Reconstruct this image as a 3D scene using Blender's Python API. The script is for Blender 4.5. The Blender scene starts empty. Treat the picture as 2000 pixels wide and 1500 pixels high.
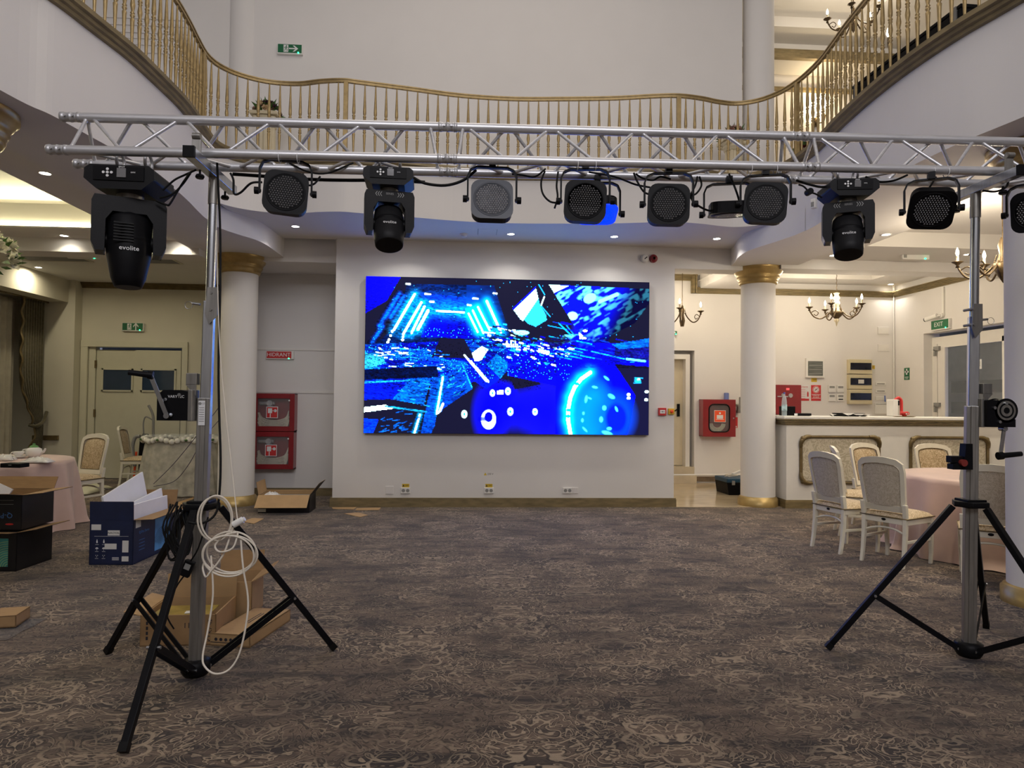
import bpy, math, random
import numpy as np
from mathutils import Matrix, Vector
S = bpy.context.scene
COL = S.collection
PI = math.pi
R = math.radians
rng = random.Random(7)
# ------------------------------------------------------------------ camera
F, PITCH, YAW, ROLL, EYE = 1328.0, .02515, .0653, .01036, 1.5
_fw = Vector((math.sin(YAW)*math.cos(PITCH), math.cos(YAW)*math.cos(PITCH), math.sin(PITCH)))
_r0 = Vector((math.cos(YAW), -math.sin(YAW), 0)); _u0 = _r0.cross(_fw)
_rt = _r0*math.cos(ROLL)+_u0*math.sin(ROLL); _up = _u0*math.cos(ROLL)-_r0*math.sin(ROLL)
cam_d = bpy.data.cameras.new('camera'); cam = bpy.data.objects.new('camera', cam_d); COL.objects.link(cam)
M = Matrix((_rt, _up, -_fw)).transposed().to_4x4(); M.translation = (0, 0, EYE)
cam.matrix_world = M
cam_d.sensor_width = 36; cam_d.sensor_fit = 'HORIZONTAL'; cam_d.lens = 36*F/2000; cam_d.clip_start = .05; cam_d.clip_end = 100
S.camera = cam
def at(x, y, X=None, Y=None, Z=None):
    """the point of the hall seen at (x, y) of the 2000x1500 photo, on the plane X, Y or Z = const"""
    d = _rt*((x-1000)/F) - _up*((y-750)/F) + _fw
    t = (Z-EYE)/d.z if Z is not None else (Y/d.y if Y is not None else X/d.x)
    return Vector((0, 0, EYE)) + d*t
# ------------------------------------------------------------------ light and exposure
vs = S.view_settings
S.display_settings.display_device = 'sRGB'
vs.view_transform = 'Standard'; vs.look = 'None'; vs.exposure = 0.12; vs.gamma = 1.0; vs.use_curve_mapping = False
S.cycles.use_denoising = True
S.cycles.max_bounces = 8; S.cycles.diffuse_bounces = 5; S.cycles.glossy_bounces = 4
S.cycles.sample_clamp_indirect = 4.0
S.cycles.caustics_reflective = False; S.cycles.caustics_refractive = False
W = bpy.data.worlds.new('world'); S.world = W; W.use_nodes = True
W.node_tree.nodes['Background'].inputs[0].default_value = (.55, .6, .75, 1)
W.node_tree.nodes['Background'].inputs[1].default_value = .25
def area(name, loc, rot, sx, sy, power, col, spread=180, shape='RECTANGLE', parent=None):
    l = bpy.data.lights.new(name, 'AREA'); l.shape = shape; l.size = sx
    if shape in ('RECTANGLE', 'ELLIPSE'): l.size_y = sy
    l.energy = power; l.color = col; l.spread = R(spread)
    o = bpy.data.objects.new(name, l); COL.objects.link(o); o.location = loc; o.rotation_euler = rot
    if parent: o.parent = parent
    return o
def point(name, loc, power, col, r=.03, parent=None):
    l = bpy.data.lights.new(name, 'POINT'); l.energy = power; l.color = col; l.shadow_soft_size = r
    o = bpy.data.objects.new(name, l); COL.objects.link(o); o.location = loc
    if parent: o.parent = parent
    return o
WARM = (1, .82, .56); NEUT = (1, .93, .84); COOL = (.9, .91, 1)
WELL_FILL = 110
area('well_fill_light', (.6, 5.6, 8.8), (0, 0, 0), 5.0, 4.6, WELL_FILL, (1, .89, .77))  # added fill light under the closed ceiling, no skylight is built
area('rear_fill_light', (.6, -4.6, 6.4), (R(64), 0, 0), 8, 3.6, 520, (.97, .95, 1))  # unseen fill before the rear wall, added to brighten the screen wall
# ------------------------------------------------------------------ mesh building
class MB:
    def __init__(s): s.v = []; s.f = []; s.m = []; s.sm = []
    def add(s, V, Fs, mat=0, smooth=False, mtx=None):
        o = len(s.v)
        s.v += [tuple(mtx @ Vector(p)) for p in V] if mtx is not None else [tuple(p) for p in V]
        for f in Fs: s.f.append([i+o for i in f]); s.m.append(mat); s.sm.append(smooth)
        return s
    def box(s, c, d, mat=0, rz=0, mtx=None):
        x, y, z = d[0]/2, d[1]/2, d[2]/2
        V = [(a*x, b*y, e*z) for a in (-1, 1) for b in (-1, 1) for e in (-1, 1)]
        Fs = [(0, 1, 3, 2), (4, 6, 7, 5), (0, 4, 5, 1), (2, 3, 7, 6), (0, 2, 6, 4), (1, 5, 7, 3)]
        m = Matrix.Translation(c) @ Matrix.Rotation(rz, 4, 'Z')
        if mtx is not None: m = mtx @ m
        return s.add(V, Fs, mat, False, m)
    def bb(s, a, b, mat=0):     # box from two corners
        return s.box([(p+q)/2 for p, q in zip(a, b)], [abs(q-p) for p, q in zip(a, b)], mat)
    def quad(s, a, b, c, d, mat=0): return s.add([a, b, c, d], [(0, 1, 2, 3)], mat)
    def bar(s, p, q, w, t=None, mat=0, up=(0, 0, 1)):   # rectangular bar from p to q
        p, q = Vector(p), Vector(q); t = t or w
        z = (q-p).normalized(); u = Vector(up)
        if abs(z.dot(u)) > .98: u = Vector((0, 1, 0))
        u = u.normalized()
        x = u.cross(z).normalized(); y = z.cross(x)
        V = [e + x*(a*w/2) + y*(b*t/2) for e in (p, q) for a, b in ((-1, -1), (1, -1), (1, 1), (-1, 1))]
        return s.add(V, [(0, 3, 2, 1), (4, 5, 6, 7)] + [(i, (i+1) % 4, 4+(i+1) % 4, 4+i) for i in range(4)], mat)
    def cyl(s, p, q, r, r2=None, n=16, mat=0, caps=True):
        p, q = Vector(p), Vector(q); r2 = r if r2 is None else r2
        z = (q-p).normalized(); u = Vector((0, 0, 1)) if abs(z.z) < .9 else Vector((1, 0, 0))
        x = u.cross(z).normalized(); y = z.cross(x)
        an = [2*PI*i/n for i in range(n)]
        V = [p + (x*math.cos(a)+y*math.sin(a))*r for a in an] + [q + (x*math.cos(a)+y*math.sin(a))*r2 for a in an]
        s.add(V, [(i, (i+1) % n, n+(i+1) % n, n+i) for i in range(n)], mat, True)
        if caps: s.add(V, [tuple(range(n-1, -1, -1)), tuple(range(n, 2*n))], mat)
        return s
    def tube(s, pts, r, n=8, mat=0, smooth=0, closed=False, caps=True):
        pts = [Vector(p) for p in pts]
        if smooth: pts = spline(pts, smooth, closed)
        N = len(pts); rr = r if callable(r) else (lambda t: r)
        V = []; pu = None
        for i, p in enumerate(pts):
            if closed: t = (pts[(i+1) % N]-pts[i-1]).normalized()
            else: t = (pts[min(i+1, N-1)]-pts[max(i-1, 0)]).normalized()
            if pu is None:
                u = Vector((0, 0, 1)) if abs(t.z) < .9 else Vector((1, 0, 0))
            else: u = pu
            u = (u - t*u.dot(t)).normalized(); pu = u; w = t.cross(u)
            ra = rr(i/(N-1))
            V += [p + (u*math.cos(2*PI*k/n)+w*math.sin(2*PI*k/n))*ra for k in range(n)]
        Fs = []
        for i in range(N if closed else N-1):
            a, b = i*n, ((i+1) % N)*n
            Fs += [(a+k, a+(k+1) % n, b+(k+1) % n, b+k) for k in range(n)]
        s.add(V, Fs, mat, True)
        if caps and not closed: s.add(V, [tuple(range(n-1, -1, -1)), tuple(range((N-1)*n, N*n))], mat)
        return s
    def lathe(s, prof, c=(0, 0, 0), n=24, mat=0, smooth=True, mtx=None, sx=1, sy=1):
        V = [(c[0]+r*sx*math.cos(2*PI*k/n), c[1]+r*sy*math.sin(2*PI*k/n), c[2]+z) for r, z in prof for k in range(n)]
        Fs = [(i*n+k, i*n+(k+1) % n, (i+1)*n+(k+1) % n, (i+1)*n+k) for i in range(len(prof)-1) for k in range(n)]
        s.add(V, Fs, mat, smooth, mtx)
        e = []
        if prof[0][0] > 1e-4: e.append(tuple(range(n-1, -1, -1)))
        if prof[-1][0] > 1e-4: e.append(tuple(range((len(prof)-1)*n, len(prof)*n)))
        if e: s.add(V, e, mat, False, mtx)
        return s
    def ball(s, c, r, n=12, mat=0, sz=1, mtx=None):
        k = max(4, n//2)
        return s.lathe([(max(r*math.sin(PI*i/k), 1e-5), -r*sz*math.cos(PI*i/k)) for i in range(k+1)], c, n, mat, True, mtx)
    def prism(s, poly, h, mat=0, mtx=None, smooth=False):   # polygon in xy, extruded to z = h
        n = len(poly); V = [(x, y, 0) for x, y in poly] + [(x, y, h) for x, y in poly]
        s.add(V, [tuple(range(n-1, -1, -1)), tuple(range(n, 2*n))], mat, False, mtx)
        return s.add(V, [(i, (i+1) % n, n+(i+1) % n, n+i) for i in range(n)], mat, smooth, mtx)
    def sheet(s, fn, nu, nv, mat=0, smooth=True, wrap=False):
        V = [fn(i/nu, j/nv) for j in range(nv+1) for i in range(nu+1)]
        w = nu+1
        return s.add(V, [(j*w+i, j*w+i+1, (j+1)*w+i+1, (j+1)*w+i) for j in range(nv) for i in range(nu)], mat, smooth)
    def merge(s, o, mtx=None):
        k = len(s.v); s.v += [tuple(mtx @ Vector(p)) for p in o.v] if mtx is not None else o.v
        s.f += [[i+k for i in f] for f in o.f]; s.m += o.m; s.sm += o.sm
        return s
    def mesh(s, name, mats):
        me = bpy.data.meshes.new(name); me.from_pydata(s.v, [], s.f)
        for m in (mats if isinstance(mats, (list, tuple)) else [mats]): me.materials.append(m)
        me.polygons.foreach_set('material_index', s.m); me.polygons.foreach_set('use_smooth', s.sm)
        me.update(); return me
def spline(P, k, closed=False):
    out = []; n = len(P)
    for i in range(n if closed else n-1):
        g = (lambda j: P[j % n]) if closed else (lambda j: P[min(max(j, 0), n-1)])
        a, b, c, d = g(i-1), g(i), g(i+1), g(i+2)
        for j in range(k):
            t = j/k; out.append(.5*((2*b)+(c-a)*t+(2*a-5*b+4*c-d)*t*t+(3*b-a-3*c+d)*t**3))
    if not closed: out.append(P[-1])
    return out
def obj(name, mb, mats, parent=None, bevel=0, label=None, loc=None, rot=None, solid=0, sub=0):
    me = mb if isinstance(mb, bpy.types.Mesh) else mb.mesh(name, mats)
    o = bpy.data.objects.new(name, me); COL.objects.link(o)
    if parent: o.parent = parent
    if loc is not None: o.location = loc
    if rot is not None: o.rotation_euler = rot
    if solid:
        m = o.modifiers.new('solid', 'SOLIDIFY'); m.thickness = solid; m.offset = 0
    if bevel:
        m = o.modifiers.new('bevel', 'BEVEL'); m.width = bevel; m.segments = 2; m.limit_method = 'ANGLE'; m.angle_limit = R(50)
    if sub:
        m = o.modifiers.new('sub', 'SUBSURF'); m.levels = sub; m.render_levels = sub
    if label: o['label'] = label
    return o
def thing(name, label, cat, loc=(0, 0, 0), rz=0, group=None, rot=None):
    o = bpy.data.objects.new(name, None); COL.objects.link(o); o.empty_display_size = .1
    o.location = loc; o.rotation_euler = rot if rot else (0, 0, rz)
    return tag(o, label, cat, group)
def tag(o, label, cat, group=None):
    o['label'] = label; o['category'] = cat
    if group: o['group'] = group
    return o
def struct(name, mb, mats, parent=None, bevel=0, label=None, solid=0):
    o = obj(name, mb, mats, parent, bevel, label, solid=solid)
    if not parent: o['kind'] = 'structure'
    return o
def dup(root, loc, rz=0, label=None, group=None, rot=None):
    r = root.copy(); COL.objects.link(r); r.location = loc; r.rotation_euler = rot if rot else (0, 0, rz)
    if label: r['label'] = label
    if group: r['group'] = group
    for ch in root.children:
        c = ch.copy(); COL.objects.link(c); c.parent = r
        for g in ch.children:
            d = g.copy(); COL.objects.link(d); d.parent = c
    return r
def text_mb(txt, size, mat=0, mtx=None, depth=.001, align='CENTER', sx=1):
    """lettering in the xy plane, centred on the origin"""
    cu = bpy.data.curves.new('t', 'FONT'); cu.body = txt; cu.size = size; cu.align_x = align; cu.align_y = 'CENTER'; cu.extrude = depth/2; cu.resolution_u = 2
    o = bpy.data.objects.new('t', cu); COL.objects.link(o)
    me = o.evaluated_get(bpy.context.evaluated_depsgraph_get()).to_mesh()
    mb = MB(); mb.add([(v.co.x*sx, v.co.y, v.co.z) for v in me.vertices], [list(p.vertices) for p in me.polygons], mat, False, mtx)
    bpy.data.objects.remove(o); bpy.data.curves.remove(cu)
    return mb
UP = Matrix.Rotation(R(90), 4, 'X')                 # xy plane -> facing -Y (towards the hall)
def facing(p, rz=0): return Matrix.Translation(p) @ Matrix.Rotation(rz, 4, 'Z') @ UP
# ------------------------------------------------------------------ materials
def c8(r, g, b):
    f = lambda v: v/12.92 if v <= .04045 else ((v+.055)/1.055)**2.4
    return (f(r/255), f(g/255), f(b/255), 1)
def nodes(m): 
    m.use_nodes = True; t = m.node_tree; return t, t.nodes['Principled BSDF'], t.nodes, t.links
def mat(name, col, rough=.5, metal=0, noise=.06, scale=8, bump=0, bscale=60, emit=0, ecol=None, spec=.5, trans=0, alpha=1, stretch=None, sheen=0, coat=0):
    m = bpy.data.materials.new(name); t, b, N, L = nodes(m)
    b.inputs['Roughness'].default_value = rough; b.inputs['Metallic'].default_value = metal
    b.inputs['Specular IOR Level'].default_value = spec
    b.inputs['Transmission Weight'].default_value = trans; b.inputs['Alpha'].default_value = alpha
    if sheen: b.inputs['Sheen Weight'].default_value = sheen
    if coat: b.inputs['Coat Weight'].default_value = coat
    b.inputs['Base Color'].default_value = col
    tc = N.new('ShaderNodeTexCoord'); mp = N.new('ShaderNodeMapping'); L.new(tc.outputs['Object'], mp.inputs[0])
    if stretch: mp.inputs['Scale'].default_value = stretch
    if noise:
        n = N.new('ShaderNodeTexNoise'); n.inputs['Scale'].default_value = scale; n.inputs['Detail'].default_value = 4
        L.new(mp.outputs[0], n.inputs['Vector'])
        r = N.new('ShaderNodeMapRange'); r.inputs[1].default_value = .3; r.inputs[2].default_value = .7
        r.inputs[3].default_value = 1-noise; r.inputs[4].default_value = 1+noise; L.new(n.outputs[0], r.inputs[0])
        x = N.new('ShaderNodeVectorMath'); x.operation = 'SCALE'; x.inputs[0].default_value = col[:3]; L.new(r.outputs[0], x.inputs['Scale'])
        L.new(x.outputs[0], b.inputs['Base Color'])
    if bump:
        n2 = N.new('ShaderNodeTexNoise'); n2.inputs['Scale'].default_value = bscale; n2.inputs['Detail'].default_value = 3
        L.new(mp.outputs[0], n2.inputs['Vector'])
        bp = N.new('ShaderNodeBump'); bp.inputs['Strength'].default_value = bump; bp.inputs['Distance'].default_value = .01
        L.new(n2.outputs[0], bp.inputs['Height']); L.new(bp.outputs[0], b.inputs['Normal'])
    if emit:
        b.inputs['Emission Color'].default_value = ecol or col; b.inputs['Emission Strength'].default_value = emit
    return m
m_wall = mat('plaster_white', (.74, .72, .70, 1), .8, noise=.02, scale=1.5, bump=.05, bscale=120)
m_wallL = mat('plaster_cream', (.66, .63, .52, 1), .8, noise=.03, scale=2, bump=.05, bscale=120)
m_ceil = mat('ceiling_paint', (.72, .70, .67, 1), .85, noise=.02, scale=2)
m_trimw = mat('white_trim', (.76, .74, .70, 1), .5, noise=.02)
m_gold = mat('antique_gold', (.40, .285, .11, 1), .36, .5, noise=.10, scale=14, bump=.04, bscale=90)
m_goldb = mat('gold_baluster', (.40, .29, .13, 1), .4, .5, noise=.15, scale=20)
m_golddk = mat('bronze_gold', (.16, .115, .05, 1), .45, .4, noise=.25, scale=10)
m_skirt = mat('gilded_skirting', (.22, .17, .085, 1), .5, .25, noise=.25, scale=6, stretch=(1, 1, 4))
m_marble = mat('marble_floor', (.52, .42, .28, 1), .12, noise=.12, scale=3, stretch=(1, 3, 1))
m_alu = mat('aluminium', (.62, .62, .64, 1), .36, .6, noise=.10, scale=9, stretch=(.6, 6, 6))
m_alud = mat('worn_aluminium', (.5, .5, .51, 1), .42, .6, noise=.15, scale=20)
m_zinc = mat('zinc_steel', (.50, .52, .55, 1), .25, .95, noise=.12, scale=10, stretch=(6, 6, .5))
m_zincd = mat('dull_steel', (.30, .29, .27, 1), .38, .8, noise=.2, scale=8, stretch=(6, 6, .4))
m_black = mat('black_plastic', (.006, .006, .007, 1), .42, noise=.1, spec=.10)
m_blackm = mat('black_paint_steel', (.006, .006, .007, 1), .42, 0, noise=.15, bump=.05, bscale=200, spec=.10)
m_blacks = mat('charcoal_shell', (.013, .013, .014, 1), .42, noise=.08, bump=.06, bscale=300, spec=.12)
m_rubber = mat('black_cable', (.006, .006, .006, 1), .5, noise=.05, spec=.15)
m_lens = mat('smoked_lens', (.13, .13, .135, 1), .10, .3, noise=.1, coat=1)
m_greyface = mat('grey_face', (.045, .05, .065, 1), .4, noise=.1)
m_lensglint = mat('glint_lens', (.42, .42, .44, 1), .16, .6, noise=.15, scale=30)  # paler lens copy, its reflection put into the colour
m_print = mat('white_print', (.75, .75, .75, 1), .5, noise=.02)
m_white = mat('white_plastic', (.78, .77, .74, 1), .4, noise=.02)
m_whitec = mat('white_cable', (.72, .66, .56, 1), .5, noise=.04)
m_chairw = mat('cream_lacquer', (.72, .68, .56, 1), .32, noise=.04, scale=6, coat=.2)
m_red = mat('red_enamel', (.24, .010, .016, 1), .32, noise=.06, coat=.3)
m_redin = mat('red_inside', (.14, .010, .012, 1), .5, noise=.1)
m_redsign = mat('red_sign', (.55, .03, .03, 1), .4, noise=.03)
m_orange = mat('orange_sign', (.85, .09, .02, 1), .4, noise=.02)
m_green = mat('green_sign', (.01, .13, .05, 1), .35, noise=.04)
m_greenled = mat('green_led', (.0, .6, .25, 1), .4, noise=0, emit=3, ecol=(.05, 1, .4, 1))
m_yellow = mat('yellow_sticker', (.62, .42, .02, 1), .5, noise=.05)
m_kraft = mat('kraft_card', (.33, .20, .09, 1), .8, noise=.10, scale=10, stretch=(1, 8, 1))
m_kraft2 = mat('plain_card', (.40, .255, .12, 1), .8, noise=.07, scale=10)
m_blueb = mat('navy_card', (.009, .016, .055, 1), .45, noise=.15)
m_blackb = mat('black_card', (.010, .010, .013, 1), .4, noise=.1)
m_foam = mat('white_foam', (.80, .80, .83, 1), .8, noise=.03, bump=.2, bscale=150)
m_hose = mat('canvas_hose', (.62, .58, .46, 1), .8, noise=.1, scale=30)
m_pink = mat('blush_cloth', (.60, .43, .36, 1), .75, noise=.05, scale=5, sheen=.3, bump=.05, bscale=250)
m_glass = mat('glass', (.7, .75, .75, 1), .03, noise=0, alpha=.18)
m_china = mat('china', (.80, .79, .76, 1), .15, noise=.02, coat=.3)
m_flow = mat('white_petal', (.78, .76, .66, 1), .7, noise=.1, scale=20)
m_leaf = mat('leaf', (.06, .14, .03, 1), .6, noise=.3, scale=20)
m_bulb = mat('candle_bulb', (1, .9, .7, 1), .3, noise=0, emit=40, ecol=(1, .83, .55, 1))
m_lamp = mat('downlight_glow', (1, .95, .85, 1), .3, noise=0, emit=30, ecol=(1, .93, .8, 1))
m_olive = mat('olive_drape', (.085, .072, .036, 1), .8, noise=.25, scale=20, sheen=.4)
m_sheer = mat('sheer_drape', (.38, .35, .28, 1), .85, noise=.08)
m_grey = mat('grey_plastic', (.26, .26, .25, 1), .5, noise=.05)
m_iron = mat('bronze_iron', (.09, .06, .028, 1), .4, .6, noise=.3, scale=30)
m_ivory = mat('ivory', (.68, .60, .42, 1), .35, noise=.05)
m_navyglass = mat('dark_blue_glass', (.03, .05, .09, 1), .06, noise=.05)
def damask(name, ca, cb, scale, rough=.6, lo=.46, hi=.54, shine=0):
    m = bpy.data.materials.new(name); t, b, N, L = nodes(m)
    tc = N.new('ShaderNodeTexCoord'); mp = N.new('ShaderNodeMapping'); L.new(tc.outputs['Object'], mp.inputs[0]); mp.inputs['Scale'].default_value = (scale,)*3
    n = N.new('ShaderNodeTexNoise'); n.inputs['Scale'].default_value = 1; n.inputs['Detail'].default_value = 2.5; n.inputs['Distortion'].default_value = 2.2
    L.new(mp.outputs[0], n.inputs['Vector'])
    w = N.new('ShaderNodeMath'); w.operation = 'PINGPONG'; w.inputs[1].default_value = .09; L.new(n.outputs[0], w.inputs[0])
    r = N.new('ShaderNodeMapRange'); r.interpolation_type = 'SMOOTHSTEP'; r.inputs[1].default_value = .035; r.inputs[2].default_value = .055; L.new(w.outputs[0], r.inputs[0])
    mx = N.new('ShaderNodeMix'); mx.data_type = 'RGBA'; mx.inputs[6].default_value = ca; mx.inputs[7].default_value = cb
    L.new(r.outputs[0], mx.inputs[0]); L.new(mx.outputs[2], b.inputs['Base Color'])
    b.inputs['Roughness'].default_value = rough; b.inputs['Sheen Weight'].default_value = .2
    return m
m_fabric = damask('damask_front', (.33, .235, .115, 1), (.58, .46, .30, 1), 16)
m_fabricb = damask('damask_back', (.46, .40, .30, 1), (.58, .52, .42, 1), 14, .45)
m_panel = damask('damask_panel', (.42, .37, .27, 1), (.56, .51, .40, 1), 5, .6)
def carpet():
    m = bpy.data.materials.new('damask_carpet'); t, b, N, L = nodes(m)
    tc = N.new('ShaderNodeTexCoord'); sx = N.new('ShaderNodeSeparateXYZ'); L.new(tc.outputs['Object'], sx.inputs[0])
    def mth(op, a, c=None, e=None):
        n = N.new('ShaderNodeMath'); n.operation = op
        for i, v in enumerate((a, c, e)):
            if v is None: continue
            if hasattr(v, 'links'): L.new(v, n.inputs[i])
            else: n.inputs[i].default_value = v
        return n.outputs[0]
    def noise(vec, scale, det=3, dist=0, rough=.5):
        n = N.new('ShaderNodeTexNoise'); n.inputs['Scale'].default_value = scale; n.inputs['Detail'].default_value = det
        n.inputs['Distortion'].default_value = dist; n.inputs['Roughness'].default_value = rough; L.new(vec, n.inputs['Vector']); return n.outputs[0]
    def comb(x, y, z=0.0):
        n = N.new('ShaderNodeCombineXYZ')
        for i, v in enumerate((x, y, z)):
            if hasattr(v, 'links'): L.new(v, n.inputs[i])
            else: n.inputs[i].default_value = v
        return n.outputs[0]
    def step(v, a, c):
        n = N.new('ShaderNodeMapRange'); n.interpolation_type = 'SMOOTHSTEP'; n.inputs[1].default_value = a; n.inputs[2].default_value = c; L.new(v, n.inputs[0]); return n.outputs[0]
    x, y = sx.outputs[0], sx.outputs[1]
    PX, PY = .62, 1.05          # repeat of the woven motif, mirrored left-right, half drop
    ix = mth('FLOOR', mth('DIVIDE', x, PX))
    ys = mth('ADD', y, mth('MULTIPLY', mth('MODULO', ix, 2.0), PY/2))
    mx_ = mth('ABSOLUTE', mth('SUBTRACT', mth('FLOORED_MODULO', x, PX), PX/2))
    my_ = mth('FLOORED_MODULO', ys, PY)
    iy = mth('FLOOR', mth('DIVIDE', ys, PY))
    vec = comb(mx_, my_, mth('MULTIPLY', mth('ADD', mth('MULTIPLY', ix, .013), mth('MULTIPLY', iy, .021)), 1.0))
    n1 = noise(vec, 4.2, 1.2, 2.0)
    n2 = noise(vec, 9.0, 1.0, 1.6)
    # palmette: petals fanning from the foot of each motif
    dy = mth('SUBTRACT', my_, PY*.38)
    ang = mth('ARCTAN2', mx_, dy); rad = mth('SQRT', mth('ADD', mth('MULTIPLY', mx_, mx_), mth('MULTIPLY', dy, dy)))
    pet = mth('ABSOLUTE', mth('SINE', mth('ADD', mth('MULTIPLY', ang, 4.5), mth('MULTIPLY', n1, 1.5))))
    rim = mth('SUBTRACT', rad, mth('MULTIPLY_ADD', pet, .05, .17))
    fan = mth('SUBTRACT', 1.0, step(mth('ABSOLUTE', rim), .006, .013))
    rib = mth('MULTIPLY', mth('SUBTRACT', 1.0, step(pet, .10, .24)), mth('MULTIPLY', step(rad, .05, .08), mth('SUBTRACT', 1.0, step(rad, .14, .19))))
    def contour(n, per, a, c):
        w = mth('PINGPONG', n, per); return mth('SUBTRACT', 1.0, step(w, a, c))
    c1 = contour(n1, .062, .008, .017); c2 = contour(n2, .11, .012, .028)
    d1 = mth('MAXIMUM', contour(mth('ADD', n1, .021), .062, .010, .02), contour(mth('ADD', n2, .034), .11, .012, .03))
    lines = mth('MAXIMUM', mth('MAXIMUM', c1, mth('MULTIPLY', c2, .8)), mth('MAXIMUM', fan, rib))
    # where the pile is worn the pattern fades and streaks run across the loom
    big = noise(comb(mth('MULTIPLY', x, 1.5), mth('MULTIPLY', y, 4.2)), 1.6, 6, .5, .65)
    wear = step(big, .36, .62)
    lines = mth('MULTIPLY', lines, mth('MULTIPLY_ADD', step(noise(comb(x, y, 3.0), 2.2, 3), .38, .60), .75, .25))
    st = noise(comb(mth('MULTIPLY', x, 5.0), mth('MULTIPLY', y, 120.0)), 1.0, 4, 0, .7)
    gr = noise(comb(x, y, 9.0), 260, 2)
    ramp = N.new('ShaderNodeMix'); ramp.data_type = 'RGBA'; ramp.inputs[6].default_value = c8(52, 45, 41); ramp.inputs[7].default_value = c8(104, 88, 74); L.new(wear, ramp.inputs[0])
    mk = N.new('ShaderNodeMix'); mk.data_type = 'RGBA'; mk.inputs[7].default_value = c8(36, 30, 26); L.new(ramp.outputs[2], mk.inputs[6]); L.new(mth('MULTIPLY', d1, .7), mk.inputs[0])
    li = N.new('ShaderNodeMix'); li.data_type = 'RGBA'; li.inputs[7].default_value = c8(176, 157, 132); L.new(mk.outputs[2], li.inputs[6]); L.new(mth('MULTIPLY', lines, .62), li.inputs[0])
    sc = N.new('ShaderNodeVectorMath'); sc.operation = 'SCALE'; L.new(li.outputs[2], sc.inputs[0])
    L.new(mth('MULTIPLY', mth('MULTIPLY_ADD', st, .9, .5), mth('MULTIPLY_ADD', gr, .7, .65)), sc.inputs['Scale'])
    L.new(sc.outputs[0], b.inputs['Base Color']); b.inputs['Roughness'].default_value = 1; b.inputs['Specular IOR Level'].default_value = .05; b.inputs['Sheen Weight'].default_value = .18; b.inputs['Sheen Roughness'].default_value = .45
    bp = N.new('ShaderNodeBump'); bp.inputs['Strength'].default_value = .35; bp.inputs['Distance'].default_value = .004; L.new(gr, bp.inputs['Height']); L.new(bp.outputs[0], b.inputs['Normal'])
    return m
m_carpet = carpet()
def vcol_mat(name, strength):
    m = bpy.data.materials.new(name); t, b, N, L = nodes(m)
    a = N.new('ShaderNodeVertexColor'); a.layer_name = 'picture'
    b.inputs['Base Color'].default_value = (.003, .003, .004, 1); b.inputs['Roughness'].default_value = .6; b.inputs['Specular IOR Level'].default_value = .05
    L.new(a.outputs[0], b.inputs['Emission Color']); b.inputs['Emission Strength'].default_value = strength
    return m
# ================================================================== the room
YW = 9.665        # face of the screen wall
ZC, ZB, ZA, ZS = 3.6, 3.51, 3.76, 4.38   # side ceilings, beam soffits, alcove ceiling, balcony edge
V2 = lambda L: [Vector((x, y, 0)) for x, y in L]
Eleft = V2([(-3.75, -4.9), (-3.6, -2), (-3.42, 1), (-3.25, 3), (-3.09, 4.63), (-2.99, 5.02), (-2.93, 5.4), (-2.87, 5.8), (-2.85, 6.2), (-2.84, 6.7), (-2.87, 7.1), (-2.92, 7.5), (-2.945, 7.8), (-2.90, 8.02)])
Emid = V2([(-2.90, 8.02), (-2.77, 8.2), (-2.57, 8.33), (-2.35, 8.39), (-2.1, 8.385), (-1.83, 8.30), (-1.55, 8.255), (-1.345, 8.29), (-.74, 8.41), (-.11, 8.54), (.54, 8.575), (1.19, 8.52), (1.83, 8.44), (2.32, 8.335), (2.62, 8.30), (2.92, 8.345), (3.2, 8.43), (3.43, 8.45), (3.65, 8.34), (3.80, 8.12), (3.87, 7.85)])
Eright = V2([(3.87, 7.85), (3.89, 7.6), (3.88, 7.3), (3.83, 6.95), (3.77, 6.56), (3.715, 6.0), (3.70, 5.43), (3.74, 4.9), (3.83, 4.42), (3.98, 3.4), (4.1, 2), (4.2, 0), (4.3, -4.9)])
E_all = spline(Eleft + Emid[1:] + Eright[1:], 6)
nL, nM = (len(Eleft)-1)*6, (len(Emid)-1)*6
EL, EM, ER = E_all[:nL+1], E_all[nL:nL+nM+1], E_all[nL+nM:]
BL = spline(V2([(-2.945, 7.8), (-2.965, 8.0), (-2.94, 8.22), (-2.83, 8.5), (-2.70, 8.77), (-2.645, 9.1), (-2.63, YW)]), 6)
BR = spline(V2([(3.885, 7.6), (3.86, 7.85), (3.78, 8.2), (3.70, 8.5), (3.665, 8.75), (3.70, 9.1), (3.79, 9.45), (3.82, YW)]), 6)
def ribbon(mb, P, z0, z1, mat=0, flip=False, off=0):
    for a, b in zip(P, P[1:]):
        q = [(a.x, a.y, z0), (b.x, b.y, z0), (b.x, b.y, z1), (a.x, a.y, z1)]
        mb.add(q, [(3, 2, 1, 0) if flip else (0, 1, 2, 3)], mat, True)
    return mb
def offset(P, d):
    out = []
    for i, p in enumerate(P):
        t = (P[min(i+1, len(P)-1)]-P[max(i-1, 0)]).normalized(); out.append(p + Vector((-t.y, t.x, 0))*d)
    return out
# floors
struct('floor', MB().quad((-8.6, -5, 0), (9, -5, 0), (9, YW, 0), (-8.6, YW, 0)).quad((-8.6, YW, 0), (-1.7, YW, 0), (-1.7, 13.2, 0), (-8.6, 13.2, 0)), m_carpet)
struct('floor', MB().bb((2.9, YW-.03, -.05), (9, 13.2, .004)), m_marble, label='polished cream marble floor of the passage')
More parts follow.
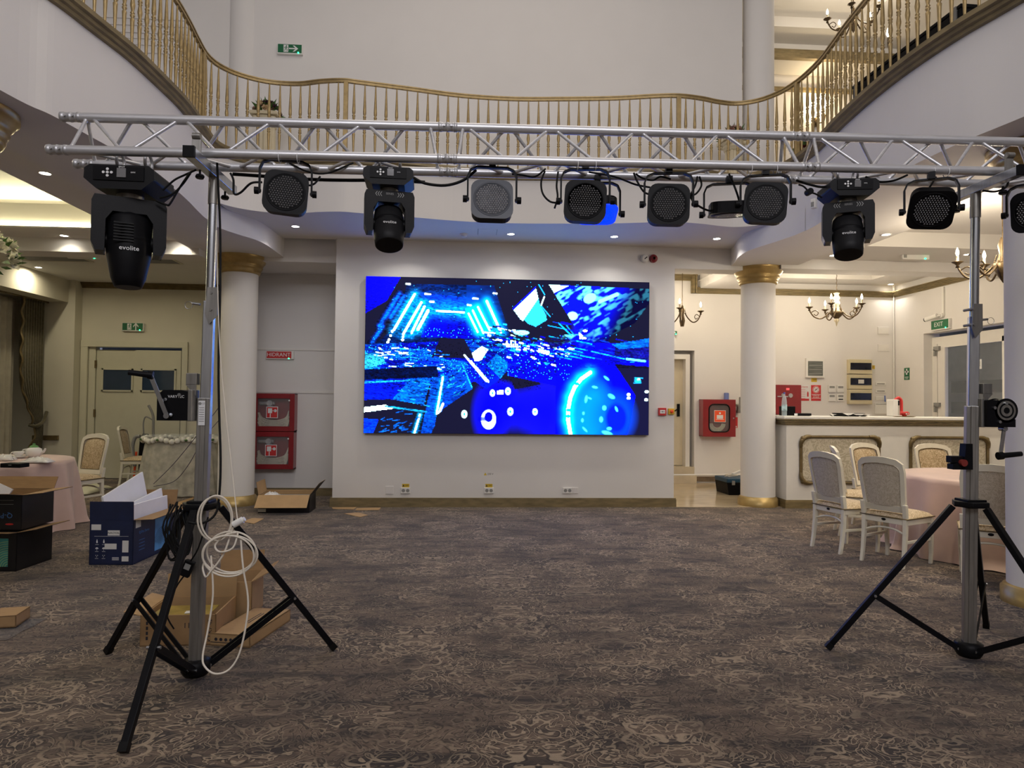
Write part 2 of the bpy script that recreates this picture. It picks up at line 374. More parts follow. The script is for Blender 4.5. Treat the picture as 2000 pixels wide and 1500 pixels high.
# balcony edge: the white curved band all round the well
f = ribbon(MB(), EL, ZB, ZS); ribbon(f, EM, ZA, ZS); ribbon(f, ER, ZB, ZS)
ribbon(f, BL, ZB, ZA+.02); ribbon(f, BR, ZB, ZA+.02, flip=True)
struct('trim', f, m_wall, label='curved white plaster band of the balcony edge').name = 'trim_1'
# gilded moulding on top of the band
g = MB(); prof = [(.0, ZS-.07), (.03, ZS-.065), (.035, ZS-.04), (.055, ZS-.03), (.06, ZS-.005), (.085, ZS+.005), (.085, ZS+.045), (.0, ZS+.05), (-.10, ZS+.05)]
for (d0, z0), (d1, z1) in zip(prof, prof[1:]):
    A, B = offset(E_all, -d0), offset(E_all, -d1)
    for i in range(len(A)-1):
        g.add([(A[i].x, A[i].y, z0), (A[i+1].x, A[i+1].y, z0), (B[i+1].x, B[i+1].y, z1), (B[i].x, B[i].y, z1)], [(0, 1, 2, 3)], 0, False)
struct('trim_2', g, m_skirt, label='gilded moulding along the balcony edge')
# ceilings under the gallery
xl = lambda P: [(p.x, p.y) for p in P]
c = MB()
def soffit(path, x1, z, mb):
    for a, b in zip(path, path[1:]): mb.quad((a.x, a.y, z), (b.x, b.y, z), (x1, b.y, z), (x1, a.y, z))
bm_l = [p for p in EL if p.y <= 7.8] + BL[1:]; bm_r = BR[::-1] + [p for p in ER if p.y < 7.6]
b = MB(); soffit(bm_l, -3.75, ZB, b); b.quad((-3.75, -4.9, ZB), (-3.75, YW, ZB), (-3.75, YW, ZC+.02), (-3.75, -4.9, ZC+.02))
b.bb((-3.75, YW-.001, ZB), (-2.63, 10.15, ZS))
struct('ceiling_beam', b, m_ceil, label='white beam over the left row of columns')
b = MB(); soffit(bm_r, 4.75, ZB, b); b.quad((4.75, -4.9, ZB), (4.75, 9.5, ZB), (4.75, 9.5, ZC+.02), (4.75, -4.9, ZC+.02))
b.bb((3.82, YW-.001, ZB), (4.75, 10.15, ZS))
struct('ceiling_beam', b, m_ceil, label='white beam over the right row of columns')
def holed(mb, X0, X1, Y0, Y1, hx0, hx1, hy0, hy1, z, zt):
    for a in ((X0, hx0, Y0, Y1), (hx1, X1, Y0, Y1), (hx0, hx1, Y0, hy0), (hx0, hx1, hy1, Y1)):
        if a[1]-a[0] > .001 and a[3]-a[2] > .001: mb.quad((a[0], a[2], z), (a[1], a[2], z), (a[1], a[3], z), (a[0], a[3], z))
    P = [(hx0, hy0), (hx1, hy0), (hx1, hy1), (hx0, hy1)]
    for (x, y), (u, v) in zip(P, P[1:]+P[:1]): mb.quad((x, y, z), (u, v, z), (u, v, zt), (x, y, zt))
    mb.quad((hx0, hy0, zt), (hx1, hy0, zt), (hx1, hy1, zt), (hx0, hy1, zt))
holed(c, -8.6, -3.75, -4.9, 9.34, -7.6, -4.36, 2.2, 8.78, ZC, ZC+.30)
c.quad((-8.6, 9.7, ZC), (-3.3, 9.7, ZC), (-3.3, 13.2, ZC), (-8.6, 13.2, ZC))
struct('ceiling', c, m_ceil, label='white ceiling over the left side with a lit tray')
c = MB(); holed(c, 4.75, 9, -4.9, 9.5, 5.25, 7.3, 1.5, 8.62, ZC, ZC+.20)
c.quad((4.3, 9.85, 3.8), (9, 9.85, 3.8), (9, 10.5, 3.8), (4.3, 10.5, 3.8)); holed(c, 4.3, 9, 10.5, 13.2, 5.0, 7.4, 10.6, 12.0, 3.8, 3.93)
c.quad((2.9, YW, 3.92), (4.35, YW, 3.92), (4.35, 13.2, 3.92), (2.9, 13.2, 3.92))
struct('ceiling', c, m_ceil, label='white ceiling over the bar side with a shallow tray')
c = MB()
P = [p for p in EM]; pts = [(p.x, p.y, ZA) for p in P] + [(3.82, YW+.05, ZA), (-2.63, YW+.05, ZA)]
mid = MB()
for a, q in zip(P, P[1:]): mid.quad((a.x, a.y, ZA), (q.x, q.y, ZA), (q.x, YW+.05, ZA), (a.x, YW+.05, ZA))
struct('ceiling', mid, m_ceil, label='white curved ceiling in front of the screen wall')
struct('ceiling', MB().bb((-9.2, -5.1, 9.0), (9.2, 14, 9.1)), m_ceil, label='high ceiling over the well')
struct('ceiling_beam', MB().bb((-8.6, 9.34, 3.42), (-3.62, 9.72, ZC+.1)), m_wall, label='shallow cross beam on the left side')
struct('ceiling_beam', MB().bb((4.5, 9.5, 3.456), (9, 9.86, 3.95)), m_wall, label='shallow cross beam before the bar')
struct('ceiling_beam', MB().bb((4.35, 9.86, 3.66), (5.15, 12.6, 3.95)), m_wall, label='beam along the passage side of the bar')
struct('ceiling_beam', MB().bb((-8.3, 9.72, 3.2), (-7.2, 12.98, ZC+.1)), m_wallL, label='dropped beam above the curtained window')
# balcony floors keep the gallery light off the side ceilings
c = MB().bb((-9.2, -5, ZS+.02), (-4.2, 13.2, ZS+.06)).bb((-4.2, 8.6, ZS+.02), (-2.3, 13.2, ZS+.06)).bb((5, -5, ZS+.02), (9.2, 13.2, ZS+.06)).bb((-2.3, 8.9, ZS+.02), (3.2, 10, ZS+.06)).bb((3.2, 8.7, ZS+.02), (5, 13.2, ZS+.06))
for Pth, x1 in ((EL, -4.2), (ER, 5.0)):
    for a, q in zip(Pth, Pth[1:]): c.quad((a.x, a.y, ZS+.04), (q.x, q.y, ZS+.04), (x1, q.y, ZS+.04), (x1, a.y, ZS+.04))
for a, q in zip(EM, EM[1:]): c.quad((a.x, a.y, ZS+.04), (q.x, q.y, ZS+.04), (q.x, 8.95, ZS+.04), (a.x, 8.95, ZS+.04))
struct('balcony_floor', c, m_ceil, label='floor of the balcony')
# walls
w = MB().bb((-1.865, YW, 0), (2.985, 9.9, ZS)).bb((-1.865, 9.9, 0), (-1.6, 10.79, 3.5)).bb((-3.3, 9.82, 3.45), (-1.865, 10.2, ZS)).bb((2.985, YW, 3.45), (4.0, 10.0, ZS))
struct('wall_back', w, m_wall, label='white wall that carries the screen')
struct('wall_alcove', MB().bb((-3.4, 10.78, 0), (-1.6, 10.9, 3.5)).bb((-3.4, 9.9, 0), (-3.28, 13, ZC)).bb((-3.4, 10.2, 3.45), (-1.6, 10.9, 3.5)), m_wall)
w = MB()      # wall behind the passage and the bar, with a door hole
for a in ((2.9, 3.35, 0, 4), (3.35, 4.27, 2.49, 4), (4.27, 9, 0, 4)): w.bb((a[0], 12.57, a[2]), (a[1], 12.85, a[3]))
w.bb((3.3, 12.85, 0), (4.4, 12.95, 4))
struct('wall_passage', w, m_wall, label='white wall behind the passage and the bar')
struct('wall_passage', MB().bb((2.87, 9.9, 0), (2.985, 12.57, 4)), m_wall, label='side wall of the passage')
w = MB()
for a in ((-5, 9.85, 0, 4), (9.85, 11.73, 2.79, 4), (11.73, 12.6, 0, 4)): w.bb((8.2, a[0], a[2]), (8.5, a[1], a[3]))
struct('wall_right', w, m_wall)
w = MB()      # wall with the double doors
for a in ((-8.6, -6.95, 0, 4), (-6.95, -5.27, 2.42, 4), (-5.27, -3.28, 0, 4)): w.bb((a[0], 12.95, a[2]), (a[1], 13.2, a[3]))
w.bb((-7.72, 12.72, 0), (-7.08, 12.96, ZC))
struct('wall_doors', w, m_wallL, label='cream wall with the double doors')
struct('wall_left', MB().bb((-8.6, -5, 0), (-8.35, 6.5, ZC)).bb((-8.6, 12.6, 0), (-8.35, 13, ZC)).bb((-8.6, 6.5, 3.0), (-8.35, 12.6, ZC)).bb((-8.6, 6.5, 0), (-8.35, 12.6, .2)), m_wallL)
struct('window_1', MB().bb((-8.5, 6.5, .2), (-8.46, 12.6, 3.0)), m_navyglass, label='dark window behind the curtains')
struct('wall_rear', MB().bb((-8.6, -5.1, 0), (9, -4.95, 9)), m_wall)
# gallery walls
w = MB().bb((-9, 9.75, ZS), (4.02, 9.9, 9)).bb((3.9, 9.9, ZS), (4.02, 12.65, 9)).bb((4.0, 12.6, ZS), (9, 12.8, 9))
struct('wall_gallery', w, m_wall, label='plain white wall of the upper gallery')
struct('wall_gallery', MB().bb((-9.1, -5, ZS), (-9, 9.9, 9)).bb((9, -5, ZS), (9.1, 12.8, 9)), m_wall, label='side walls of the upper gallery')
c = MB(); holed(c, 4.02, 9, 7.8, 12.6, 4.9, 6.75, 8.6, 11.4, 8.1, 8.28); c.bb((4.02, 7.7, 8.1), (9, 7.8, 9))
c.bb((4.5, 11.95, 7.85), (9, 12.6, 8.1))
struct('ceiling', c, m_ceil, label='tray ceiling of the gallery room')
struct('trim_3', MB().bb((4.02, 11.86, 7.80), (9, 11.96, 7.93)).bb((4.02, 11.88, 7.86), (9, 11.94, 7.97)).bb((4.02, 12.52, 7.52), (9, 12.6, 7.58)), m_skirt, label='gilded crown moulding of the gallery room')
t = MB()
for z0, z1, x0, x1 in ((6.33, 6.86, -5.25, -4.0),):
    for a, d in ((0, .05), (.11, .035), (.2, .05)):
        t.bb((x0-1, 9.73, z1-a-d), (x1, 9.752, z1-a)).bb((x0-1, 9.73, z0+a), (x1, 9.752, z0+a+d))
struct('trim_4', t, m_wall, label='white wall panel mouldings in the left gallery corner')
# columns
def column(x, y, label, z1=ZB, up=True):
    o = struct('column', MB().lathe([(.245, 0), (.245, z1)], n=48), m_wall, label=label); o.location = (x, y, 0)
    struct('base_ring', MB().lathe([(.285, 0), (.285, .105), (.27, .112), (.27, .125), (.25, .135), (.245, .14)], n=48), m_gold, o)
    cap = [(.25, z1-.245), (.265, z1-.24), (.28, z1-.21), (.272, z1-.2), (.29, z1-.17), (.305, z1-.15), (.298, z1-.14), (.315, z1-.1), (.33, z1-.09), (.345, z1-.055), (.362, z1-.05), (.362, z1)]
    struct('capital', MB().lathe(cap, n=48), m_gold, o)
    if up: struct('column_shaft', MB().lathe([(.225, ZS+.05), (.225, 9)], n=40), m_wall, o)
column(-3.255, 9.90, 'round white column with gilded capital left of the hydrant alcove')
column(4.31, 9.85, 'round white column with gilded capital between passage and bar')
column(4.405, 4.93, 'round white column in the right foreground beside the lifting stand', up=False)
column(-3.57, 4.93, 'round white column at the left edge above the stacked boxes', up=False)
# skirtings
k = MB()
def skirt(mb, a, b, h=.125, t=.03, dz=0):
    mb.bb((min(a[0], b[0])-t*0, min(a[1], b[1]), dz), (max(a[0], b[0]), max(a[1], b[1]), h))
k.bb((-1.895, YW-.028, 0), (3.015, YW+.01, .112)).bb((-1.885, YW-.02, .11), (3.005, YW, .128)).bb((-1.895, YW, 0), (-1.86, 10.79, .128)).bb((-3.3, 10.75, 0), (-1.86, 10.79, .12)).bb((2.98, YW, 0), (3.015, 9.9, .128))
struct('baseboard_back', k, m_skirt)
struct('baseboard_left', MB().bb((-7.72, 12.69, 0), (-7.08, 12.73, .12)).bb((-5.2, 12.92, 0), (-3.28, 12.96, .12)), m_golddk)
struct('baseboard_right', MB().bb((4.27, 12.545, .03), (9, 12.58, .12)), mat('brown_stone', (.22, .16, .10, 1), .4, noise=.4, scale=5))
# crown mouldings and rails
def crown(mb, a, b, z0, z1, dirn):   # stepped moulding from a to b, projecting along dirn
    n = 5
    for i in range(n):
        d = .02 + .07*(i+1)/n; q0 = z0+(z1-z0)*i/n; q1 = z0+(z1-z0)*(i+1)/n - .003
        x0, x1 = sorted((a[0], b[0])); y0, y1 = sorted((a[1], b[1]))
        if dirn == '-y': mb.bb((x0, y0-d, q0), (x1, y0, q1))
        elif dirn == '-x': mb.bb((x0-d, y0, q0), (x0, y1, q1))
    return mb
struct('trim_5', crown(MB(), (-7.2, 12.95), (-3.4, 12.95), 3.5, ZC, '-y'), m_golddk, label='dark bronze crown moulding over the double doors')
t = crown(MB(), (4.3, 12.57), (8.2, 12.57), 3.57, 3.68, '-y'); crown(t, (8.2, 7.5), (8.2, 12.57), 3.57, 3.68, '-x'); crown(t, (2.98, 12.57), (4.3, 12.57), 3.81, 3.92, '-y'); t.bb((4.19, 12.5, 3.57), (4.3, 12.57, 3.92)).bb((4.21, 12.48, 3.57), (4.24, 12.57, 3.92)).bb((4.255, 12.47, 3.57), (4.285, 12.57, 3.92))
struct('trim_6', t, m_skirt, label='gilded crown moulding around the bar')
struct('trim_7', MB().bb((-7.74, 12.68, .72), (-7.3, 12.73, .80)), m_golddk, label='brown chair rail left of the double doors')
struct('trim_8', MB().bb((-3.28, 10.765, 2.255), (-1.86, 10.79, 2.285)).bb((-3.28, 10.765, 1.59), (-1.86, 10.79, 1.625)), m_trimw, label='white rails across the hydrant alcove')
# passage door, two steps
d = struct('door_1', MB().bb((3.36, 12.80, .31), (4.12, 12.84, 2.33)), mat('door_ivory', (.66, .58, .42, 1), .5, noise=.03), label='ivory passage door with black lever handle')
struct('door_frame', MB().bb((4.12, 12.62, .3), (4.2, 12.84, 2.33)).bb((3.36, 12.62, 2.33), (4.2, 12.84, 2.42)), m_trimw, d)
hx, hz = 4.03, 1.36
struct('door_handle', MB().bb((hx-.025, 12.765, hz-.12), (hx+.025, 12.80, hz+.12)).tube([(hx, 12.77, hz+.02), (hx, 12.72, hz+.02), (hx-.05, 12.71, hz+.01), (hx-.13, 12.72, hz-.035)], .012), m_black, d)
struct('floor', MB().bb((2.99, 12.42, 0), (4.27, 12.6, .15)).bb((2.99, 12.55, .15), (4.27, 12.8, .30)), mat('marble_step', (.55, .47, .34, 1), .25, noise=.12, scale=4), label='two marble steps under the passage door')
struct('trim_9', MB().cyl((2.99, 12.40, .16), (5.3, 12.54, .16), .016, n=8), m_white, label='white pipe along the foot of the passage wall')
# glazed door at the right, with dark panel behind
d = struct('door_2', MB().bb((8.36, 9.9, 0), (8.42, 10.0, 2.72)).bb((8.36, 11.6, 0), (8.42, 11.73, 2.72)).bb((8.36, 10.0, 2.6), (8.42, 11.6, 2.72)).bb((8.34, 11.38, .05), (8.40, 11.56, 2.64)).bb((8.34, 9.95, 2.52), (8.40, 11.38, 2.64)).bb((8.34, 9.95, .05), (8.40, 10.1, 2.6)), m_trimw, label='white framed glass door with grey hinges')
struct('pane', MB().bb((8.37, 10.1, .1), (8.375, 11.38, 2.52)), mat('door_glass', (.5, .55, .6, 1), .03, noise=0, alpha=.14), d)
for z in (1.5, 2.5): struct('hinge', MB().bb((8.30, 11.48, z-.02), (8.345, 11.62, z+.05)).bb((8.30, 11.585, z-.12), (8.335, 11.62, z)), m_grey, d)
struct('wall_vestibule', MB().bb((9.4, 8.5, 0), (9.5, 13, 3.2)), mat('vestibule_grey', (.28, .27, .26, 1), .6, noise=.1))
t = MB()
for z in (.95, 1.35, 1.75): t.bb((9.36, 10.6, z), (9.4, 12.6, z+.22))
struct('trim_10', t, mat('dark_band', (.03, .03, .035, 1), .3, noise=.1), label='dark horizontal bands beyond the glass door')
struct('window_2', MB().bb((9.36, 9.4, .2), (9.39, 10.45, 1.95)), mat('daylit_pane', (.5, .6, .9, 1), .2, noise=.1, emit=1.3, ecol=(.42, .52, 1, 1)), label='bright bluish pane beyond the glass door')
# double doors at the left
md = mat('door_cream', (.60, .58, .45, 1), .5, noise=.02)
d = struct('door_3', MB().bb((-6.82, 12.985, .01), (-6.12, 13.03, 2.37)), md, label='left leaf of the cream double doors, standing ajar')
def leafwin(d, x0, x1, y):
    struct('window_frame', MB().bb((x0-.03, y-.02, 1.60), (x1+.03, y, 1.63)).bb((x0-.03, y-.02, 2.0), (x1+.03, y, 2.03)).bb((x0-.03, y-.02, 1.60), (x0, y, 2.03)).bb((x1, y-.02, 1.60), (x1+.03, y, 2.03)), md, d)
    struct('pane', MB().bb((x0, y-.008, 1.63), (x1, y-.002, 2.0)), m_navyglass, d)
leafwin(d, -6.69, -6.19, 12.985)
for z in (.45, 1.2, 2.1): struct('hinge', MB().cyl((-6.83, 12.97, z-.07), (-6.83, 12.97, z+.07), .02, n=10), m_golddk, d)
d = struct('door_4', MB().bb((-6.12, 12.955, .01), (-5.30, 13.0, 2.37)), md, label='right leaf of the cream double doors')
leafwin(d, -5.98, -5.41, 12.955)
struct('trim_11', MB().bb((-7.07, 12.91, 0), (-6.95, 12.96, 2.42)).bb((-5.27, 12.91, 0), (-5.17, 12.96, 2.42)).bb((-7.07, 12.905, 2.42), (-5.17, 12.96, 2.53)).bb((-6.95, 12.96, 0), (-6.83, 13.1, 2.42)), mat('architrave', (.64, .62, .49, 1), .5, noise=.02), label='cream architrave of the double doors')
struct('wall_lobby', MB().bb((-7.2, 13.9, 0), (-5, 14, 3)), mat('lobby_blue', (.10, .13, .20, 1), .6, noise=.2))
# ================================================================== balustrade of the gallery
ZR0, ZR1 = ZS+.05, 5.40
def arc(P):
    L = [0]
    for a, b in zip(P, P[1:]): L.append(L[-1]+(b-a).length)
    return L
def along(P, L, s):
    for i in range(len(P)-1):
        if L[i+1] >= s: 
            t = (s-L[i])/max(L[i+1]-L[i], 1e-6); return P[i].lerp(P[i+1], t)
    return P[-1]
H = ZR1-.045-ZR0
bal = MB().lathe([(.006, 0), (.008, H*.02), (.017, H*.30), (.019, H*.33), (.011, H*.345), (.02, H*.36), (.02, H*.37), (.011, H*.38), (.02, H*.39), (.012, H*.405), (.02, H*.455), (.021, H*.47), (.013, H*.535), (.02, H*.545), (.011, H*.555), (.02, H*.565), (.02, H*.575), (.011, H*.59), (.019, H*.605), (.020, H*.64), (.008, H*.98), (.008, H)], n=10)
bal_me = bal.mesh('baluster', [m_goldb])
Ein = offset(E_all, .045)
iA = min(range(len(Ein)), key=lambda i: (Ein[i]-Vector((-2.99, 7.72, 0))).length)
iB = min(range(len(Ein)), key=lambda i: (Ein[i]-Vector((-1.52, 8.3, 0))).length)
iC = min(range(len(Ein)), key=lambda i: (Ein[i]-Vector((2.60, 8.34, 0))).length)
iD = min(range(len(Ein)), key=lambda i: (Ein[i]-Vector((3.93, 7.85, 0))).length)
i0 = min(range(len(Ein)), key=lambda i: abs(Ein[i].y-3.6) + 10*(i > iA)); i1 = min(range(iD, len(Ein)), key=lambda i: abs(Ein[i].y-3.6))
def railing(a, b, n, label, post_a, post_b):
    P = Ein[a:b+1]; L = arc(P); root = thing('balcony_railing', label, 'railing', (P[len(P)//2].x, P[len(P)//2].y, ZR0), 0, 'gilded railing sections of the gallery')
    o = Vector(root.location); Q = [p-Vector((o.x, o.y, 0)) for p in P]
    h = MB(); z = ZR1-o.z
    for i in range(len(Q)-1):
        A, B = Q[i], Q[i+1]; t = (B-A).normalized(); A = A - t*.004; B = B + t*.004
        for w, t0, t1 in ((.034, -.045, -.012), (.05, -.014, 0)): h.bar((A.x, A.y, z+(t0+t1)/2), (B.x, B.y, z+(t0+t1)/2), w, t1-t0)
    obj('handrail', h, m_goldb, root)
    for i in range(n):
        s = L[-1]*(i+.75)/(n+.5); p = along(P, L, s)
        c = obj('baluster', bal_me, None, root); c.location = (p.x-o.x, p.y-o.y, 0)
    for use, q in ((post_a, Q[0]), (post_b, Q[-1])):
        if use: obj('post', MB().box((q.x, q.y, (ZR1-ZR0-.03)/2), (.052, .052, ZR1-ZR0-.03)), m_goldb, root, bevel=.004)
railing(i0, iA, 34, 'gilded railing section along the left side of the gallery, running towards the viewer', False, False)
railing(iA, iB, 15, 'short inward curving railing section behind the flower stand left of the screen', True, True)
railing(iB, iC, 32, 'long middle railing section of the gallery directly above the screen', False, False)
railing(iC, iD, 13, 'short curving railing section above the right column, with square post at each end', True, True)
railing(iD, i1, 34, 'gilded railing section along the right side of the gallery with a black case behind', False, False)
# things standing on the gallery
def rose(mb, c, r, mat, tilt):
    m = Matrix.Translation(c) @ Matrix.Rotation(tilt[0], 4, 'X') @ Matrix.Rotation(tilt[1], 4, 'Y')
    for ring, (rr, n, h, op) in enumerate(((.35, 3, .75, .1), (.65, 5, .65, .35), (1.0, 6, .45, .75))):
        for k in range(n):
            a = 2*PI*(k+.5*ring)/n; q = m @ Matrix.Rotation(a, 4, 'Z')
            mb.sheet(lambda u, v: q @ Vector((r*(rr*(.3+.7*v))*(1 - .25*(2*u-1)**2), r*rr*(u-.5)*1.5*math.sin(PI*min(.35+.55*v, 1)), r*h*(v**(.6+op)) - r*.25*op*v*v)), 4, 4, mat)
    return mb
def bouquet(name, label, loc, w, cols, seed, group=None):
    g = random.Random(seed); root = thing(name, label, 'flowers', loc, 0, group)
    lf = MB()
    for i in range(46):
        a, e = g.uniform(0, 2*PI), g.uniform(-.3, 1.4); d = Vector((math.cos(a)*math.cos(e)*w, math.sin(a)*math.cos(e)*w*.8, math.sin(e)*w*.8+.02)); l = g.uniform(.05, .09)
        s = Vector((g.uniform(-1, 1), g.uniform(-1, 1), g.uniform(-.5, 1))).normalized(); t = d.cross(s).normalized()*l*.3
        lf.add([d*.72, d*.95+t, d*1.0+d.normalized()*l, d*.95-t], [(0, 1, 2, 3)])
    obj('foliage', lf, m_leaf, root)
    for i in range(17):
        a = 2.4*i; e = .05+1.35*(i/17.0); r = g.uniform(.045, .062)*w/.19
        d = Vector((math.cos(a)*math.cos(e)*w*.85, math.sin(a)*math.cos(e)*w*.7, math.sin(e)*w*.8+.02))
        q = MB(); rose(q, (0, 0, 0), r, 0, (0, 0)); k = d.to_track_quat('Z', 'Y')
        obj('rose', q, cols[i % len(cols)], root, loc=d).rotation_euler = k.to_euler()
    return root
m_plum = mat('plum_petal', (.06, .012, .035, 1), .7, noise=.3, scale=30); m_dusk = mat('dusty_petal', (.40, .22, .17, 1), .7, noise=.2, scale=30)
m_cream = mat('cream_petal', (.66, .50, .30, 1), .7, noise=.15, scale=30); m_crim = mat('crimson_petal', (.16, .006, .018, 1), .7, noise=.2, scale=30); m_blush = mat('blush_petal', (.62, .42, .38, 1), .7, noise=.15, scale=30)
def pedestal(x, y, h, label):
    r = thing('flower_pedestal', label, 'pedestal', (x, y, ZS+.06), 0, 'fluted pedestals on the gallery')
    obj('base', MB().box((0, 0, .04), (.34, .34, .08)).box((0, 0, .10), (.28, .28, .04)), m_ivory, r, bevel=.006)
    n = 40; V = []
    for z in (.12, h-.16):
        for k in range(n): a = 2*PI*k/n; q = .115-.012*(k % 4 in (0, 1)); V.append((q*math.cos(a), q*math.sin(a), z))
    obj('shaft', MB().add(V, [(k, (k+1) % n, n+(k+1) % n, n+k) for k in range(n)]), m_ivory, r)
    cp = MB().lathe([(.115, h-.17), (.13, h-.16), (.125, h-.14), (.14, h-.13), (.15, h-.10), (.135, h-.09), (.17, h-.05)], n=32)
    for a in (.25, .75, 1.25, 1.75): cp.lathe([(.01, -.03), (.035, -.02), (.04, 0), (.035, .02), (.01, .03)], (.165*math.cos(a*PI), .165*math.sin(a*PI), h-.075), n=12)
    obj('capital', cp, m_ivory, r); obj('slab', MB().box((0, 0, h-.02), (.36, .36, .045)), m_ivory, r, bevel=.006)
    return ZS+.06+h
zt = pedestal(-2.72, 9.2, .84, 'cream fluted pedestal under plum flowers by the left gallery column')
bouquet('flower_arrangement', 'round arrangement of plum, dusty pink and cream roses on the left pedestal', (-2.72, 9.2, zt), .19, [m_plum, m_dusk, m_cream, m_plum, m_dusk], 3, 'rose arrangements on the gallery')
zt = pedestal(3.69, 9.25, .76, 'cream fluted pedestal before the right gallery column')
bouquet('flower_arrangement', 'round arrangement of pink, cream and black roses on the right pedestal', (3.69, 9.25, zt), .19, [m_blush, m_cream, m_dusk, m_plum, m_blush], 5, 'rose arrangements on the gallery')
zt = pedestal(4.55, 8.75, .42, 'short cream pedestal under crimson roses in the right gallery corner')
bouquet('flower_arrangement', 'crimson rose arrangement on the short pedestal in the right gallery corner', (4.55, 8.75, zt), .21, [m_crim], 8, 'rose arrangements on the gallery')
t = thing('equipment_case', 'long black case lying behind the right gallery railing', 'case', (4.02, 5.85, ZS+.061), R(2))
obj('body', MB().box((0, 0, .125), (.28, 1.45, .25)), m_black, t, bevel=.01); obj('lid', MB().box((0, 0, .265), (.29, 1.46, .03)), m_black, t, bevel=.006)
for q in (-.66, .66): obj('corner_guard', MB().box((-.13, q, .14), (.05, .05, .28)), m_grey, t, bevel=.004)
# ================================================================== LED wall
def screen_picture(Wd, Hd):
    yy, xx = np.mgrid[0:Hd, 0:Wd].astype(np.float32)
    X = 712 + (xx+.5)/Wd*552; Y = 543 + (yy+.5)/Hd*305      # drawn in the photo's own pixel frame
    r = np.random.RandomState(4); img = np.zeros((Hd, Wd, 3), np.float32)
    def vnoise(sx, sy, seed, rot=0.0):
        q = np.random.RandomState(seed).rand(64, 64).astype(np.float32)
        u = (X*math.cos(rot)+Y*math.sin(rot))/sx; v = (-X*math.sin(rot)+Y*math.cos(rot))/sy
        i, j = np.floor(u).astype(int), np.floor(v).astype(int); a, b = u-i, v-j; a = a*a*(3-2*a); b = b*b*(3-2*b)
        g = lambda m, n: q[(j+n) % 64, (i+m) % 64]
        return (g(0, 0)*(1-a)+g(1, 0)*a)*(1-b)+(g(0, 1)*(1-a)+g(1, 1)*a)*b
    def inside(P):
        P = np.array(P, np.float32); w = np.zeros(X.shape, bool); n = len(P)
        for k in range(n):
            (x0, y0), (x1, y1) = P[k], P[(k+1) % n]
            if y0 == y1: continue
            w ^= ((y0 > Y) != (y1 > Y)) & (X < (x1-x0)*(Y-y0)/(y1-y0)+x0)
        return w
    def put(m, col, a=1.0):
        m = (m*a)[..., None] if m.dtype != bool else (m.astype(np.float32)*a)[..., None]
        img[:] = img*(1-m)+np.array(col, np.float32)*m
    def poly(P, col, a=1.0): put(inside(P), col, a)
    def dseg(p, q):
        d = np.array(q, np.float32)-np.array(p, np.float32); L = max(float(d@d), 1e-6)
        t = np.clip(((X-p[0])*d[0]+(Y-p[1])*d[1])/L, 0, 1); return np.hypot(X-p[0]-t*d[0], Y-p[1]-t*d[1])
    def line(p, q, w, col, glow=0, gc=(0, .5, 1)):
        D = dseg(p, q)
        if glow: put(np.exp(-(D/glow)**2)*.8, gc)
        put(np.clip(w/2+.6-D, 0, 1), col)
    def ell(cx, cy, rx, ry, col, a=1.0, rot=0.0, soft=.12):
        u = (X-cx)*math.cos(rot)+(Y-cy)*math.sin(rot); v = -(X-cx)*math.sin(rot)+(Y-cy)*math.cos(rot)
        d = np.hypot(u/rx, v/ry); put(np.clip((1-d)/soft, 0, 1), col, a)
    K, NV, BL_, CB, CY, WH = (.005, .005, .016), (.0, .004, .035), (0, .0, .6), (0, .035, .4), (.01, .28, .6), (.7, 1.0, 1.0)
    put(np.ones(X.shape, bool), K)
    n1 = vnoise(40, 10, 1); n2 = vnoise(9, 4, 2); n3 = vnoise(22, 7, 3, -.5)
    m = inside([(712, 543), (778, 543), (752, 590), (712, 615)]); put(m, BL_)
    # hangar tunnel
    m = inside([(790, 556), (958, 556), (990, 655), (985, 690), (715, 690), (770, 640)]); gr = np.exp(-(((X-872)/70)**2+((Y-608)/36)**2))*.9+.08; img[m] = (np.array(NV)[None]+((n2[m]*.5+n1[m]*.5)*gr[m])[:, None]*np.array((0, .10, .6)))
    m = inside([(812, 572), (950, 585), (915, 606), (835, 606)]); put(m, (0, .04, .5), .8)
    poly([(835, 612), (908, 614), (932, 662), (818, 660)], (0, .0, .30)); m = inside([(835, 612), (875, 612), (860, 660), (818, 660)]); put(m, (0, 0, .75), .7)
    line((832, 607), (912, 610), 4, CY, 12, (0, .3, 1)); line((848, 608), (900, 610), 3, WH)
    for p, q, w in (((805, 576), (766, 647), 4), ((818, 592), (784, 655), 4), ((824, 600), (800, 652), 4), ((831, 608), (812, 645), 5), ((944, 587), (972, 648), 4), ((927, 599), (950, 644), 3), ((917, 606), (938, 650), 3), ((909, 612), (927, 648), 3)):
        line(p, q, w, WH, 8, (0, .35, 1))
    for x, y in ((763, 650), (760, 658), (757, 666), (755, 671), (784, 660), (783, 666), (858, 672), (857, 677), (896, 670), (900, 676), (852, 693)): ell(x, y, 2.6, 2.6, WH)
    for x, y, w in ((830, 575, 10), (922, 582, 9), (838, 590, 7), (910, 595, 6), (792, 556, 7), (960, 571, 6)): line((x-w/2, y), (x+w/2, y+.5), 3, WH)
    for x0, y0, x1, y1 in ((776, 575, 750, 620), (785, 580, 760, 622), (770, 585, 738, 640), (745, 640, 725, 672)): line((x0, y0), (x1, y1), 5, (0, .10, .65), 4, (0, .05, .5))
    # landing deck
    m = inside([(712, 676), (990, 660), (1010, 720), (1000, 740), (712, 765)]); img[m] = (np.array((0, .005, .25))[None]+((n1[m] > .5)*n2[m]*.6)[:, None]*np.array((.0, .16, .5)))
    poly([(855, 661), (900, 661), (922, 700), (838, 700)], K)
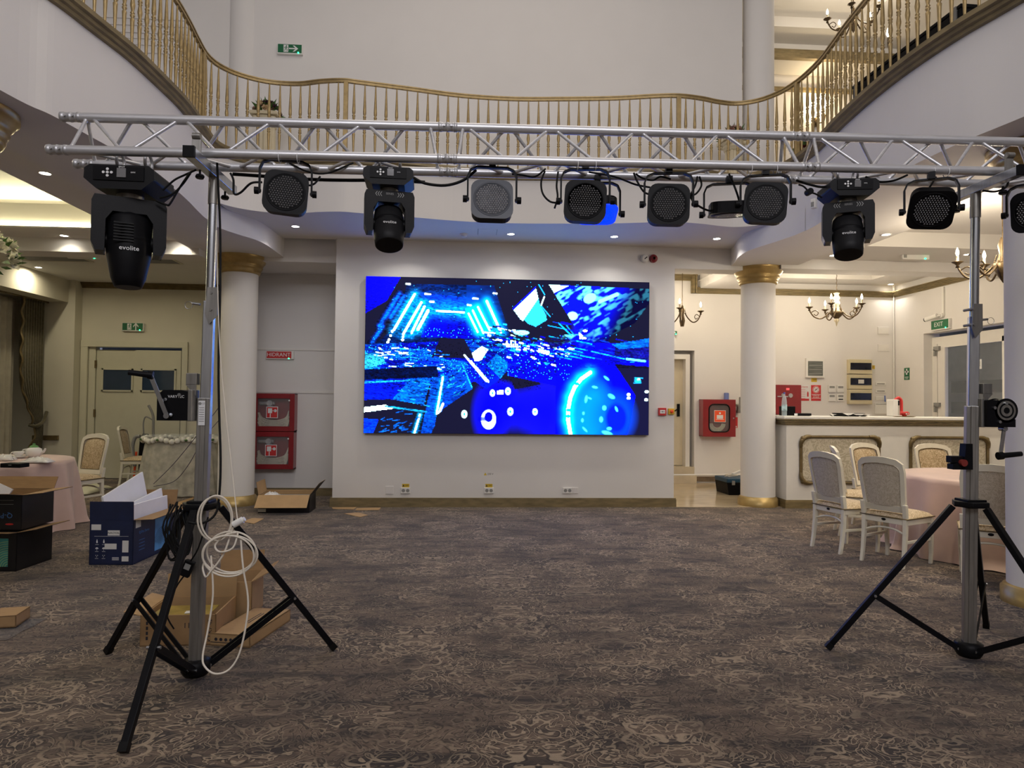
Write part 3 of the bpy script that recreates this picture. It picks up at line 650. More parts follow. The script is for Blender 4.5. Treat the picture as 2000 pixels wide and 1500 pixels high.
    for k in range(110):
        x, y = r.uniform(712, 860), r.uniform(680, 728); l = r.uniform(4, 18); line((x, y), (x+l, y+r.uniform(-1.5, 2.5)), r.uniform(.6, 1.8), (WH, CY, CB, CB)[r.randint(4)])
    poly([(712, 692), (745, 700), (752, 712), (712, 724)], (.03, .35, .55), .8); poly([(712, 725), (850, 716), (852, 738), (712, 745)], NV)
    line((712, 750), (800, 745), 2.5, CY); poly([(712, 752), (790, 748), (770, 785), (712, 785)], (0, .008, .4))
    m = inside([(800, 742), (838, 740), (825, 795), (765, 782)]); put(m, (0, .09, .5)); poly([(838, 755), (865, 742), (862, 800), (840, 848), (820, 848)], (0, .07, .5))
    m = inside([(862, 738), (902, 710), (918, 760), (862, 800)]); put(m, (0, .05, .45)); 
    for k in range(26):
        x, y = r.uniform(866, 910), r.uniform(722, 780); line((x, y), (x+r.uniform(4, 12), y-r.uniform(2, 7)), 1.2, CY if r.rand() < .5 else NV)
    for k in range(40):
        x, y = r.uniform(775, 850), r.uniform(745, 800); line((x, y), (x+r.uniform(2, 10), y+r.uniform(-1, 3)), 1.4, NV if r.rand() < .6 else CY)
    poly([(712, 784), (760, 782), (820, 792), (800, 848), (712, 848)], K); poly([(712, 798), (752, 793), (770, 800), (712, 808)], WH); line((752, 796), (830, 806), 3, CY)
    poly([(712, 820), (740, 822), (730, 848), (712, 848)], (0, .03, .7)); line((861, 738), (850, 810), 3, WH, 4); line((818, 812), (808, 848), 3, WH, 4); line((853, 812), (862, 790), 4, WH)
    for k in range(30):
        x, y = r.uniform(735, 815), r.uniform(808, 848); line((x, y), (x+r.uniform(3, 14), y-r.uniform(0, 4)), 1.3, (0, .10, .5))
    # dark cockpit and its dials
    poly([(845, 848), (850, 812), (925, 755), (985, 722), (1060, 715), (1075, 760), (1065, 848)], K)
    ell(955, 806, 42, 75, BL_, 1, 0, .7); ell(1000, 800, 60, 50, BL_, .8, 0, .9); ell(1062, 805, 60, 90, BL_, .8, 0, .9); ell(975, 765, 34, 26, BL_, .9, 0, .8); poly([(898, 730), (925, 700), (990, 720), (965, 745), (945, 760)], (0, .008, .4)); poly([(945, 712), (965, 690), (992, 712), (972, 740)], (0, .12, .5))
    poly([(985, 720), (1045, 712), (1050, 750), (1000, 760)], K)
    line((902, 694), (945, 745), 3, WH); line((898, 712), (917, 757), 2, CY)
    for k in range(9): line((915+k*4, 706+k*4.6), (917+k*4, 709+k*4.6), 3, WH)
    for x, y, q in ((957, 768, 6.5), (987, 764, 7), (903, 810, 7.5), (992, 804, 7.5), (1040, 804, 6.5)): ell(x, y, q*.85, q*1.15, WH, soft=.3); ell(x, y, q*.3, q*.4, (0, .5, .8))
    poly([(965, 763), (978, 762), (978, 770), (966, 771)], WH); ell(950, 820, 15, 20, WH, soft=.15); ell(950, 815, 8.5, 11, BL_); poly([(948, 815), (930, 815), (930, 823), (948, 823)], BL_, .9)
    # planet above, window frame
    m = inside([(1058, 551), (1264, 556), (1264, 585), (1236, 625), (1190, 650), (1165, 690), (1110, 695), (1070, 620)])
    cl = vnoise(26, 8, 11, -.55)*.55+vnoise(9, 4, 12, -.55)*.45; fade = np.clip((1240-X-(Y-560)*.5)/130, 0, 1)
    t = np.clip((cl-.53)*6, 0, 1)*np.clip(fade*1.6, .15, 1); base = np.array((0, .004, .55))[None]*np.clip(fade[m]*1.8, .03, 1)[:, None]
    img[m] = base*(1-t[m][:, None])+np.array((.08, .42, .55))[None]*t[m][:, None]
    ell(1112, 613, 11, 9, (.2, .5, .55)); ell(1146, 577, 14, 10, (.15, .5, .55), rot=-.5); line((1166, 583), (1200, 568), 7, (.15, .5, .55)); poly([(1062, 551), (1105, 553), (1075, 568)], (.3, .55, .55))
    poly([(996, 603), (1041, 556), (1052, 580), (1062, 622), (1040, 636), (1024, 630)], (.02, .25, .45)); poly([(996, 603), (1041, 558), (1050, 572), (1015, 625), (1010, 622)], (.3, .55, .6)); line((996, 601), (1041, 556), 3, BL_)
    poly([(1037, 549), (1064, 550), (1125, 648), (1085, 652), (1048, 592)], K); line((1050, 593), (1056, 576), 2, WH); line((1050, 594), (1068, 615), 1.5, CY); line((1045, 552), (1057, 572), 1.5, CY); line((1085, 628), (1110, 652), 2, (0, .3, .8)); line((1100, 632), (1115, 650), 1.5, (0, .2, .6))
    ell(1135, 640, 28, 34, BL_, .8, soft=.8); poly([(1124, 645), (1133, 652), (1127, 660)], WH); ell(1137, 642, 5, 2.4, WH); ell(1135, 657, 5, 2.2, WH)
    # station in the middle, streaks of speed
    m = (np.abs(Y-(700+(X-990)*.10)) < 34+.1*(X-990)) & (X > 985) & (X < 1264); put(m, BL_, .85)
    for k in range(230):
        x = r.uniform(935, 1110); y = 655+(x-935)*.22+r.normal()*14; l = r.uniform(2, 9); line((x, y), (x+l, y+l*.22), r.uniform(1.2, 3.4), [WH, CY, CB, K, BL_][r.randint(5)])
    for k in range(60):
        x = r.uniform(1060, 1264); y = 668+(x-1060)*.22+r.normal()*22; l = r.uniform(10, 40); line((x, y), (x+l, y+l*.2), r.uniform(.8, 2.2), [CB, (0, .3, .9), K, BL_][r.randint(4)])
    for x in (984, 992, 1000): line((x, 665), (x, 676), 2, WH); line((x, 676), (x+4, 676), 2, WH); line((x+4, 676), (x+4, 671), 2, WH)
    poly([(916, 690), (935, 676), (948, 682), (935, 704), (922, 706)], (.6, .95, 1)); poly([(1045, 678), (1068, 684), (1066, 692), (1044, 686)], (.4, .95, 1)); ell(1012, 648, 16, 5, (.2, .8, 1))
    poly([(1060, 660), (1095, 650), (1110, 664), (1070, 680)], K, .8); poly([(1200, 655), (1264, 652), (1264, 700), (1195, 690)], K, .75); poly([(1190, 668), (1264, 655), (1264, 672), (1205, 678)], (0, .09, .5))
    line((1150, 683), (1215, 697), 2, CY); line((1220, 697), (1256, 701), 4, (.1, .6, 1)); line((1228, 704), (1264, 710), 3, (0, .3, .9))
    m = inside([(1080, 700), (1264, 705), (1264, 848), (1080, 848)]); put(m, BL_); poly([(1196, 708), (1264, 712), (1264, 848), (1222, 848), (1238, 770)], K, .99)
    # engine
    ell(1140, 800, 60, 95, (0, .05, .55), .95, .12, .6); ell(1150, 808, 48, 78, (0, .13, .6), .9, .1, .5); ell(1195, 812, 52, 62, (0, .06, .55), .9, 0, .7); ell(1200, 815, 24, 34, (0, .008, .4), 1, 0, .3)
    arcp = [(1148, 725), (1130, 738), (1117, 755), (1109, 775), (1105, 798), (1105, 820), (1110, 848)]
    for p, q in zip(arcp, arcp[1:]): put(np.exp(-(dseg(p, q)/10)**2), (0, .35, .7), .85)
    for p, q in zip(arcp, arcp[1:]): line(p, q, 6.5, WH)
    for x, y in ((1122, 748), (1106, 800), (1105, 812)): ell(x, y, 5, 3.4, (0, .35, .7))
    for x, y, a, b, o in ((1157, 754, 7, 3, .2), (1190, 772, 9, 5, .5), (1176, 795, 5, 6, 0), (1170, 818, 4.5, 7, 0), (1140, 778, 3.5, 9, .15), (1135, 806, 3, 4, 0), (1133, 820, 3, 5, 0), (1182, 845, 13, 5, .3), (1186, 836, 6, 4, 0), (1200, 797, 3, 7, -.4), (1180, 736, 3, 8, -.9), (1138, 838, 8, 2.5, .8), (1147, 776, 5, 2, .4)): ell(x, y, a, b, (.05, .45, .6), .95, o, .4)
    for x, y in ((1244, 738), (1224, 768), (1224, 775), (1260, 762), (1259, 778)): ell(x, y, 4, 3, WH)
    for k in range(7): line((1233+r.uniform(0, 6), 734+k*1.8), (1240+r.uniform(0, 16), 735+k*1.6), 1.3, CY)
    fine = vnoise(3.2, 1.6, 21, .12); fine2 = vnoise(14, 2.2, 22, .15); big2 = vnoise(60, 34, 23)
    g_ = np.clip((.25+1.1*fine)*(.45+.9*fine2)*(.55+.8*big2), .12, 1.35)[..., None]
    solid = ((img[..., 2] > .02) & (img[..., 1] < .5))[..., None]
    lo = ((X < 905) | ((Y > 655) & (Y < 735)))[..., None] & ~((X > 1085) & (Y > 715))[..., None]
    img[:] = np.where(solid & lo, img*g_, img)
    sp = (r.rand(*X.shape) > .965) & (Y > 640) & (Y < 740) & (img[..., 2] > .1) & (X < 1110); img[sp] = CY
    sp = (r.rand(*X.shape) > .93) & (Y > 670) & (Y < 760) & (X > 712) & (X < 1060); img[sp] *= .15
    for k in range(70): ell(r.uniform(760, 1260), r.uniform(546, 660), .9, .9, CY, .7)
    return np.clip(img, 0, 1)**1.22
Wd, Hd = 396, 216
LX0, LX1, LZ0, LZ1 = -1.435, 2.59, 1.033, 3.226
led = thing('led_screen', 'large wall mounted LED screen showing a blue spaceship hangar scene', 'screen', ((LX0+LX1)/2, YW, LZ0))
obj('cabinet', MB().box((0, -.045, (LZ1-LZ0)/2), (LX1-LX0, .088, LZ1-LZ0)), m_black, led, bevel=.003)
def picture():
    V = np.zeros((Hd+1, Wd+1, 3), np.float32); V[..., 0] = np.linspace(-(LX1-LX0)/2+.004, (LX1-LX0)/2-.004, Wd+1)[None]; V[..., 1] = -.0905; V[..., 2] = np.linspace(LZ1-LZ0-.004, .004, Hd+1)[:, None]
    i = np.arange(Hd)[:, None]*(Wd+1)+np.arange(Wd)[None]; Fq = np.stack([i, i+Wd+1, i+Wd+2, i+1], -1).reshape(-1, 4)
    me = bpy.data.meshes.new('picture'); me.from_pydata(V.reshape(-1, 3).tolist(), [], Fq.tolist())
    col = screen_picture(Wd, Hd).reshape(-1, 3); a = me.color_attributes.new('picture', 'FLOAT_COLOR', 'CORNER')
    c = np.ones((len(Fq)*4, 4), np.float32); c[:, :3] = np.repeat(col, 4, 0); a.data.foreach_set('color', c.ravel())
    m = vcol_mat('led_pixels', 5.6); me.materials.append(m); return me
obj('picture', picture(), None, led)
# ================================================================== ceiling fittings
ring_me = MB().lathe([(.047, .001), (.047, -.006), (.06, -.006), (.064, .0)], n=24).mesh('trim_ring', [m_white])
glow_me = MB().lathe([(.0001, -.001), (.048, -.001)], n=20).mesh('lamp', [m_lamp])
def downlight(p, label, power=9, col=NEUT, spread=125):
    t = thing('downlight', label, 'ceiling light', p, 0, 'recessed ceiling downlights')
    obj('trim_ring', ring_me, None, t); obj('lamp', glow_me, None, t)
    l = area('downlight_lamp', (0, 0, -.012), (0, 0, 0), .08, .08, power, col, spread, 'DISK', t)
for i, (x, y) in enumerate(((577, 442), (789, 450), (998, 457), (1200, 462), (1400, 466))):
    downlight(at(x, y, Z=ZA), ['leftmost downlight of the row above the screen', 'downlight above the screen half hidden by a moving head', 'middle downlight of the row above the screen', 'fourth downlight from the left in the row above the screen', 'rightmost downlight of the row above the screen'][i], 5)
for x, y, lb in ((88, 338, 'downlight in the left ceiling nearest the viewer, beside the tray'), (348, 466, 'downlight in the left ceiling just right of the black moving head'), (125, 460, 'downlight under the lit tray edge in the left ceiling')): downlight(at(x, y, Z=ZC), lb, 2.2, (1, .88, .66))
for x, y, lb in ((75, 522, 'downlight above the curtain in the far left ceiling'), (263, 525, 'downlight above the double doors in the far left ceiling')): downlight(at(x, y, Z=ZC), lb, 9, (1, .88, .62), 168)
for x, y, z, lb in ((1697, 457, ZC, 'downlight in the right ceiling beside the right moving head'), (1598, 498, ZC, 'downlight in the right ceiling before the bar beam'), (1740, 555, 3.8, 'downlight in the ceiling corner above the bar')): downlight(at(x, y, Z=z)+Vector((.22 if z < 3.7 else 0, 0, 0)), lb, 8 if z < 3.7 else 2.5, (1, .9, .76))
for x, y, z, lb in ((-6.7, 9.15, ZC, 'added fill downlight of the left ceiling row outside the frame'), (-3.97, 4.1, ZC, 'added fill downlight above the left aisle outside the frame'), (-7.95, 8.0, ZC, 'downlight near the left window outside the frame'), (-7.95, 5.0, ZC, 'second added fill downlight by the left window outside the frame'), (4.98, 5.2, ZC, 'added fill downlight above the right aisle outside the frame'), (6.9, 8.95, ZC, 'added fill downlight before the bar behind the right stand')): downlight((x, y, z), lb, 20 if x > 0 else 14, (1, .89, .68), 125 if x > 0 else 168)  # unseen downlights added to brighten the left room and the bar side
area('cove_strip', (-5.98, 8.62, 3.66), (R(-105), 0, 0), 3.1, .04, 45, (1, .9, .55), 170)
cv = thing('cove_light_strip', 'glowing warm cove light strip in the left ceiling tray', 'strip light', (-5.98, 8.755, ZC+.03))
obj('diffuser', MB().box((0, 0, 0), (3.2, .03, .03)), mat('cove_glow', (1, .9, .6, 1), .4, noise=0, emit=9, ecol=(1, .9, .55, 1)), cv)
obj('channel', MB().box((0, .015, -.017), (3.22, .02, .008)), m_white, cv)
p = at(906, 457, Z=ZA); t = thing('smoke_detector', 'white round smoke detector on the ceiling above the screen', 'detector', p)
obj('base', MB().lathe([(.055, 0), (.055, -.015)], n=24), m_white, t); obj('chamber', MB().lathe([(.042, -.015), (.042, -.03), (.03, -.04), (.0001, -.042)], n=24), m_white, t)
p = at(952, 453, Z=ZA); t = thing('access_hatch', 'flush ceiling hatch outlined by two thin dark joints above the screen', 'hatch', p)
obj('cover', MB().box((0, 0, -.001), (.24, .30, .003)), m_ceil, t)
for q in (-.125, .125): obj('joint', MB().box((q, 0, -.0015), (.006, .30, .003)), m_grey, t)
p = at(248, 523, Z=ZC); t = thing('smoke_detector', 'white smoke detector beside the downlight above the double doors', 'detector', p)
obj('base', MB().lathe([(.055, 0), (.055, -.015)], n=24), m_white, t); obj('chamber', MB().lathe([(.042, -.015), (.042, -.03), (.03, -.04), (.0001, -.042)], n=24), m_white, t)
for (x, y, w, lb) in ((104, 504, .95, 'square slatted air vent in the left ceiling beside the exit lamp'), (305, 509, .62, 'slatted air vent in the left ceiling behind the moving head')):
    p = at(x, y, Z=ZC); t = thing('air_vent', lb, 'vent', p, 0, 'slatted ceiling vents')
    obj('frame', MB().box((0, -.2, -.005), (w, .03, .012)).box((0, .2, -.005), (w, .03, .012)).box((-w/2, 0, -.005), (.03, .43, .012)).box((w/2, 0, -.005), (.03, .43, .012)), m_wallL, t)
    s = MB()
    for k in range(11): s.box((0, -.17+k*.034, -.004), (w-.03, .018, .006))
    obj('slats', s, m_grey, t)
# ================================================================== truss
TILT = -.0105
truss = thing('lighting_truss', 'long aluminium triangular truss hanging the stage lights across the hall', 'truss', (-2.115, 3.745, 2.777), rot=(.045, TILT, 0))
CH = [(-.122, 0), (.122, 0), (0, .212)]
def section(x0, L=1.985):
    s = obj('truss_section', MB().cyl((x0+.02, CH[0][0], 0), (x0+L-.02, CH[0][0], 0), .025, n=20), m_alu, truss)
    for y, z in CH[1:]: obj('chord', MB().cyl((x0+.02, y, z), (x0+L-.02, y, z), .025, n=20), m_alu, s)
    def brace(a, b, r=.0095):
        a, b = Vector(a), Vector(b); mb = MB().cyl(a, b, r, n=10)
        d = (b-a).normalized()
        for q, e in ((a, d), (b, -d)): mb.cyl(q+e*.015, q+e*.034, r*1.45, r*1.05, n=10)
        obj('brace', mb, m_alu, s)
    F_, B_, T_ = CH
    for (ca, cb, off) in ((T_, F_, 0), (T_, B_, .25), (F_, B_, .12)):
        nodes_ = [.085+k*.242 for k in range(8)]
        for k in range(7):
            a, b = (ca, cb) if (k + (1 if off == .25 else 0)) % 2 == 0 else (cb, ca)
            brace((x0+nodes_[k]+.018, a[0], a[1]), (x0+nodes_[k+1]-.018, b[0], b[1]))
        if off != .12:
            brace((x0+.075, T_[0], T_[1]), (x0+.05, cb[0], cb[1])); brace((x0+L-.09, T_[0], T_[1]), (x0+L-.05, cb[0], cb[1]))
for k in range(3): section(k*2.0)
def coupler(x, y, z):
    mb = MB()
    pr = [(.020, -.055), (.026, -.052), (.0275, -.035), (.0245, -.032), (.0245, -.006), (.027, -.004), (.027, .004), (.0245, .006), (.0245, .032), (.0275, .035), (.026, .052), (.020, .055)]
    mb.lathe(pr, n=20, mtx=Matrix.Translation((x, y, z)) @ Matrix.Rotation(R(90), 4, 'Y'))
    for d in (-.02, .02): mb.cyl((x+d, y-.033, z), (x+d, y+.033, z), .006, n=8)
    obj('coupler', mb, m_alud, truss)
for x in (-.008, 1.992, 3.992):
    for y, z in CH: coupler(x, y, z)
# ================================================================== wind-up stands
circ_ = lambda r, n=14: [(r*math.cos(2*PI*k/n), r*math.sin(2*PI*k/n)) for k in range(n)]
def stand(label, base, top, side, legs, r_foot):
    B = Vector((base[0], base[1], 0)); t = thing('lifting_stand', label, 'stand', B, 0, 'wind-up lighting stands')
    T = Vector(top)-B; P = lambda z, dx=0, dy=0: Vector((T.x*z/T.z+dx, T.y*z/T.z+dy, z))
    s = side; U_ = (-.12, 1, 0) if s > 0 else (.42, .9, 0)
    obj('lower_mast', MB().bar(P(.08), P(1.50), .064, .064, up=U_).bar(P(.1, -U_[0]*.033, -.033), P(1.5, -U_[0]*.033, -.033), .026, .006, up=U_), m_zincd, t, bevel=.006)
    obj('middle_mast', MB().bar(P(1.3, .006), P(2.02, .006), .054, .054, up=U_), m_zinc, t, bevel=.005)
    obj('upper_mast', MB().cyl(P(1.9, .008), P(T.z-.02, .008), .024, n=20), m_zinc, t)
    obj('top_sleeve', MB().cyl(P(T.z-.14, .008), P(T.z, .008), .028, n=20), m_zincd, t)
    q = P(T.z); obj('support_arm', MB().box((q.x+.008, q.y-.02, q.z+.025), (.05, .62, .05)), m_zinc, t, bevel=.003)
    obj('arm_cap', MB().box((q.x+.008, q.y-.335, q.z+.025), (.055, .02, .055)), m_black, t)
    obj('truss_adapter', MB().box((q.x+.008, q.y-.245, q.z+.075), (.045, .010, .13)).cyl((q.x-.01, q.y-.25, q.z+.135), (q.x+.03, q.y-.25, q.z+.135), .016, n=12), m_zincd, t)
    for dy, nm in ((-.20, 'clamp_knob'), (.16, 'clamp_knob')):
        c = Vector((q.x+.01, q.y+dy, q.z-.02)); mb = MB().cyl(c, c-Vector((0, 0, .03)), .006, n=8)
        for k in range(6): a = k*PI/3; mb.ball(c+Vector((.014*math.cos(a), .014*math.sin(a), -.035)), .010, 8)
        obj(nm, mb.cyl(c-Vector((0, 0, .045)), c-Vector((0, 0, .025)), .018, n=12), m_black, t)
    k = P(2.0); obj('pulley_bracket', MB().prism([(-.02, -.14), (.0, -.20), (.045, -.15), (.045, .0), (-.01, .0)], .006, 0, facing((k.x+.02*s, k.y-.04, k.z+.09), 0)).cyl((k.x+.03*s, k.y-.05, k.z+.06), (k.x+.03*s, k.y+.03, k.z+.06), .008, n=10).cyl((k.x+.03*s, k.y-.052, k.z-.03), (k.x+.03*s, k.y+.03, k.z-.03), .008, n=10), m_zincd, t)
    obj('safety_pin', MB().cyl((k.x-.035*s, k.y-.02, k.z+.0), (k.x-.075*s, k.y-.02, k.z+.005), .007, n=8).tube([(k.x-s*(.075+.02+.02*math.cos(a)), k.y-.02, k.z-.005+.02*math.sin(a)) for a in [i*PI/8 for i in range(16)]], .0015, 6, closed=True), m_zinc, t)
    k = P(1.60); obj('cable_bracket', MB().box((k.x-.055*s, k.y-.03, k.z), (.055, .05, .06)).prism([(-.0275, -.03), (.0275, -.03), (.0275, -.09)] if s > 0 else [(-.0275, -.03), (.0275, -.03), (-.0275, -.09)], .006, 0, facing((k.x-.055*s, k.y-.052, k.z))), m_zincd, t, bevel=.003)
    # winch
    w = P(1.46); wx = w.x-(.135 if s > 0 else .095)*s
    body = obj('winch_housing', MB().prism([(-.075, -.08), (.085, -.08), (.085, .07), (.05, .08), (-.045, .08), (-.075, .05)] if s > 0 else [(-.07, -.08), (.10, -.08), (.10, -.035), (.035, -.03), (.02, .04), (.0, .075), (-.07, .075)], .10, 0, facing((wx, w.y+.01, w.z))), m_blackm, t, bevel=.006)
    obj('winch_plate', MB().box((w.x-(.042 if s > 0 else -.022), w.y-.045 if s > 0 else w.y-.03, w.z), (.022, .10 if s > 0 else .07, .165)), m_zincd, t, bevel=.003)
    if s > 0:
        obj('name_plate', text_mb('VARYTEC', .0195, 0, facing((wx+.022, w.y-.0915, w.z+.045))), m_print, body)
        h0, h1 = Vector((wx-.012, w.y-.115, w.z-.055)), Vector((wx-.095, w.y-.125, w.z+.155))
        g1 = h1+Vector((-.10, -.02, .012))
    else:
        dr = MB()
        dc = (wx+.045, w.z+.015); dr.cyl((dc[0], w.y-.085, dc[1]), (dc[0], w.y-.0, dc[1]), .062, n=30)
        for y_, rr in ((-.09, .07), (-.005, .07)): dr.cyl((dc[0], w.y+y_, dc[1]), (dc[0], w.y+y_+.006, dc[1]), rr, n=30, mat=1)
        for rr, q_ in ((.056, 0), (.044, 1), (.034, 0), (.018, 1)): dr.cyl((dc[0], w.y-.091-.002*(.06-rr)*20, dc[1]), (dc[0], w.y-.088, dc[1]), rr, n=28, mat=q_)
        obj('drum', dr, [m_zincd, m_blackm], body)
        h0, h1 = Vector((wx+.055, w.y-.06, w.z-.09)), Vector((wx-.035, w.y-.14, w.z-.24)); g1 = h1+Vector((.12, -.005, .012))
    ck = obj('crank', MB().bar(h0, h1, .022, .006, up=(0, 1, 0)).cyl(h0-Vector((0, .012, 0)), h0+Vector((0, .03, 0)), .014, n=12), m_zinc, t)
    obj('grip', MB().cyl(h1, g1, .016, .014, n=14).cyl(h1-(g1-h1)*.12, h1+(g1-h1)*.1, .022, n=14), m_black, ck)
    for dx, dz in ((-.03, .03), (.0, -.05), (.04, .055)): obj('bolt', MB().cyl((wx+dx, w.y-.10, w.z+dz), (wx+dx, w.y-.085, w.z+dz), .009, n=8), m_zinc, body)
    # legs
    if s > 0:
        lp = P(1.42); rl = obj('rating_label', MB().box((lp.x, lp.y-.0405, lp.z), (.034, .002, .13)), m_print, t); q_ = MB().prism(circ_(.008), .001, 0, facing((lp.x-.009, lp.y-.042, lp.z+.05))).merge(text_mb('GS', .014, 0, facing((lp.x+.008, lp.y-.042, lp.z+.05))))
        for i in range(7): q_.box((lp.x, lp.y-.042, lp.z+.028-i*.012), (.026, .001, .003))
        obj('lettering', q_, m_grey, rl)
    k = P(.93); obj('collar', MB().box((k.x, k.y, k.z), (.115, .115, .05)).lathe([(.055, -.02), (.10, -.02), (.10, .012), (.055, .012)], (k.x, k.y, k.z), 6), m_blackm, t, bevel=.004)
    hb = P(.075); obj('hub', MB().lathe([(.02, -.045), (.06, -.045), (.075, -.02), (.075, .03), (.05, .04)], (hb.x, hb.y, hb.z), 12), m_blackm, t)
    for a in legs:
        d = Vector((math.cos(a), math.sin(a), 0)); p0 = Vector((k.x, k.y, k.z-.02))+d*.095; p1 = d*r_foot+Vector((0, 0, .014))
        lg = obj('leg', MB().bar(p0, p1, .033, .033), m_blackm, t, bevel=.003)
        mid = p0.lerp(p1, .62); h2 = Vector((hb.x, hb.y, hb.z))+d*.065
        sd = Vector((-d.y, d.x, 0))*.021
        obj('brace', MB().bar(mid+sd, h2+sd, .006, .03).bar(mid-sd, h2-sd, .006, .03), m_blackm, t)
        obj('bolt', MB().cyl(mid-sd*1.5, mid+sd*1.5, .008, n=8), m_zinc, t); obj('bolt', MB().cyl(h2-sd*1.5, h2+sd*1.5, .008, n=8), m_zinc, t)
        obj('rubber_foot', MB().bar(p1.lerp(p0, .03), p1-(p0-p1).normalized()*.004, .037, .037), m_rubber, lg)
    return t
ang = lambda c, f: math.atan2(f[1]-c[1], f[0]-c[0])
cL = (-1.425, 3.755); tl = at(415, 372, Y=3.745)
stand('black legged lifting stand with white cable coil, left end of the truss', cL, (tl.x, 3.745, 2.685), 1, [ang(cL, f) for f in ((-2.066, 4.146), (-1.423, 2.966), (-.779, 4.164))], .765)
cR = (2.965, 3.86); tr = at(1903, 392, Y=3.745)
sR = stand('lifting stand with exposed winch drum in front of the pink table', cR, (tr.x, 3.745, 2.735), -1, [R(165), R(285), R(45)], .775)
b = MB(); q = Vector((-.05, -.06, 1.18))
obj('clamp_bracket', MB().prism([(-.09, -.05), (.03, -.05), (.03, .10), (-.01, .10), (-.02, .0), (-.09, -.02)], .05, 0, facing((q.x-.015, q.y+.02, q.z))).box((q.x-.075, q.y, q.z+.008), (.07, .05, .04)), m_black, sR, bevel=.004)
obj('red_knob', MB().cyl((q.x-.05, q.y-.05, q.z-.01), (q.x-.05, q.y-.02, q.z-.01), .02, n=16), mat('red_knob', (.20, .025, .02, 1), .4), sR, label='red knob on the black clamp')
# ================================================================== moving heads
def moving_head(label, x, zt, yaw, sc, tilt, back=False, turn=0):
    t = thing('moving_head_light', label, 'stage light', (x, 3.70, zt), yaw, 'moving head stage lights'); k = sc
    t.scale = (k, k, k)
    obj('base', MB().prism([(-.13, -.015), (-.11, .0), (.11, .0), (.13, -.015), (.132, -.055), (.085, -.095), (-.085, -.095), (-.132, -.055)], .20, 0, facing((0, .10, 0))), m_blacks, t, bevel=.006)
    dp = obj('display_panel', MB().box((0, -.102, -.035), (.19, .006, .055)), m_black, t)
    obj('screen', MB().box((.012, -.107, -.033), (.034, .004, .036)), m_lens, dp)
    for dx, dz in ((-.04, 0), (-.055, 0), (-.025, 0), (-.04, .013), (-.04, -.013)): obj('button', MB().cyl((dx, -.104, -.033+dz), (dx, -.109, -.033+dz), .0052, n=12), m_print, dp)
    obj('lettering', text_mb('SPOT', .010, 0, facing((.012, -.106, -.010))).merge(text_mb('DMX', .008, 0, facing((.055, -.106, -.03)))), m_print, dp)
    for dx in (-.055, .055): obj('hook_clamp', MB().box((dx, .03, .012), (.03, .06, .03)).tube([(dx, .03+.034*math.cos(a), .055+.034*math.sin(a)) for a in [R(-200+i*20) for i in range(15)]], .007, 6), m_alud, t)
    obj('swivel', MB().cyl((0, 0, -.095), (0, 0, -.112), .05, n=24), m_zincd, t)
    y = MB()
    U = [(-.122, -.115), (.122, -.115), (.132, -.14), (.132, -.30), (.118, -.335), (.085, -.335), (.083, -.21), (.06, -.175), (-.06, -.175), (-.083, -.21), (-.085, -.335), (-.118, -.335), (-.132, -.30), (-.132, -.14)]
    n = len(U); A = [(a, -.055, b) for a, b in U]; B = [(a, .055, b) for a, b in U]
    fc = [(0, 1, 2, 7, 8, 9), (9, 10, 11, 12, 13), (2, 3, 4, 5, 6, 7)]
    fc = [(0, 1, 2, 7, 8, 9, 13), (2, 3, 4, 5, 6, 7), (9, 10, 11, 12, 13)] if False else [(0, 1, 8, 9), (1, 2, 7, 8), (9, 13, 0), (2, 3, 6, 7), (3, 4, 5, 6), (13, 9, 10, 12), (10, 11, 12)]
    y.add(A, fc); y.add(B, [f[::-1] for f in fc]); y.add(A+B, [(i, n+i, n+(i+1) % n, (i+1) % n) for i in range(n)])
    yk = obj('yoke', y, m_blacks, t, bevel=.008)
    if not back:
        mk = text_mb('SERIES', .015, 0, facing((0, -.0565, -.132)))
        for sx_ in (-1, 1):
            for i in range(3): mk.merge(MB().prism([(0, -.012), (.004, -.012), (.012, 0), (.004, .012), (0, .012), (.008, 0)], .001, 0, facing((sx_*(.04+i*.012), -.0562, -.135)) @ Matrix.Scale(sx_, 4, (1, 0, 0))))
        obj('lettering', mk, m_grey, yk)
    hp = Vector((0, 0, -.285)); mt = Matrix.Rotation(0, 4, 'Z') @ Matrix.Translation(hp) @ Matrix.Rotation(tilt, 4, 'X')
    prof = [(.02, .10), (.06, .098), (.076, .085), (.082, .03), (.082, -.03), (.080, -.09), (.074, -.14), (.070, -.142)] if not back else [(.02, .12), (.07, .115), (.083, .09), (.083, -.02), (.08, -.06), (.063, -.15), (.05, -.185), (.045, -.187)]
    hd = MB().lathe([(r_, z_) for r_, z_ in prof], n=28, mtx=mt, sx=1, sy=.9)
    head = obj('head', hd, m_blacks if not back else m_black, t)
    e = prof[-1]
    obj('lens', MB().lathe([(e[0]-.002, e[1]+.004), (e[0]-.012, e[1]+.012), (.03, e[1]+.02), (.0001, e[1]+.014)], n=24, mtx=mt, sy=.9), m_lens, head)
    obj('collar', MB().lathe([(.083, .012), (.0845, .008), (.0845, -.0), (.083, -.004)], n=28, mtx=mt, sy=.9), m_black, head)
    obj('lettering', text_mb('evolite', .026, 0, mt @ Matrix.Translation((0, -.0755, -.045)) @ UP), m_print, head)
    if back:
        g = MB()
        for i in range(7): g.box((-.02, -.078, .055-i*.012), (.07, .004, .005), mtx=mt)
        obj('vent_slats', g, m_rubber, head)
    obj('pivot', MB().cyl((-.088, 0, -.285), (.088, 0, -.285), .03, n=20), m_black, head)
    for q in (yk, head): q.rotation_euler = (0, 0, turn)
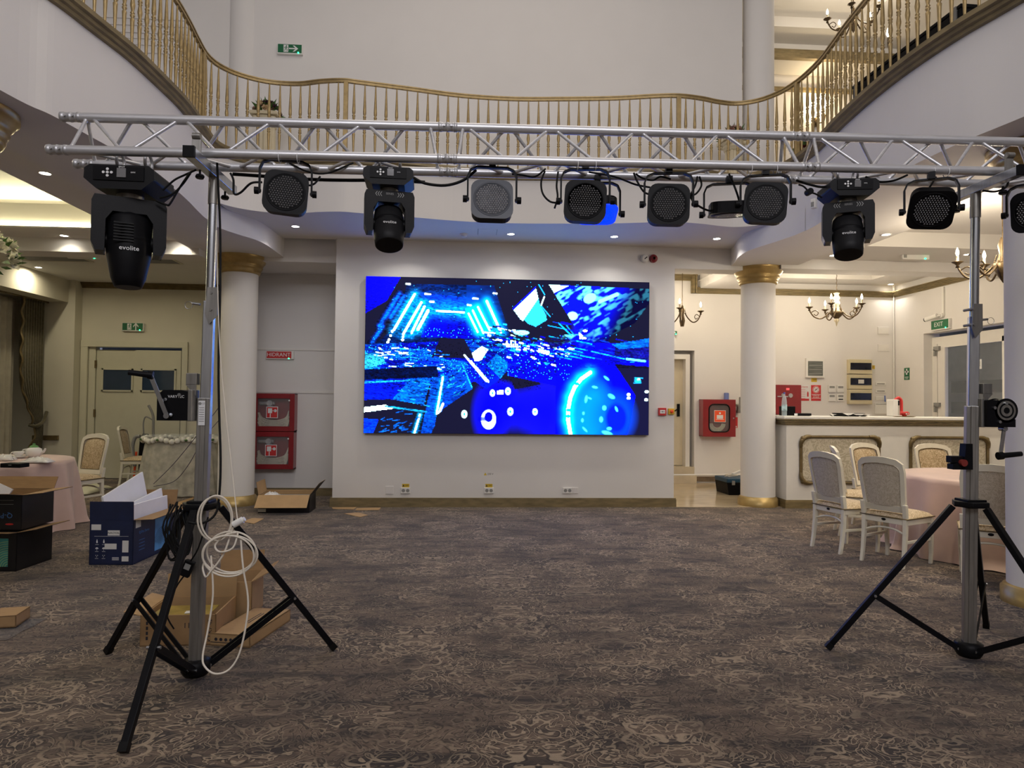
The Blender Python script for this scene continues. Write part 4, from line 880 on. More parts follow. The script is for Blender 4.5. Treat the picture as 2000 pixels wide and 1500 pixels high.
for px, py, lb, yaw, sc, tl_, bk, tu in ((252, 336, 'larger black moving head light hanging at the left end of the truss', R(2), 1.30, R(-6), True, R(24)), (760, 335, 'charcoal moving head light hanging above the screen, left of centre', R(3), 1.0, R(-27), False, R(7)), (1659, 357, 'charcoal moving head light near the right end of the truss', R(-8), 1.0, R(-22), False, R(-17))):
    p = at(px, py, Y=3.68); moving_head(lb, p.x, p.z, yaw, sc, tl_, bk, tu)
# ================================================================== flat LED pars
RS = []
for cx, cy in ((1, 1), (-1, 1), (-1, -1), (1, -1)):
    a0 = math.atan2(cy, cx)-PI/4
    for k in range(6): a = a0+PI/2*k/5; RS.append((cx*.062+.052*math.cos(a), cy*.062+.052*math.sin(a)))
body_me = MB().prism([(x*.96, y*.96) for x, y in RS], .058, 0, Matrix.Translation((0, .058, 0)) @ UP).mesh('housing', [m_blackm])
face_me = MB().prism(RS, .008, 0, Matrix.Translation((0, 0, 0)) @ UP).lathe([(.094, .0085), (.098, .012), (.102, .0085)], n=40, mtx=UP).mesh('front_panel', [m_blackm])
facew_me = face_me.copy(); facew_me.materials[0] = m_greyface
m_bluereflex = mat('blue_screen_reflection', (.0, .02, .6, 1), .2, noise=.1, emit=1.6, ecol=(0, .03, 1, 1)); faceb_me = face_me.copy(); faceb_me.materials[0] = m_bluereflex  # blue reflection of the screen on one par, painted as emission
lens_ = MB().lathe([(.0001, .006), (.094, .006)], n=32, mtx=UP, mat=1)
for i in range(-7, 8):
    for j in range(-8, 9):
        x, y = (i+.5*(j % 2))*.0135, j*.0117
        if x*x+y*y < .0875**2: lens_.lathe([(.0062, .006), (.0050, .0095), (.0022, .0118), (.0001, .0122)], (x, y, 0), 7, mtx=UP)
lens_me = lens_.mesh('lens', [m_lens, m_black]); lensw_me = lens_.mesh('lens', [m_lensglint, m_grey])
lensb_me = lens_.mesh('lens', [m_bluereflex, m_bluereflex])
knob_me = MB().cyl((0, 0, 0), (.022, 0, 0), .019, n=14).cyl((-.012, 0, 0), (0, 0, 0), .008, n=10).mesh('knob', [m_black])
def par(label, px, py, Y, yaw=0, pitch=0, roll=0, kind=0, hang=.0, yw=.132):
    p = at(px, py, Y=Y); t = thing('par_light', label, 'stage light', p, yaw, 'flat LED par lights')
    e = (pitch, roll, 0)
    lm = (lens_me, lensw_me, lensb_me)[kind]
    h = obj('housing', body_me, None, t, rot=e); obj('front_panel', facew_me if kind == 1 else faceb_me if kind == 2 else face_me, None, t, rot=e); obj('lens', lm, None, t, rot=e)
    up = hang or (2.765-p.z); y = MB()
    pts = [(-yw, 0, -.01), (-yw, 0, up-.05), (-yw+.015, 0, up-.015), (-yw+.05, 0, up), (yw-.05, 0, up), (yw-.015, 0, up-.015), (yw, 0, up-.05), (yw, 0, -.01)]
    for a, b in zip(pts, pts[1:]): y.bar(a, b, .009, .028, up=(0, 1, 0))
    obj('yoke', y, m_blackm, t)
    for s in (-1, 1): obj('knob', knob_me, None, t, loc=(s*(yw+.004), 0, 0), rot=(0, 0, 0 if s > 0 else PI))
    obj('hook_clamp', MB().box((0, 0, up+.02), (.035, .045, .04)), m_black, t)
    return t
par('flat par light with dark lens right of the big left moving head', 558, 376, 3.66, R(9), R(-2), R(4))
par('grey faced par light with lens paled by a painted reflection above the screen centre', 961, 390, 3.66, R(1), R(-12), 0, 1)
par('black par light in front of the par painted with a blue reflection', 1143, 393, 3.64, R(-6), R(-2), R(3))
par('par light with screen reflection painted as blue glow, pointing down behind a black par', 1166, 418, 3.86, R(-5), R(76), R(0), 2)
par('black par light amid looped cables, left of the flat hanging par', 1306, 399, 3.66, R(-8), R(-2), R(2))
par('par light hung flat so that only its edge and bracket show', 1424, 418, 3.80, R(-14), R(97), R(0), 0, .0, .14)
par('black par light partly covering the flat hanging par', 1495, 396, 3.64, R(-15), R(-2), R(5))
par('par light tilted down in a wide bracket beside the right stand', 1819, 410, 3.62, R(-26), R(38), R(6))
par('par light cut off by the right edge of the picture', 2022, 412, 3.62, R(-50), R(10), 0)
# ================================================================== cables
def cable(label, pts, r=.0055, m=None, name='cable', cat='cable', sm=5, group=None):
    mb = MB().tube([at(x, y, Y=Y) for x, y, Y in pts], r, 7, 0, sm); o = obj(name, mb, m or m_rubber); return tag(o, label, cat, group)
G = 'black cables on the truss'
cable('black cable drooping from the left moving head up to the stand arm', [(318, 372, 3.66), (340, 352, 3.66), (360, 342, 3.66), (382, 332, 3.6)], group=G)
cable('thin black cable under the left moving head cable', [(312, 387, 3.66), (335, 380, 3.66), (355, 362, 3.66), (372, 338, 3.6)], group=G)
cable('slack black cable hooked below the left moving head', [(305, 392, 3.66), (325, 400, 3.66), (332, 398, 3.66), (350, 368, 3.66), (370, 338, 3.62)], group=G)
cable('black cable from the stand arm to the leftmost par light', [(450, 338, 3.70), (456, 352, 3.7), (457, 378, 3.7), (470, 376, 3.7), (490, 358, 3.68), (512, 356, 3.68)], .006, group=G)
cable('long black cable run along the underside of the truss', [(455, 340, 3.92), (500, 343, 3.92), (600, 350, 3.92), (680, 352, 3.92), (760, 352, 3.92), (830, 356, 3.92)], .010, group=G)
cable('black cable bowed between the centre-left moving head and the grey par', [(806, 346, 3.7), (830, 358, 3.7), (870, 362, 3.7), (905, 352, 3.7), (930, 332, 3.7)], .008, group=G)
cable('black cable crossing behind the leftmost par light', [(565, 318, 3.85), (600, 335, 3.8), (640, 338, 3.8), (690, 318, 3.85)], group=G)
cable('black loop hanging right of the leftmost par light', [(625, 345, 3.75), (615, 358, 3.72), (603, 362, 3.72), (596, 355, 3.72), (592, 340, 3.74)], group=G)
cable('wide black loop left of the black par before the painted blue reflection', [(1064, 335, 3.75), (1057, 355, 3.7), (1060, 378, 3.68), (1075, 394, 3.68), (1095, 396, 3.68)], group=G)
cable('short black cable hanging beside the wide loop', [(1090, 336, 3.75), (1087, 362, 3.7), (1089, 385, 3.68), (1083, 407, 3.68)], group=G)
cable('black cable over the grey faced par light', [(1000, 340, 3.7), (1020, 342, 3.7), (1045, 345, 3.7), (1065, 330, 3.75)], group=G)
cable('tangled black cables left of the par amid loops', [(1238, 338, 3.7), (1245, 355, 3.68), (1258, 375, 3.68), (1272, 380, 3.68)], group=G)
cable('second black cable curling left of the par amid loops', [(1242, 340, 3.72), (1255, 348, 3.7), (1275, 352, 3.7), (1290, 345, 3.7), (1310, 350, 3.7)], group=G)
cable('black cable loop right of the par amid loops', [(1362, 345, 3.7), (1358, 362, 3.68), (1350, 378, 3.68), (1347, 382, 3.68), (1360, 378, 3.68), (1370, 362, 3.7), (1366, 345, 3.72)], group=G)
cable('black cable dropping to the flat hanging par', [(1346, 378, 3.68), (1355, 395, 3.7), (1375, 408, 3.74), (1392, 413, 3.78)], .006, group=G)
cable('long sagging black cable before the middle par lights', [(1150, 336, 3.8), (1200, 345, 3.78), (1240, 360, 3.76), (1270, 366, 3.74)], group=G)
cable('pair of black cables hanging above the flat par', [(1424, 340, 3.75), (1436, 368, 3.72), (1444, 395, 3.74), (1441, 415, 3.78)], .006, group=G)
cable('black cable drawn along the truss left of the right moving head', [(1555, 352, 3.72), (1580, 360, 3.7), (1610, 365, 3.7), (1640, 352, 3.72)], .007, group=G)
cable('black cable sagging between the right moving head and the tilted par', [(1690, 345, 3.72), (1715, 355, 3.7), (1745, 353, 3.7), (1772, 342, 3.72)], .006, group=G)
cable('two thin black cables rising from the tilted par', [(1808, 380, 3.66), (1818, 362, 3.66), (1828, 346, 3.68)], group=G)
cable('black cable under the arm of the right stand', [(1920, 372, 3.6), (1945, 374, 3.6), (1965, 365, 3.6), (1975, 345, 3.58), (2010, 335, 3.58)], .006, group=G)
t = thing('power_connector', 'round black power connector dangling left of the right moving head', 'connector', at(1580, 375, Y=3.68))
obj('plug', MB().cyl((0, -.02, 0), (0, .02, 0), .018, n=16), m_black, t); obj('lead', MB().tube([(0, 0, .0), (-.03, .0, .03), (-.06, .0, .04)], .005, 7, 0, 4).tube([(0, 0, .0), (.04, 0, -.01), (.075, 0, -.03)], .005, 7, 0, 4), m_rubber, t)
cable('black power cable hanging down the mast of the left stand', [(424, 318, 3.66), (426, 360, 3.68), (430, 450, 3.70), (430, 560, 3.70), (427, 700, 3.68), (428, 800, 3.66), (431, 900, 3.62), (428, 970, 3.60), (420, 1005, 3.58), (395, 1022, 3.56), (368, 1020, 3.55)], .006)
# tie wraps
for i, (x, y) in enumerate(((546, 307), (582, 308), (1128, 322), (1163, 323), (1466, 330), (1515, 331), (1821, 335), (1849, 336))):
    p = at(x, y, Y=3.62); o = obj('cable_tie', MB().tube([(p.x, 3.623+.0275*math.cos(a), p.z-.0+.0275*math.sin(a)) for a in [k*PI/10 for k in range(20)]], .0022, 5, closed=True), m_print)
    tag(o, ['left', 'right'][i % 2] + ' white tie wrap on the truss above ' + ['the leftmost par light', 'the par before the painted blue reflection', 'the par covering the flat one', 'the tilted par'][i//2], 'cable tie', 'white tie wraps on the front tube')
# white extension lead coiled on the left stand
ex = thing('extension_lead', 'white extension lead coiled and hung on the left lifting stand', 'cable', at(425, 985, Y=3.60))
o0 = Vector(ex.location); rel = lambda L: [at(x, y, Y=Y)-o0 for x, y, Y in L]
ctr = lambda cx, cy, rx, ry, Y, ph=0, dy=.02, n=14: [(cx+rx*math.cos(ph+2*PI*k/n), cy+ry*math.sin(ph+2*PI*k/n), Y+dy*math.sin(2*PI*k/n+1)) for k in range(n)]
for L in (ctr(419, 1014, 33, 43, 3.56, .3), ctr(423, 1012, 31, 44, 3.54, 0), ctr(449, 1083, 54, 38, 3.52, 0), ctr(446, 1086, 50, 40, 3.50, .5), ctr(452, 1078, 48, 40, 3.54, 1)):
    obj('loop', MB().tube(rel(L), .0048, 7, 0, 3, closed=True), m_whitec, ex)
obj('loop', MB().tube(rel([(455, 1030, 3.52), (440, 1075, 3.5), (425, 1100, 3.5), (412, 1115, 3.5), (402, 1127, 3.5), (396, 1110, 3.52), (400, 1095, 3.53)]), .0048, 7, 0, 4), m_whitec, ex)
obj('loop', MB().tube(rel([(465, 1040, 3.5), (455, 1070, 3.48), (430, 1078, 3.48), (420, 1065, 3.5), (440, 1045, 3.5), (462, 1040, 3.5)]), .0048, 7, 0, 4), m_whitec, ex)
obj('hanging_loop', MB().tube(rel([(412, 1085, 3.52), (416, 1160, 3.5), (406, 1230, 3.48), (396, 1280, 3.44), (400, 1302, 3.42), (420, 1316, 3.40), (447, 1308, 3.42), (468, 1275, 3.44), (482, 1210, 3.46), (484, 1165, 3.48), (475, 1110, 3.48), (470, 1050, 3.5)]), .0048, 7, 0, 5), m_whitec, ex)
obj('rising_cord', MB().tube(rel([(464, 1018, 3.5), (452, 910, 3.55), (440, 800, 3.6), (430, 690, 3.65), (425, 560, 3.68), (423, 450, 3.70)]), .003, 6, 0, 4), m_whitec, ex)
q = at(465, 1020, Y=3.49)-o0; obj('plug', MB().cyl(q+Vector((-.022, 0, -.012)), q+Vector((.022, 0, .012)), .017, n=14).cyl(q+Vector((.02, 0, .01)), q+Vector((.032, 0, .017)), .012, n=10), m_white, ex)
# black leads and adapter on the same leg
bl = thing('cable_bundle', 'tangle of black leads hung over the left leg of the lifting stand', 'cable', at(352, 1000, Y=3.72)); o0 = Vector(bl.location); g = random.Random(5)
for k in range(9):
    x = 350+g.uniform(-14, 10); L = [(x+g.uniform(-6, 6), 985+g.uniform(-5, 10), 3.72), (x-14+g.uniform(-8, 4), 1030, 3.68), (x-8+g.uniform(-10, 12), 1070+g.uniform(-10, 22), 3.68), (x+8, 1082+g.uniform(-10, 10), 3.68), (x+14+g.uniform(-4, 8), 1040, 3.72), (x+8, 992, 3.74)]
    obj('lead', MB().tube([at(a, b, Y=c)-o0 for a, b, c in L], .005, 6, 0, 4), m_rubber, bl)
pa = thing('power_adapter', 'black power adapter brick dangling beside the left mast', 'adapter', at(366, 1110, Y=3.66), 0, rot=(0, R(22), 0))
obj('housing', MB().box((0, 0, 0), (.05, .03, .085)), m_black, pa, bevel=.004); obj('label_print', MB().box((0, -.0155, .012), (.03, .001, .03)), m_grey, pa)
o0 = Vector(pa.location); obj('lead', MB().tube([(0, 0, .04), (.01, 0, .12), (-.01, .01, .28)], .004, 6, 0, 4).tube([(0, 0, -.04), (-.015, 0, -.12), (-.01, .02, -.26), (.05, .04, -.33)], .004, 6, 0, 4), m_rubber, pa)
# ================================================================== chairs
def make_chair():
    t = thing('banquet_chair', 'x', 'chair', (0, 0, 0), 0, 'white banquet chairs with damask upholstery')
    SH = .455
    for s in (-1, 1):
        pf = [(s*.205, .215, 0), (s*.208, .222, .10), (s*.212, .215, .25), (s*.212, .205, SH-.02)]
        w = [.030, .032, .038, .044]; m = MB(); V = []
        for (x, y, z), q in zip(pf, w): V += [(x+a*q/2, y+b*q/2, z) for a, b in ((-1, -1), (1, -1), (1, 1), (-1, 1))]
        fs = [(i*4+k, i*4+(k+1) % 4, i*4+4+(k+1) % 4, i*4+4+k) for i in range(3) for k in range(4)] + [(3, 2, 1, 0), (12, 13, 14, 15)]
        obj('leg', m.add(V, fs), m_chairw, t, bevel=.005)
        pr = [(s*.195, -.245, 0), (s*.195, -.222, .12), (s*.195, -.20, .30), (s*.196, -.195, SH), (s*.202, -.215, .58)]
        w = [.034, .036, .042, .044, .042]; V = []; m = MB()
        for (x, y, z), q in zip(pr, w): V += [(x+a*q/2*.85, y+b*q/2, z) for a, b in ((-1, -1), (1, -1), (1, 1), (-1, 1))]
        fs = [(i*4+k, i*4+(k+1) % 4, i*4+4+(k+1) % 4, i*4+4+k) for i in range(4) for k in range(4)] + [(3, 2, 1, 0), (16, 17, 18, 19)]
        obj('leg', m.add(V, fs), m_chairw, t, bevel=.005)
    obj('seat_rail', MB().bar((-.20, .205, SH-.035), (.20, .205, SH-.035), .028, .055).bar((-.20, -.195, SH-.035), (.20, -.195, SH-.035), .028, .055).bar((-.205, -.2, SH-.035), (-.212, .21, SH-.035), .028, .055).bar((.205, -.2, SH-.035), (.212, .21, SH-.035), .028, .055), m_chairw, t, bevel=.004)
    for s in (-1, 1): obj('stretcher', MB().bar((s*.20, -.205, .235), (s*.21, .212, .235), .018, .026), m_chairw, t, bevel=.003)
    obj('stretcher', MB().tube([(-.20, -.20, .30), (-.10, -.18, .335), (0, -.172, .345), (.10, -.18, .335), (.20, -.20, .30)], .010, 8, 0, 4), m_chairw, t)
    def seat(u, v):
        x, y = (u-.5)*2, (v-.5)*2; ed = max(abs(x)**4, abs(y)**4)
        return (x*(.222+.012*v), y*.222+.01, SH-.005+.062*(1-ed)**.55*(1-.15*(x*x+y*y)))
    obj('seat_cushion', MB().sheet(seat, 14, 14), m_fabric, t)
    obj('seat_piping', MB().tube([(x*(.226+.012*(y > 0)), y*.226+.01, SH-.004) for x, y in ((-1, -1), (1, -1), (1, 1), (-1, 1))], .006, 6, closed=True), m_golddk, t)
    # backrest: tapered frame with arched top, leaning back
    lean = lambda x, z, d: (x, -.207-(z-.53)*.20-d + .03*(x/.22)**2, z)
    def hw(z): return .195+.032*(z-.5)/.5
    outer = [(-hw(.50), .50), (-hw(.70), .70), (-hw(.88), .88), (-.212, .955), (-.165, .995), (-.08, 1.013), (0, 1.018), (.08, 1.013), (.165, .995), (.212, .955), (hw(.88), .88), (hw(.70), .70), (hw(.50), .50)]
    inner = [(-hw(.56)+.036, .56), (-hw(.70)+.036, .70), (-hw(.88)+.036, .87), (-.176, .925), (-.14, .943), (-.07, .955), (0, .959), (.07, .955), (.14, .943), (.176, .925), (hw(.88)-.036, .87), (hw(.70)-.036, .70), (hw(.56)-.036, .56)]
    fr = MB(); n = len(outer)
    for d, fl in ((-.016, False), (.016, True)):
        V = [lean(x, z, d) for x, z in outer]+[lean(x, z, d) for x, z in inner]
        fs = [(i, i+1, n+i+1, n+i) for i in range(n-1)]+[(n-1, 0, n, 2*n-1)]
        fr.add(V, [f[::-1] for f in fs] if fl else fs)
    for L, fl in ((outer, False), (inner, True)):
        V = [lean(x, z, -.016) for x, z in L]+[lean(x, z, .016) for x, z in L]
        fs = [(i, n+i, n+(i+1) % n, (i+1) % n) for i in range(n)]
        fr.add(V, [f[::-1] for f in fs] if fl else fs)
    bk = obj('back_frame', fr, m_chairw, t, bevel=.004)
    def pad(sgn, bulge):
        m = MB(); r_ = 10
        def fn(u, v):
            z = .555+v*(.955-.555)
            h = hw(min(z, .88))-.034 if z < .87 else None
            if h is None: h = .176*math.sqrt(max(0, 1-((z-.87)/.0885)**2*.62))
            x = (2*u-1)*h; top = .957-.02*(abs(x)/.176)**3; z = min(z, top)
            e = (1-(2*u-1)**4)*(1-(2*v-1)**4); return lean(x, z, sgn*(.004+bulge*e))
        return m.sheet(fn, 12, 12)
    obj('back_pad', pad(-1, .026), m_fabric, t); obj('back_panel', pad(1, .004), m_fabricb, t)
    obj('back_piping', MB().tube([Vector(lean(x*.985, z, -.017)) for x, z in inner], .004, 6, closed=True), m_golddk, t)
    obj('badge', MB().lathe([(.0001, .003), (.018, .003), (.022, 0)], n=20, sy=.55, mtx=facing((.0, -.212, SH-.03))), m_black, t)
    return t
chair = make_chair(); first = [True]
def put_chair(x, y, rz, label):
    if first[0]: first[0] = False; chair.location = (x, y, 0); chair.rotation_euler = (0, 0, R(rz)); chair['label'] = label; return chair
    return dup(chair, (x, y, 0), R(rz), label)
put_chair(4.115, 6.295, -62, 'white banquet chair nearest the screen side of the pink table, seen from behind its left')
put_chair(3.93, 6.86, -76, 'leftmost white banquet chair at the right table, its back glinting bluish')
put_chair(4.55, 7.62, -112, 'white banquet chair mostly hidden behind the leftmost chair, its back seen edge on')
put_chair(5.08, 8.07, -168, 'white banquet chair with brown damask back facing out behind the two front chairs')
put_chair(5.86, 8.02, 172, 'white banquet chair at the far side of the pink table by the bar')
put_chair(4.51, 5.61, -37, 'white banquet chair cut by the right stand mast and the right column')
put_chair(-4.97, 9.06, 158, 'white banquet chair behind the left table with its damask back towards the viewer')
put_chair(-5.50, 11.86, -82, 'white banquet chair standing sideways before the double doors')
# ================================================================== tables and cloths
def table(x, y, r, h, label, cl_label, seed, dents=()):
    t = thing('round_table', label, 'table', (x, y, 0), 0)
    obj('tabletop', MB().lathe([(.0001, h-.035), (r-.012, h-.035), (r-.012, h-.008), (.0001, h-.008)], n=48), m_kraft2, t)
    obj('pedestal', MB().lathe([(.24, .02), (.22, .05), (.06, .09), (.06, h-.036)], n=20), m_blackm, t)
    g = random.Random(seed); ph = [g.uniform(0, 6.28) for _ in range(6)]
    n, mm = 160, 22; prof = []
    def R_(a, v):
        fold = .5+.5*math.sin(15*a+ph[0]+.6*math.sin(2*a+ph[1])); f2 = .5+.5*math.sin(27*a+ph[2]+.8*math.sin(3*a+ph[3]))
        return r + v**.8*(.015+.115*fold**2+.03*f2) + .05*max(0, v-.93)/.07*(.4+.6*math.sin(5*a+ph[4])) - sum(dp*min(1, v/.38)*math.exp(-(((a-a0+PI) % (2*PI)-PI)/hw_)**4) for a0, hw_, dp in dents)
    V, Fs = [(x, y, h)], []
    rings = [(k/5, 0) for k in range(1, 6)]+[(1, (k+1)/mm) for k in range(mm)]
    for q, v in rings:
        for k in range(n):
            a = 2*PI*k/n
            if v == 0: rr, z = r*q, h
            else: rr, z = R_(a, v), max(.008+.006*math.sin(7*a), h-.004-(h-.010)*v)
            V.append((x+rr*math.cos(a), y+rr*math.sin(a), z))
    Fs += [(0, 1+k, 1+(k+1) % n) for k in range(n)]
    for i in range(len(rings)-1): Fs += [(1+i*n+k, 1+(i+1)*n+k, 1+(i+1)*n+(k+1) % n, 1+i*n+(k+1) % n) for k in range(n)]
    o = obj('tablecloth', MB().add(V, Fs, 0, True), m_pink); tag(o, cl_label, 'tablecloth'); return t
table(-5.50, 8.02, .94, .77, 'round table under the pink cloth at the left', 'pink satin cloth on the left table, pooling on the carpet behind the boxes', 3)
table(5.54, 6.62, 1.0, .775, 'round table under the pink cloth at the right', 'pink cloth on the bare round table at the right', 8)
# things on the left table
TZ = .775
def lathe_thing(name, label, cat, loc, prof, m, n=28, group=None):
    o = obj(name, MB().lathe(prof, n=n), m, loc=loc); return tag(o, label, cat, group)
p = at(36, 894, Z=TZ); lathe_thing('saucer', 'white saucer under the tea cup on the left table', 'saucer', p, [(.0001, .0), (.05, .001), (.095, .016), (.093, .019), (.05, .006), (.0001, .005)], m_china)
t = thing('tea_cup', 'white tea cup on its saucer on the left table', 'cup', p+Vector((0, 0, .0065)))
obj('bowl', MB().lathe([(.025, 0), (.028, .008), (.052, .035), (.064, .066), (.060, .066), (.048, .034), (.02, .012), (.0001, .010)], n=28), m_china, t); obj('handle', MB().tube([(-.055, 0, .055), (-.085, 0, .05), (-.08, 0, .025), (-.048, 0, .022)], .005, 8, 0, 4), m_china, t)
p = at(66, 893, Z=TZ); t = thing('teapot', 'white round teapot with a green lid on the left table', 'teapot', p)
obj('body', MB().lathe([(.05, 0), (.075, .02), (.09, .06), (.078, .10), (.045, .118), (.04, .118)], n=28), m_china, t); obj('lid', MB().lathe([(.046, .118), (.04, .135), (.012, .145), (.016, .16), (.0001, .166)], n=24), mat('green_lid', (.10, .28, .08, 1), .5), t, label='green lid')
obj('spout', MB().tube([(.075, 0, .05), (.11, 0, .065), (.13, 0, .105)], lambda q: .018-.008*q, 10, 0, 4), m_china, t); obj('handle', MB().tube([(-.075, 0, .095), (-.125, 0, .085), (-.125, 0, .045), (-.085, 0, .04)], .008, 8, 0, 4), m_china, t)
def crumple(name, label, cat, loc, w, d, h, m, seed):
    q = np.random.RandomState(seed).rand(12, 12)
    o = obj(name, MB().sheet(lambda u, v: ((u-.5)*w+.02*(q[int(v*10), int(u*10)]-.5), (v-.5)*d+.02*(q[int(u*10), int(v*10)]-.5), .004+h*(q[int(v*10), int(u*10)]*.7+.3)*(math.sin(PI*u)*math.sin(PI*v))**.6), 10, 10), m, loc=loc, solid=.004); return tag(o, label, cat)
crumple('napkin', 'crumpled white napkin in front of the teapot', 'napkin', at(74, 903, Z=TZ+.003), .30, .16, .07, m_china, 2)
crumple('napkin', 'rolled white napkin at the left picture edge on the pink table', 'napkin', at(10, 899, Z=TZ+.003), .20, .10, .08, m_china, 5)
p = at(29, 913, Z=TZ); t = thing('card_terminal', 'flat black device lying at the front of the left table', 'device', p, R(-6))
obj('body', MB().box((0, 0, .024), (.21, .13, .044)), m_black, t, bevel=.006); obj('buttons', MB().box((0, -.066, .03), (.03, .003, .006)), m_grey, t)
t = thing('tall_vase', 'tall slim vase in the middle of the left table holding the white flowers', 'vase', (-5.50, 8.02, TZ))
obj('foot', MB().lathe([(.0001, .0), (.10, 0), (.10, .01), (.02, .03)], n=24), m_china, t); obj('stem', MB().lathe([(.02, .03), (.016, .6), (.02, 1.8), (.06, 2.05)], n=20), m_china, t)
o = bouquet('flower_arrangement', 'full white flower centrepiece cut by the left picture edge', (-5.50, 8.02, TZ+2.22), .40, [m_flow], 12)
# ================================================================== cartons
def panel(mb, a, b, c, d, t=.005):
    a, b, c, d = map(Vector, (a, b, c, d)); n = (b-a).cross(d-a).normalized()*t
    return mb.add([a, b, c, d, a+n, b+n, c+n, d+n], [(3, 2, 1, 0), (4, 5, 6, 7), (0, 1, 5, 4), (1, 2, 6, 5), (2, 3, 7, 6), (3, 0, 4, 7)])
def carton(label, loc, rz, w, d, h, mo, mi, flaps, cat='box', group=None, top=False):
    """open carton; flaps = {side: (length, angle)}, angle 0 = straight up, 90 = folded flat outwards"""
    t = thing('cardboard_box', label, cat, loc, rz, group); e = .006
    b = MB().box((0, 0, .004), (w, d, .008)).bb((-w/2, -d/2, 0), (w/2, -d/2+e, h)).bb((-w/2, d/2-e, 0), (w/2, d/2, h)).bb((-w/2, -d/2, 0), (-w/2+e, d/2, h)).bb((w/2-e, -d/2, 0), (w/2, d/2, h))
    if top: b.bb((-w/2, -d/2, h-e), (w/2, d/2, h))
    obj('carton', b, mo, t)
    q = .010
    if not top: obj('lining', MB().bb((-w/2+e, -d/2+e, .008), (w/2-e, -d/2+q, h-.001)).bb((-w/2+e, d/2-q, .008), (w/2-e, d/2-e, h-.001)).bb((-w/2+e, -d/2+e, .008), (-w/2+q, d/2-e, h-.001)).bb((w/2-q, -d/2+e, .008), (w/2-e, d/2-e, h-.001)).bb((-w/2+e, -d/2+e, .008), (w/2-e, d/2-e, .011)), mi, t)
    for s, (L, a) in flaps.items():
        c, z = math.sin(R(a))*L, math.cos(R(a))*L
        A, B = {'f': ((-w/2, -d/2), (w/2, -d/2)), 'b': ((w/2, d/2), (-w/2, d/2)), 'l': ((-w/2, d/2), (-w/2, -d/2)), 'r': ((w/2, -d/2), (w/2, d/2))}[s]
        o = {'f': (0, -1), 'b': (0, 1), 'l': (-1, 0), 'r': (1, 0)}[s]; k = .012
        P = [(A[0], A[1], h), (B[0], B[1], h), (B[0]+o[0]*c, B[1]+o[1]*c, h+z), (A[0]+o[0]*c, A[1]+o[1]*c, h+z)]
        f1, f2 = MB(), MB(); panel(f1, *P, t=-.003); panel(f2, *P, t=.003)
        fl = obj('flap', f1, mi, t); m2 = obj('printed_side', f2, mo, fl)
    return t
fp = lambda x, z, y: facing((x, y, z))
def mark(mb, P, x, z, y, mat=0, h=.0006): return mb.prism(P, h, mat, facing((x, y, z)))
rect = lambda w, h: [(-w/2, -h/2), (w/2, -h/2), (w/2, h/2), (-w/2, h/2)]
circ = lambda r, n=16: [(r*math.cos(2*PI*k/n), r*math.sin(2*PI*k/n)) for k in range(n)]
m_paper = mat('paper_label', (.68, .67, .63, 1), .6, noise=.04); m_ink = mat('ink', (.02, .02, .03, 1), .6); m_teal = mat('teal_print', (.05, .28, .27, 1), .45, noise=.3); m_lime = mat('lime_print', (.30, .50, .25, 1), .5); m_bluep = mat('blue_print', (.07, .20, .50, 1), .5); m_skyp = mat('sky_print', (.10, .32, .62, 1), .4, noise=.3, scale=6)
# big navy box with foam sheets
c = carton('large open navy box stuffed with white foam sheets, left of the lifting stand', (-3.145, 6.74, 0), R(-2), .385, .82, .40, m_blueb, m_kraft, {'f': (.165, 2), 'r': (.17, 88), 'b': (.165, 12)})
pr = MB(); y = -.411
for (x, z, w, h) in ((-.135, .335, .085, .05), (.02, .285, .105, .046), (-.005, .165, .105, .05), (.125, .165, .055, .105), (.125, .055, .06, .045)): mark(pr, rect(w, h), x, z, y, 0)
obj('paper_label', pr, m_paper, c)
ik = text_mb('NAOVAL', .026, 0, facing((.02, y-.0008, .285)))
obj('lettering', ik, m_ink, c)
pr = MB()
for i in range(3):
    for j in range(2):
        x, z = -.125+j*.06, .205-i*.062
        if i == 0: mark(pr, rect(.012, .02), x, z, y).__class__; mark(pr, rect(.006, .012), x, z+.016, y)
        elif i == 1: mark(pr, [(0.014*math.cos(a), .014*math.sin(a)) for a in [PI*k/8 for k in range(9)]], x, z, y); mark(pr, rect(.002, .024), x, z-.004, y)
        else:
            for k in range(3): mark(pr, [(.004*math.cos(a+2.1*k)+.009*math.cos(2.1*k+.5), .004*math.sin(a+2.1*k)+.009*math.sin(2.1*k+.5)) for a in (0, 1.57, 3.14, 4.7)], x, z, y)
        mark(pr, rect(.03, .0025), x, z-.024, y)
mark(pr, rect(.30, .002), 0, .255, y)
for k in range(5): mark(pr, rect(.06, .0025), .04, .068-k*.006, y)
obj('printed_symbols', pr, m_print, c)
sd = MB(); mx = Matrix.Translation((.1935, 0, 0)) @ Matrix.Rotation(R(90), 4, 'Z')
def side(P, yy, z, mb, mat=0): mb.prism(P, .0008, mat, mx @ Matrix.Translation((yy, 0, z)) @ UP)
side(rect(.09, .08), -.33, .36, sd); obj('paper_label', sd, m_paper, c)
sd = MB(); side(rect(.30, .30), .13, .19, sd, 0)
for k in range(9): 
    rr = .03+.018*k; side([((rr+q)*math.cos(a), (rr+q)*math.sin(a)) for q, L in ((0, 1), (.006, -1)) for a in [R(x) for x in (range(20, 161, 14) if L > 0 else range(160, 19, -14))]], .13, .07, sd, 1)
obj('printed_panel', sd, [m_skyp, m_blueb], c); tx = MB()
tx.merge(text_mb('Q-Pro Series', .035, 0, mx @ Matrix.Translation((-.22, 0, .27)) @ UP))
for k in range(4): side(rect(.10, .004), -.26, .2-.03*k, tx)
obj('lettering', tx, m_bluep, c)
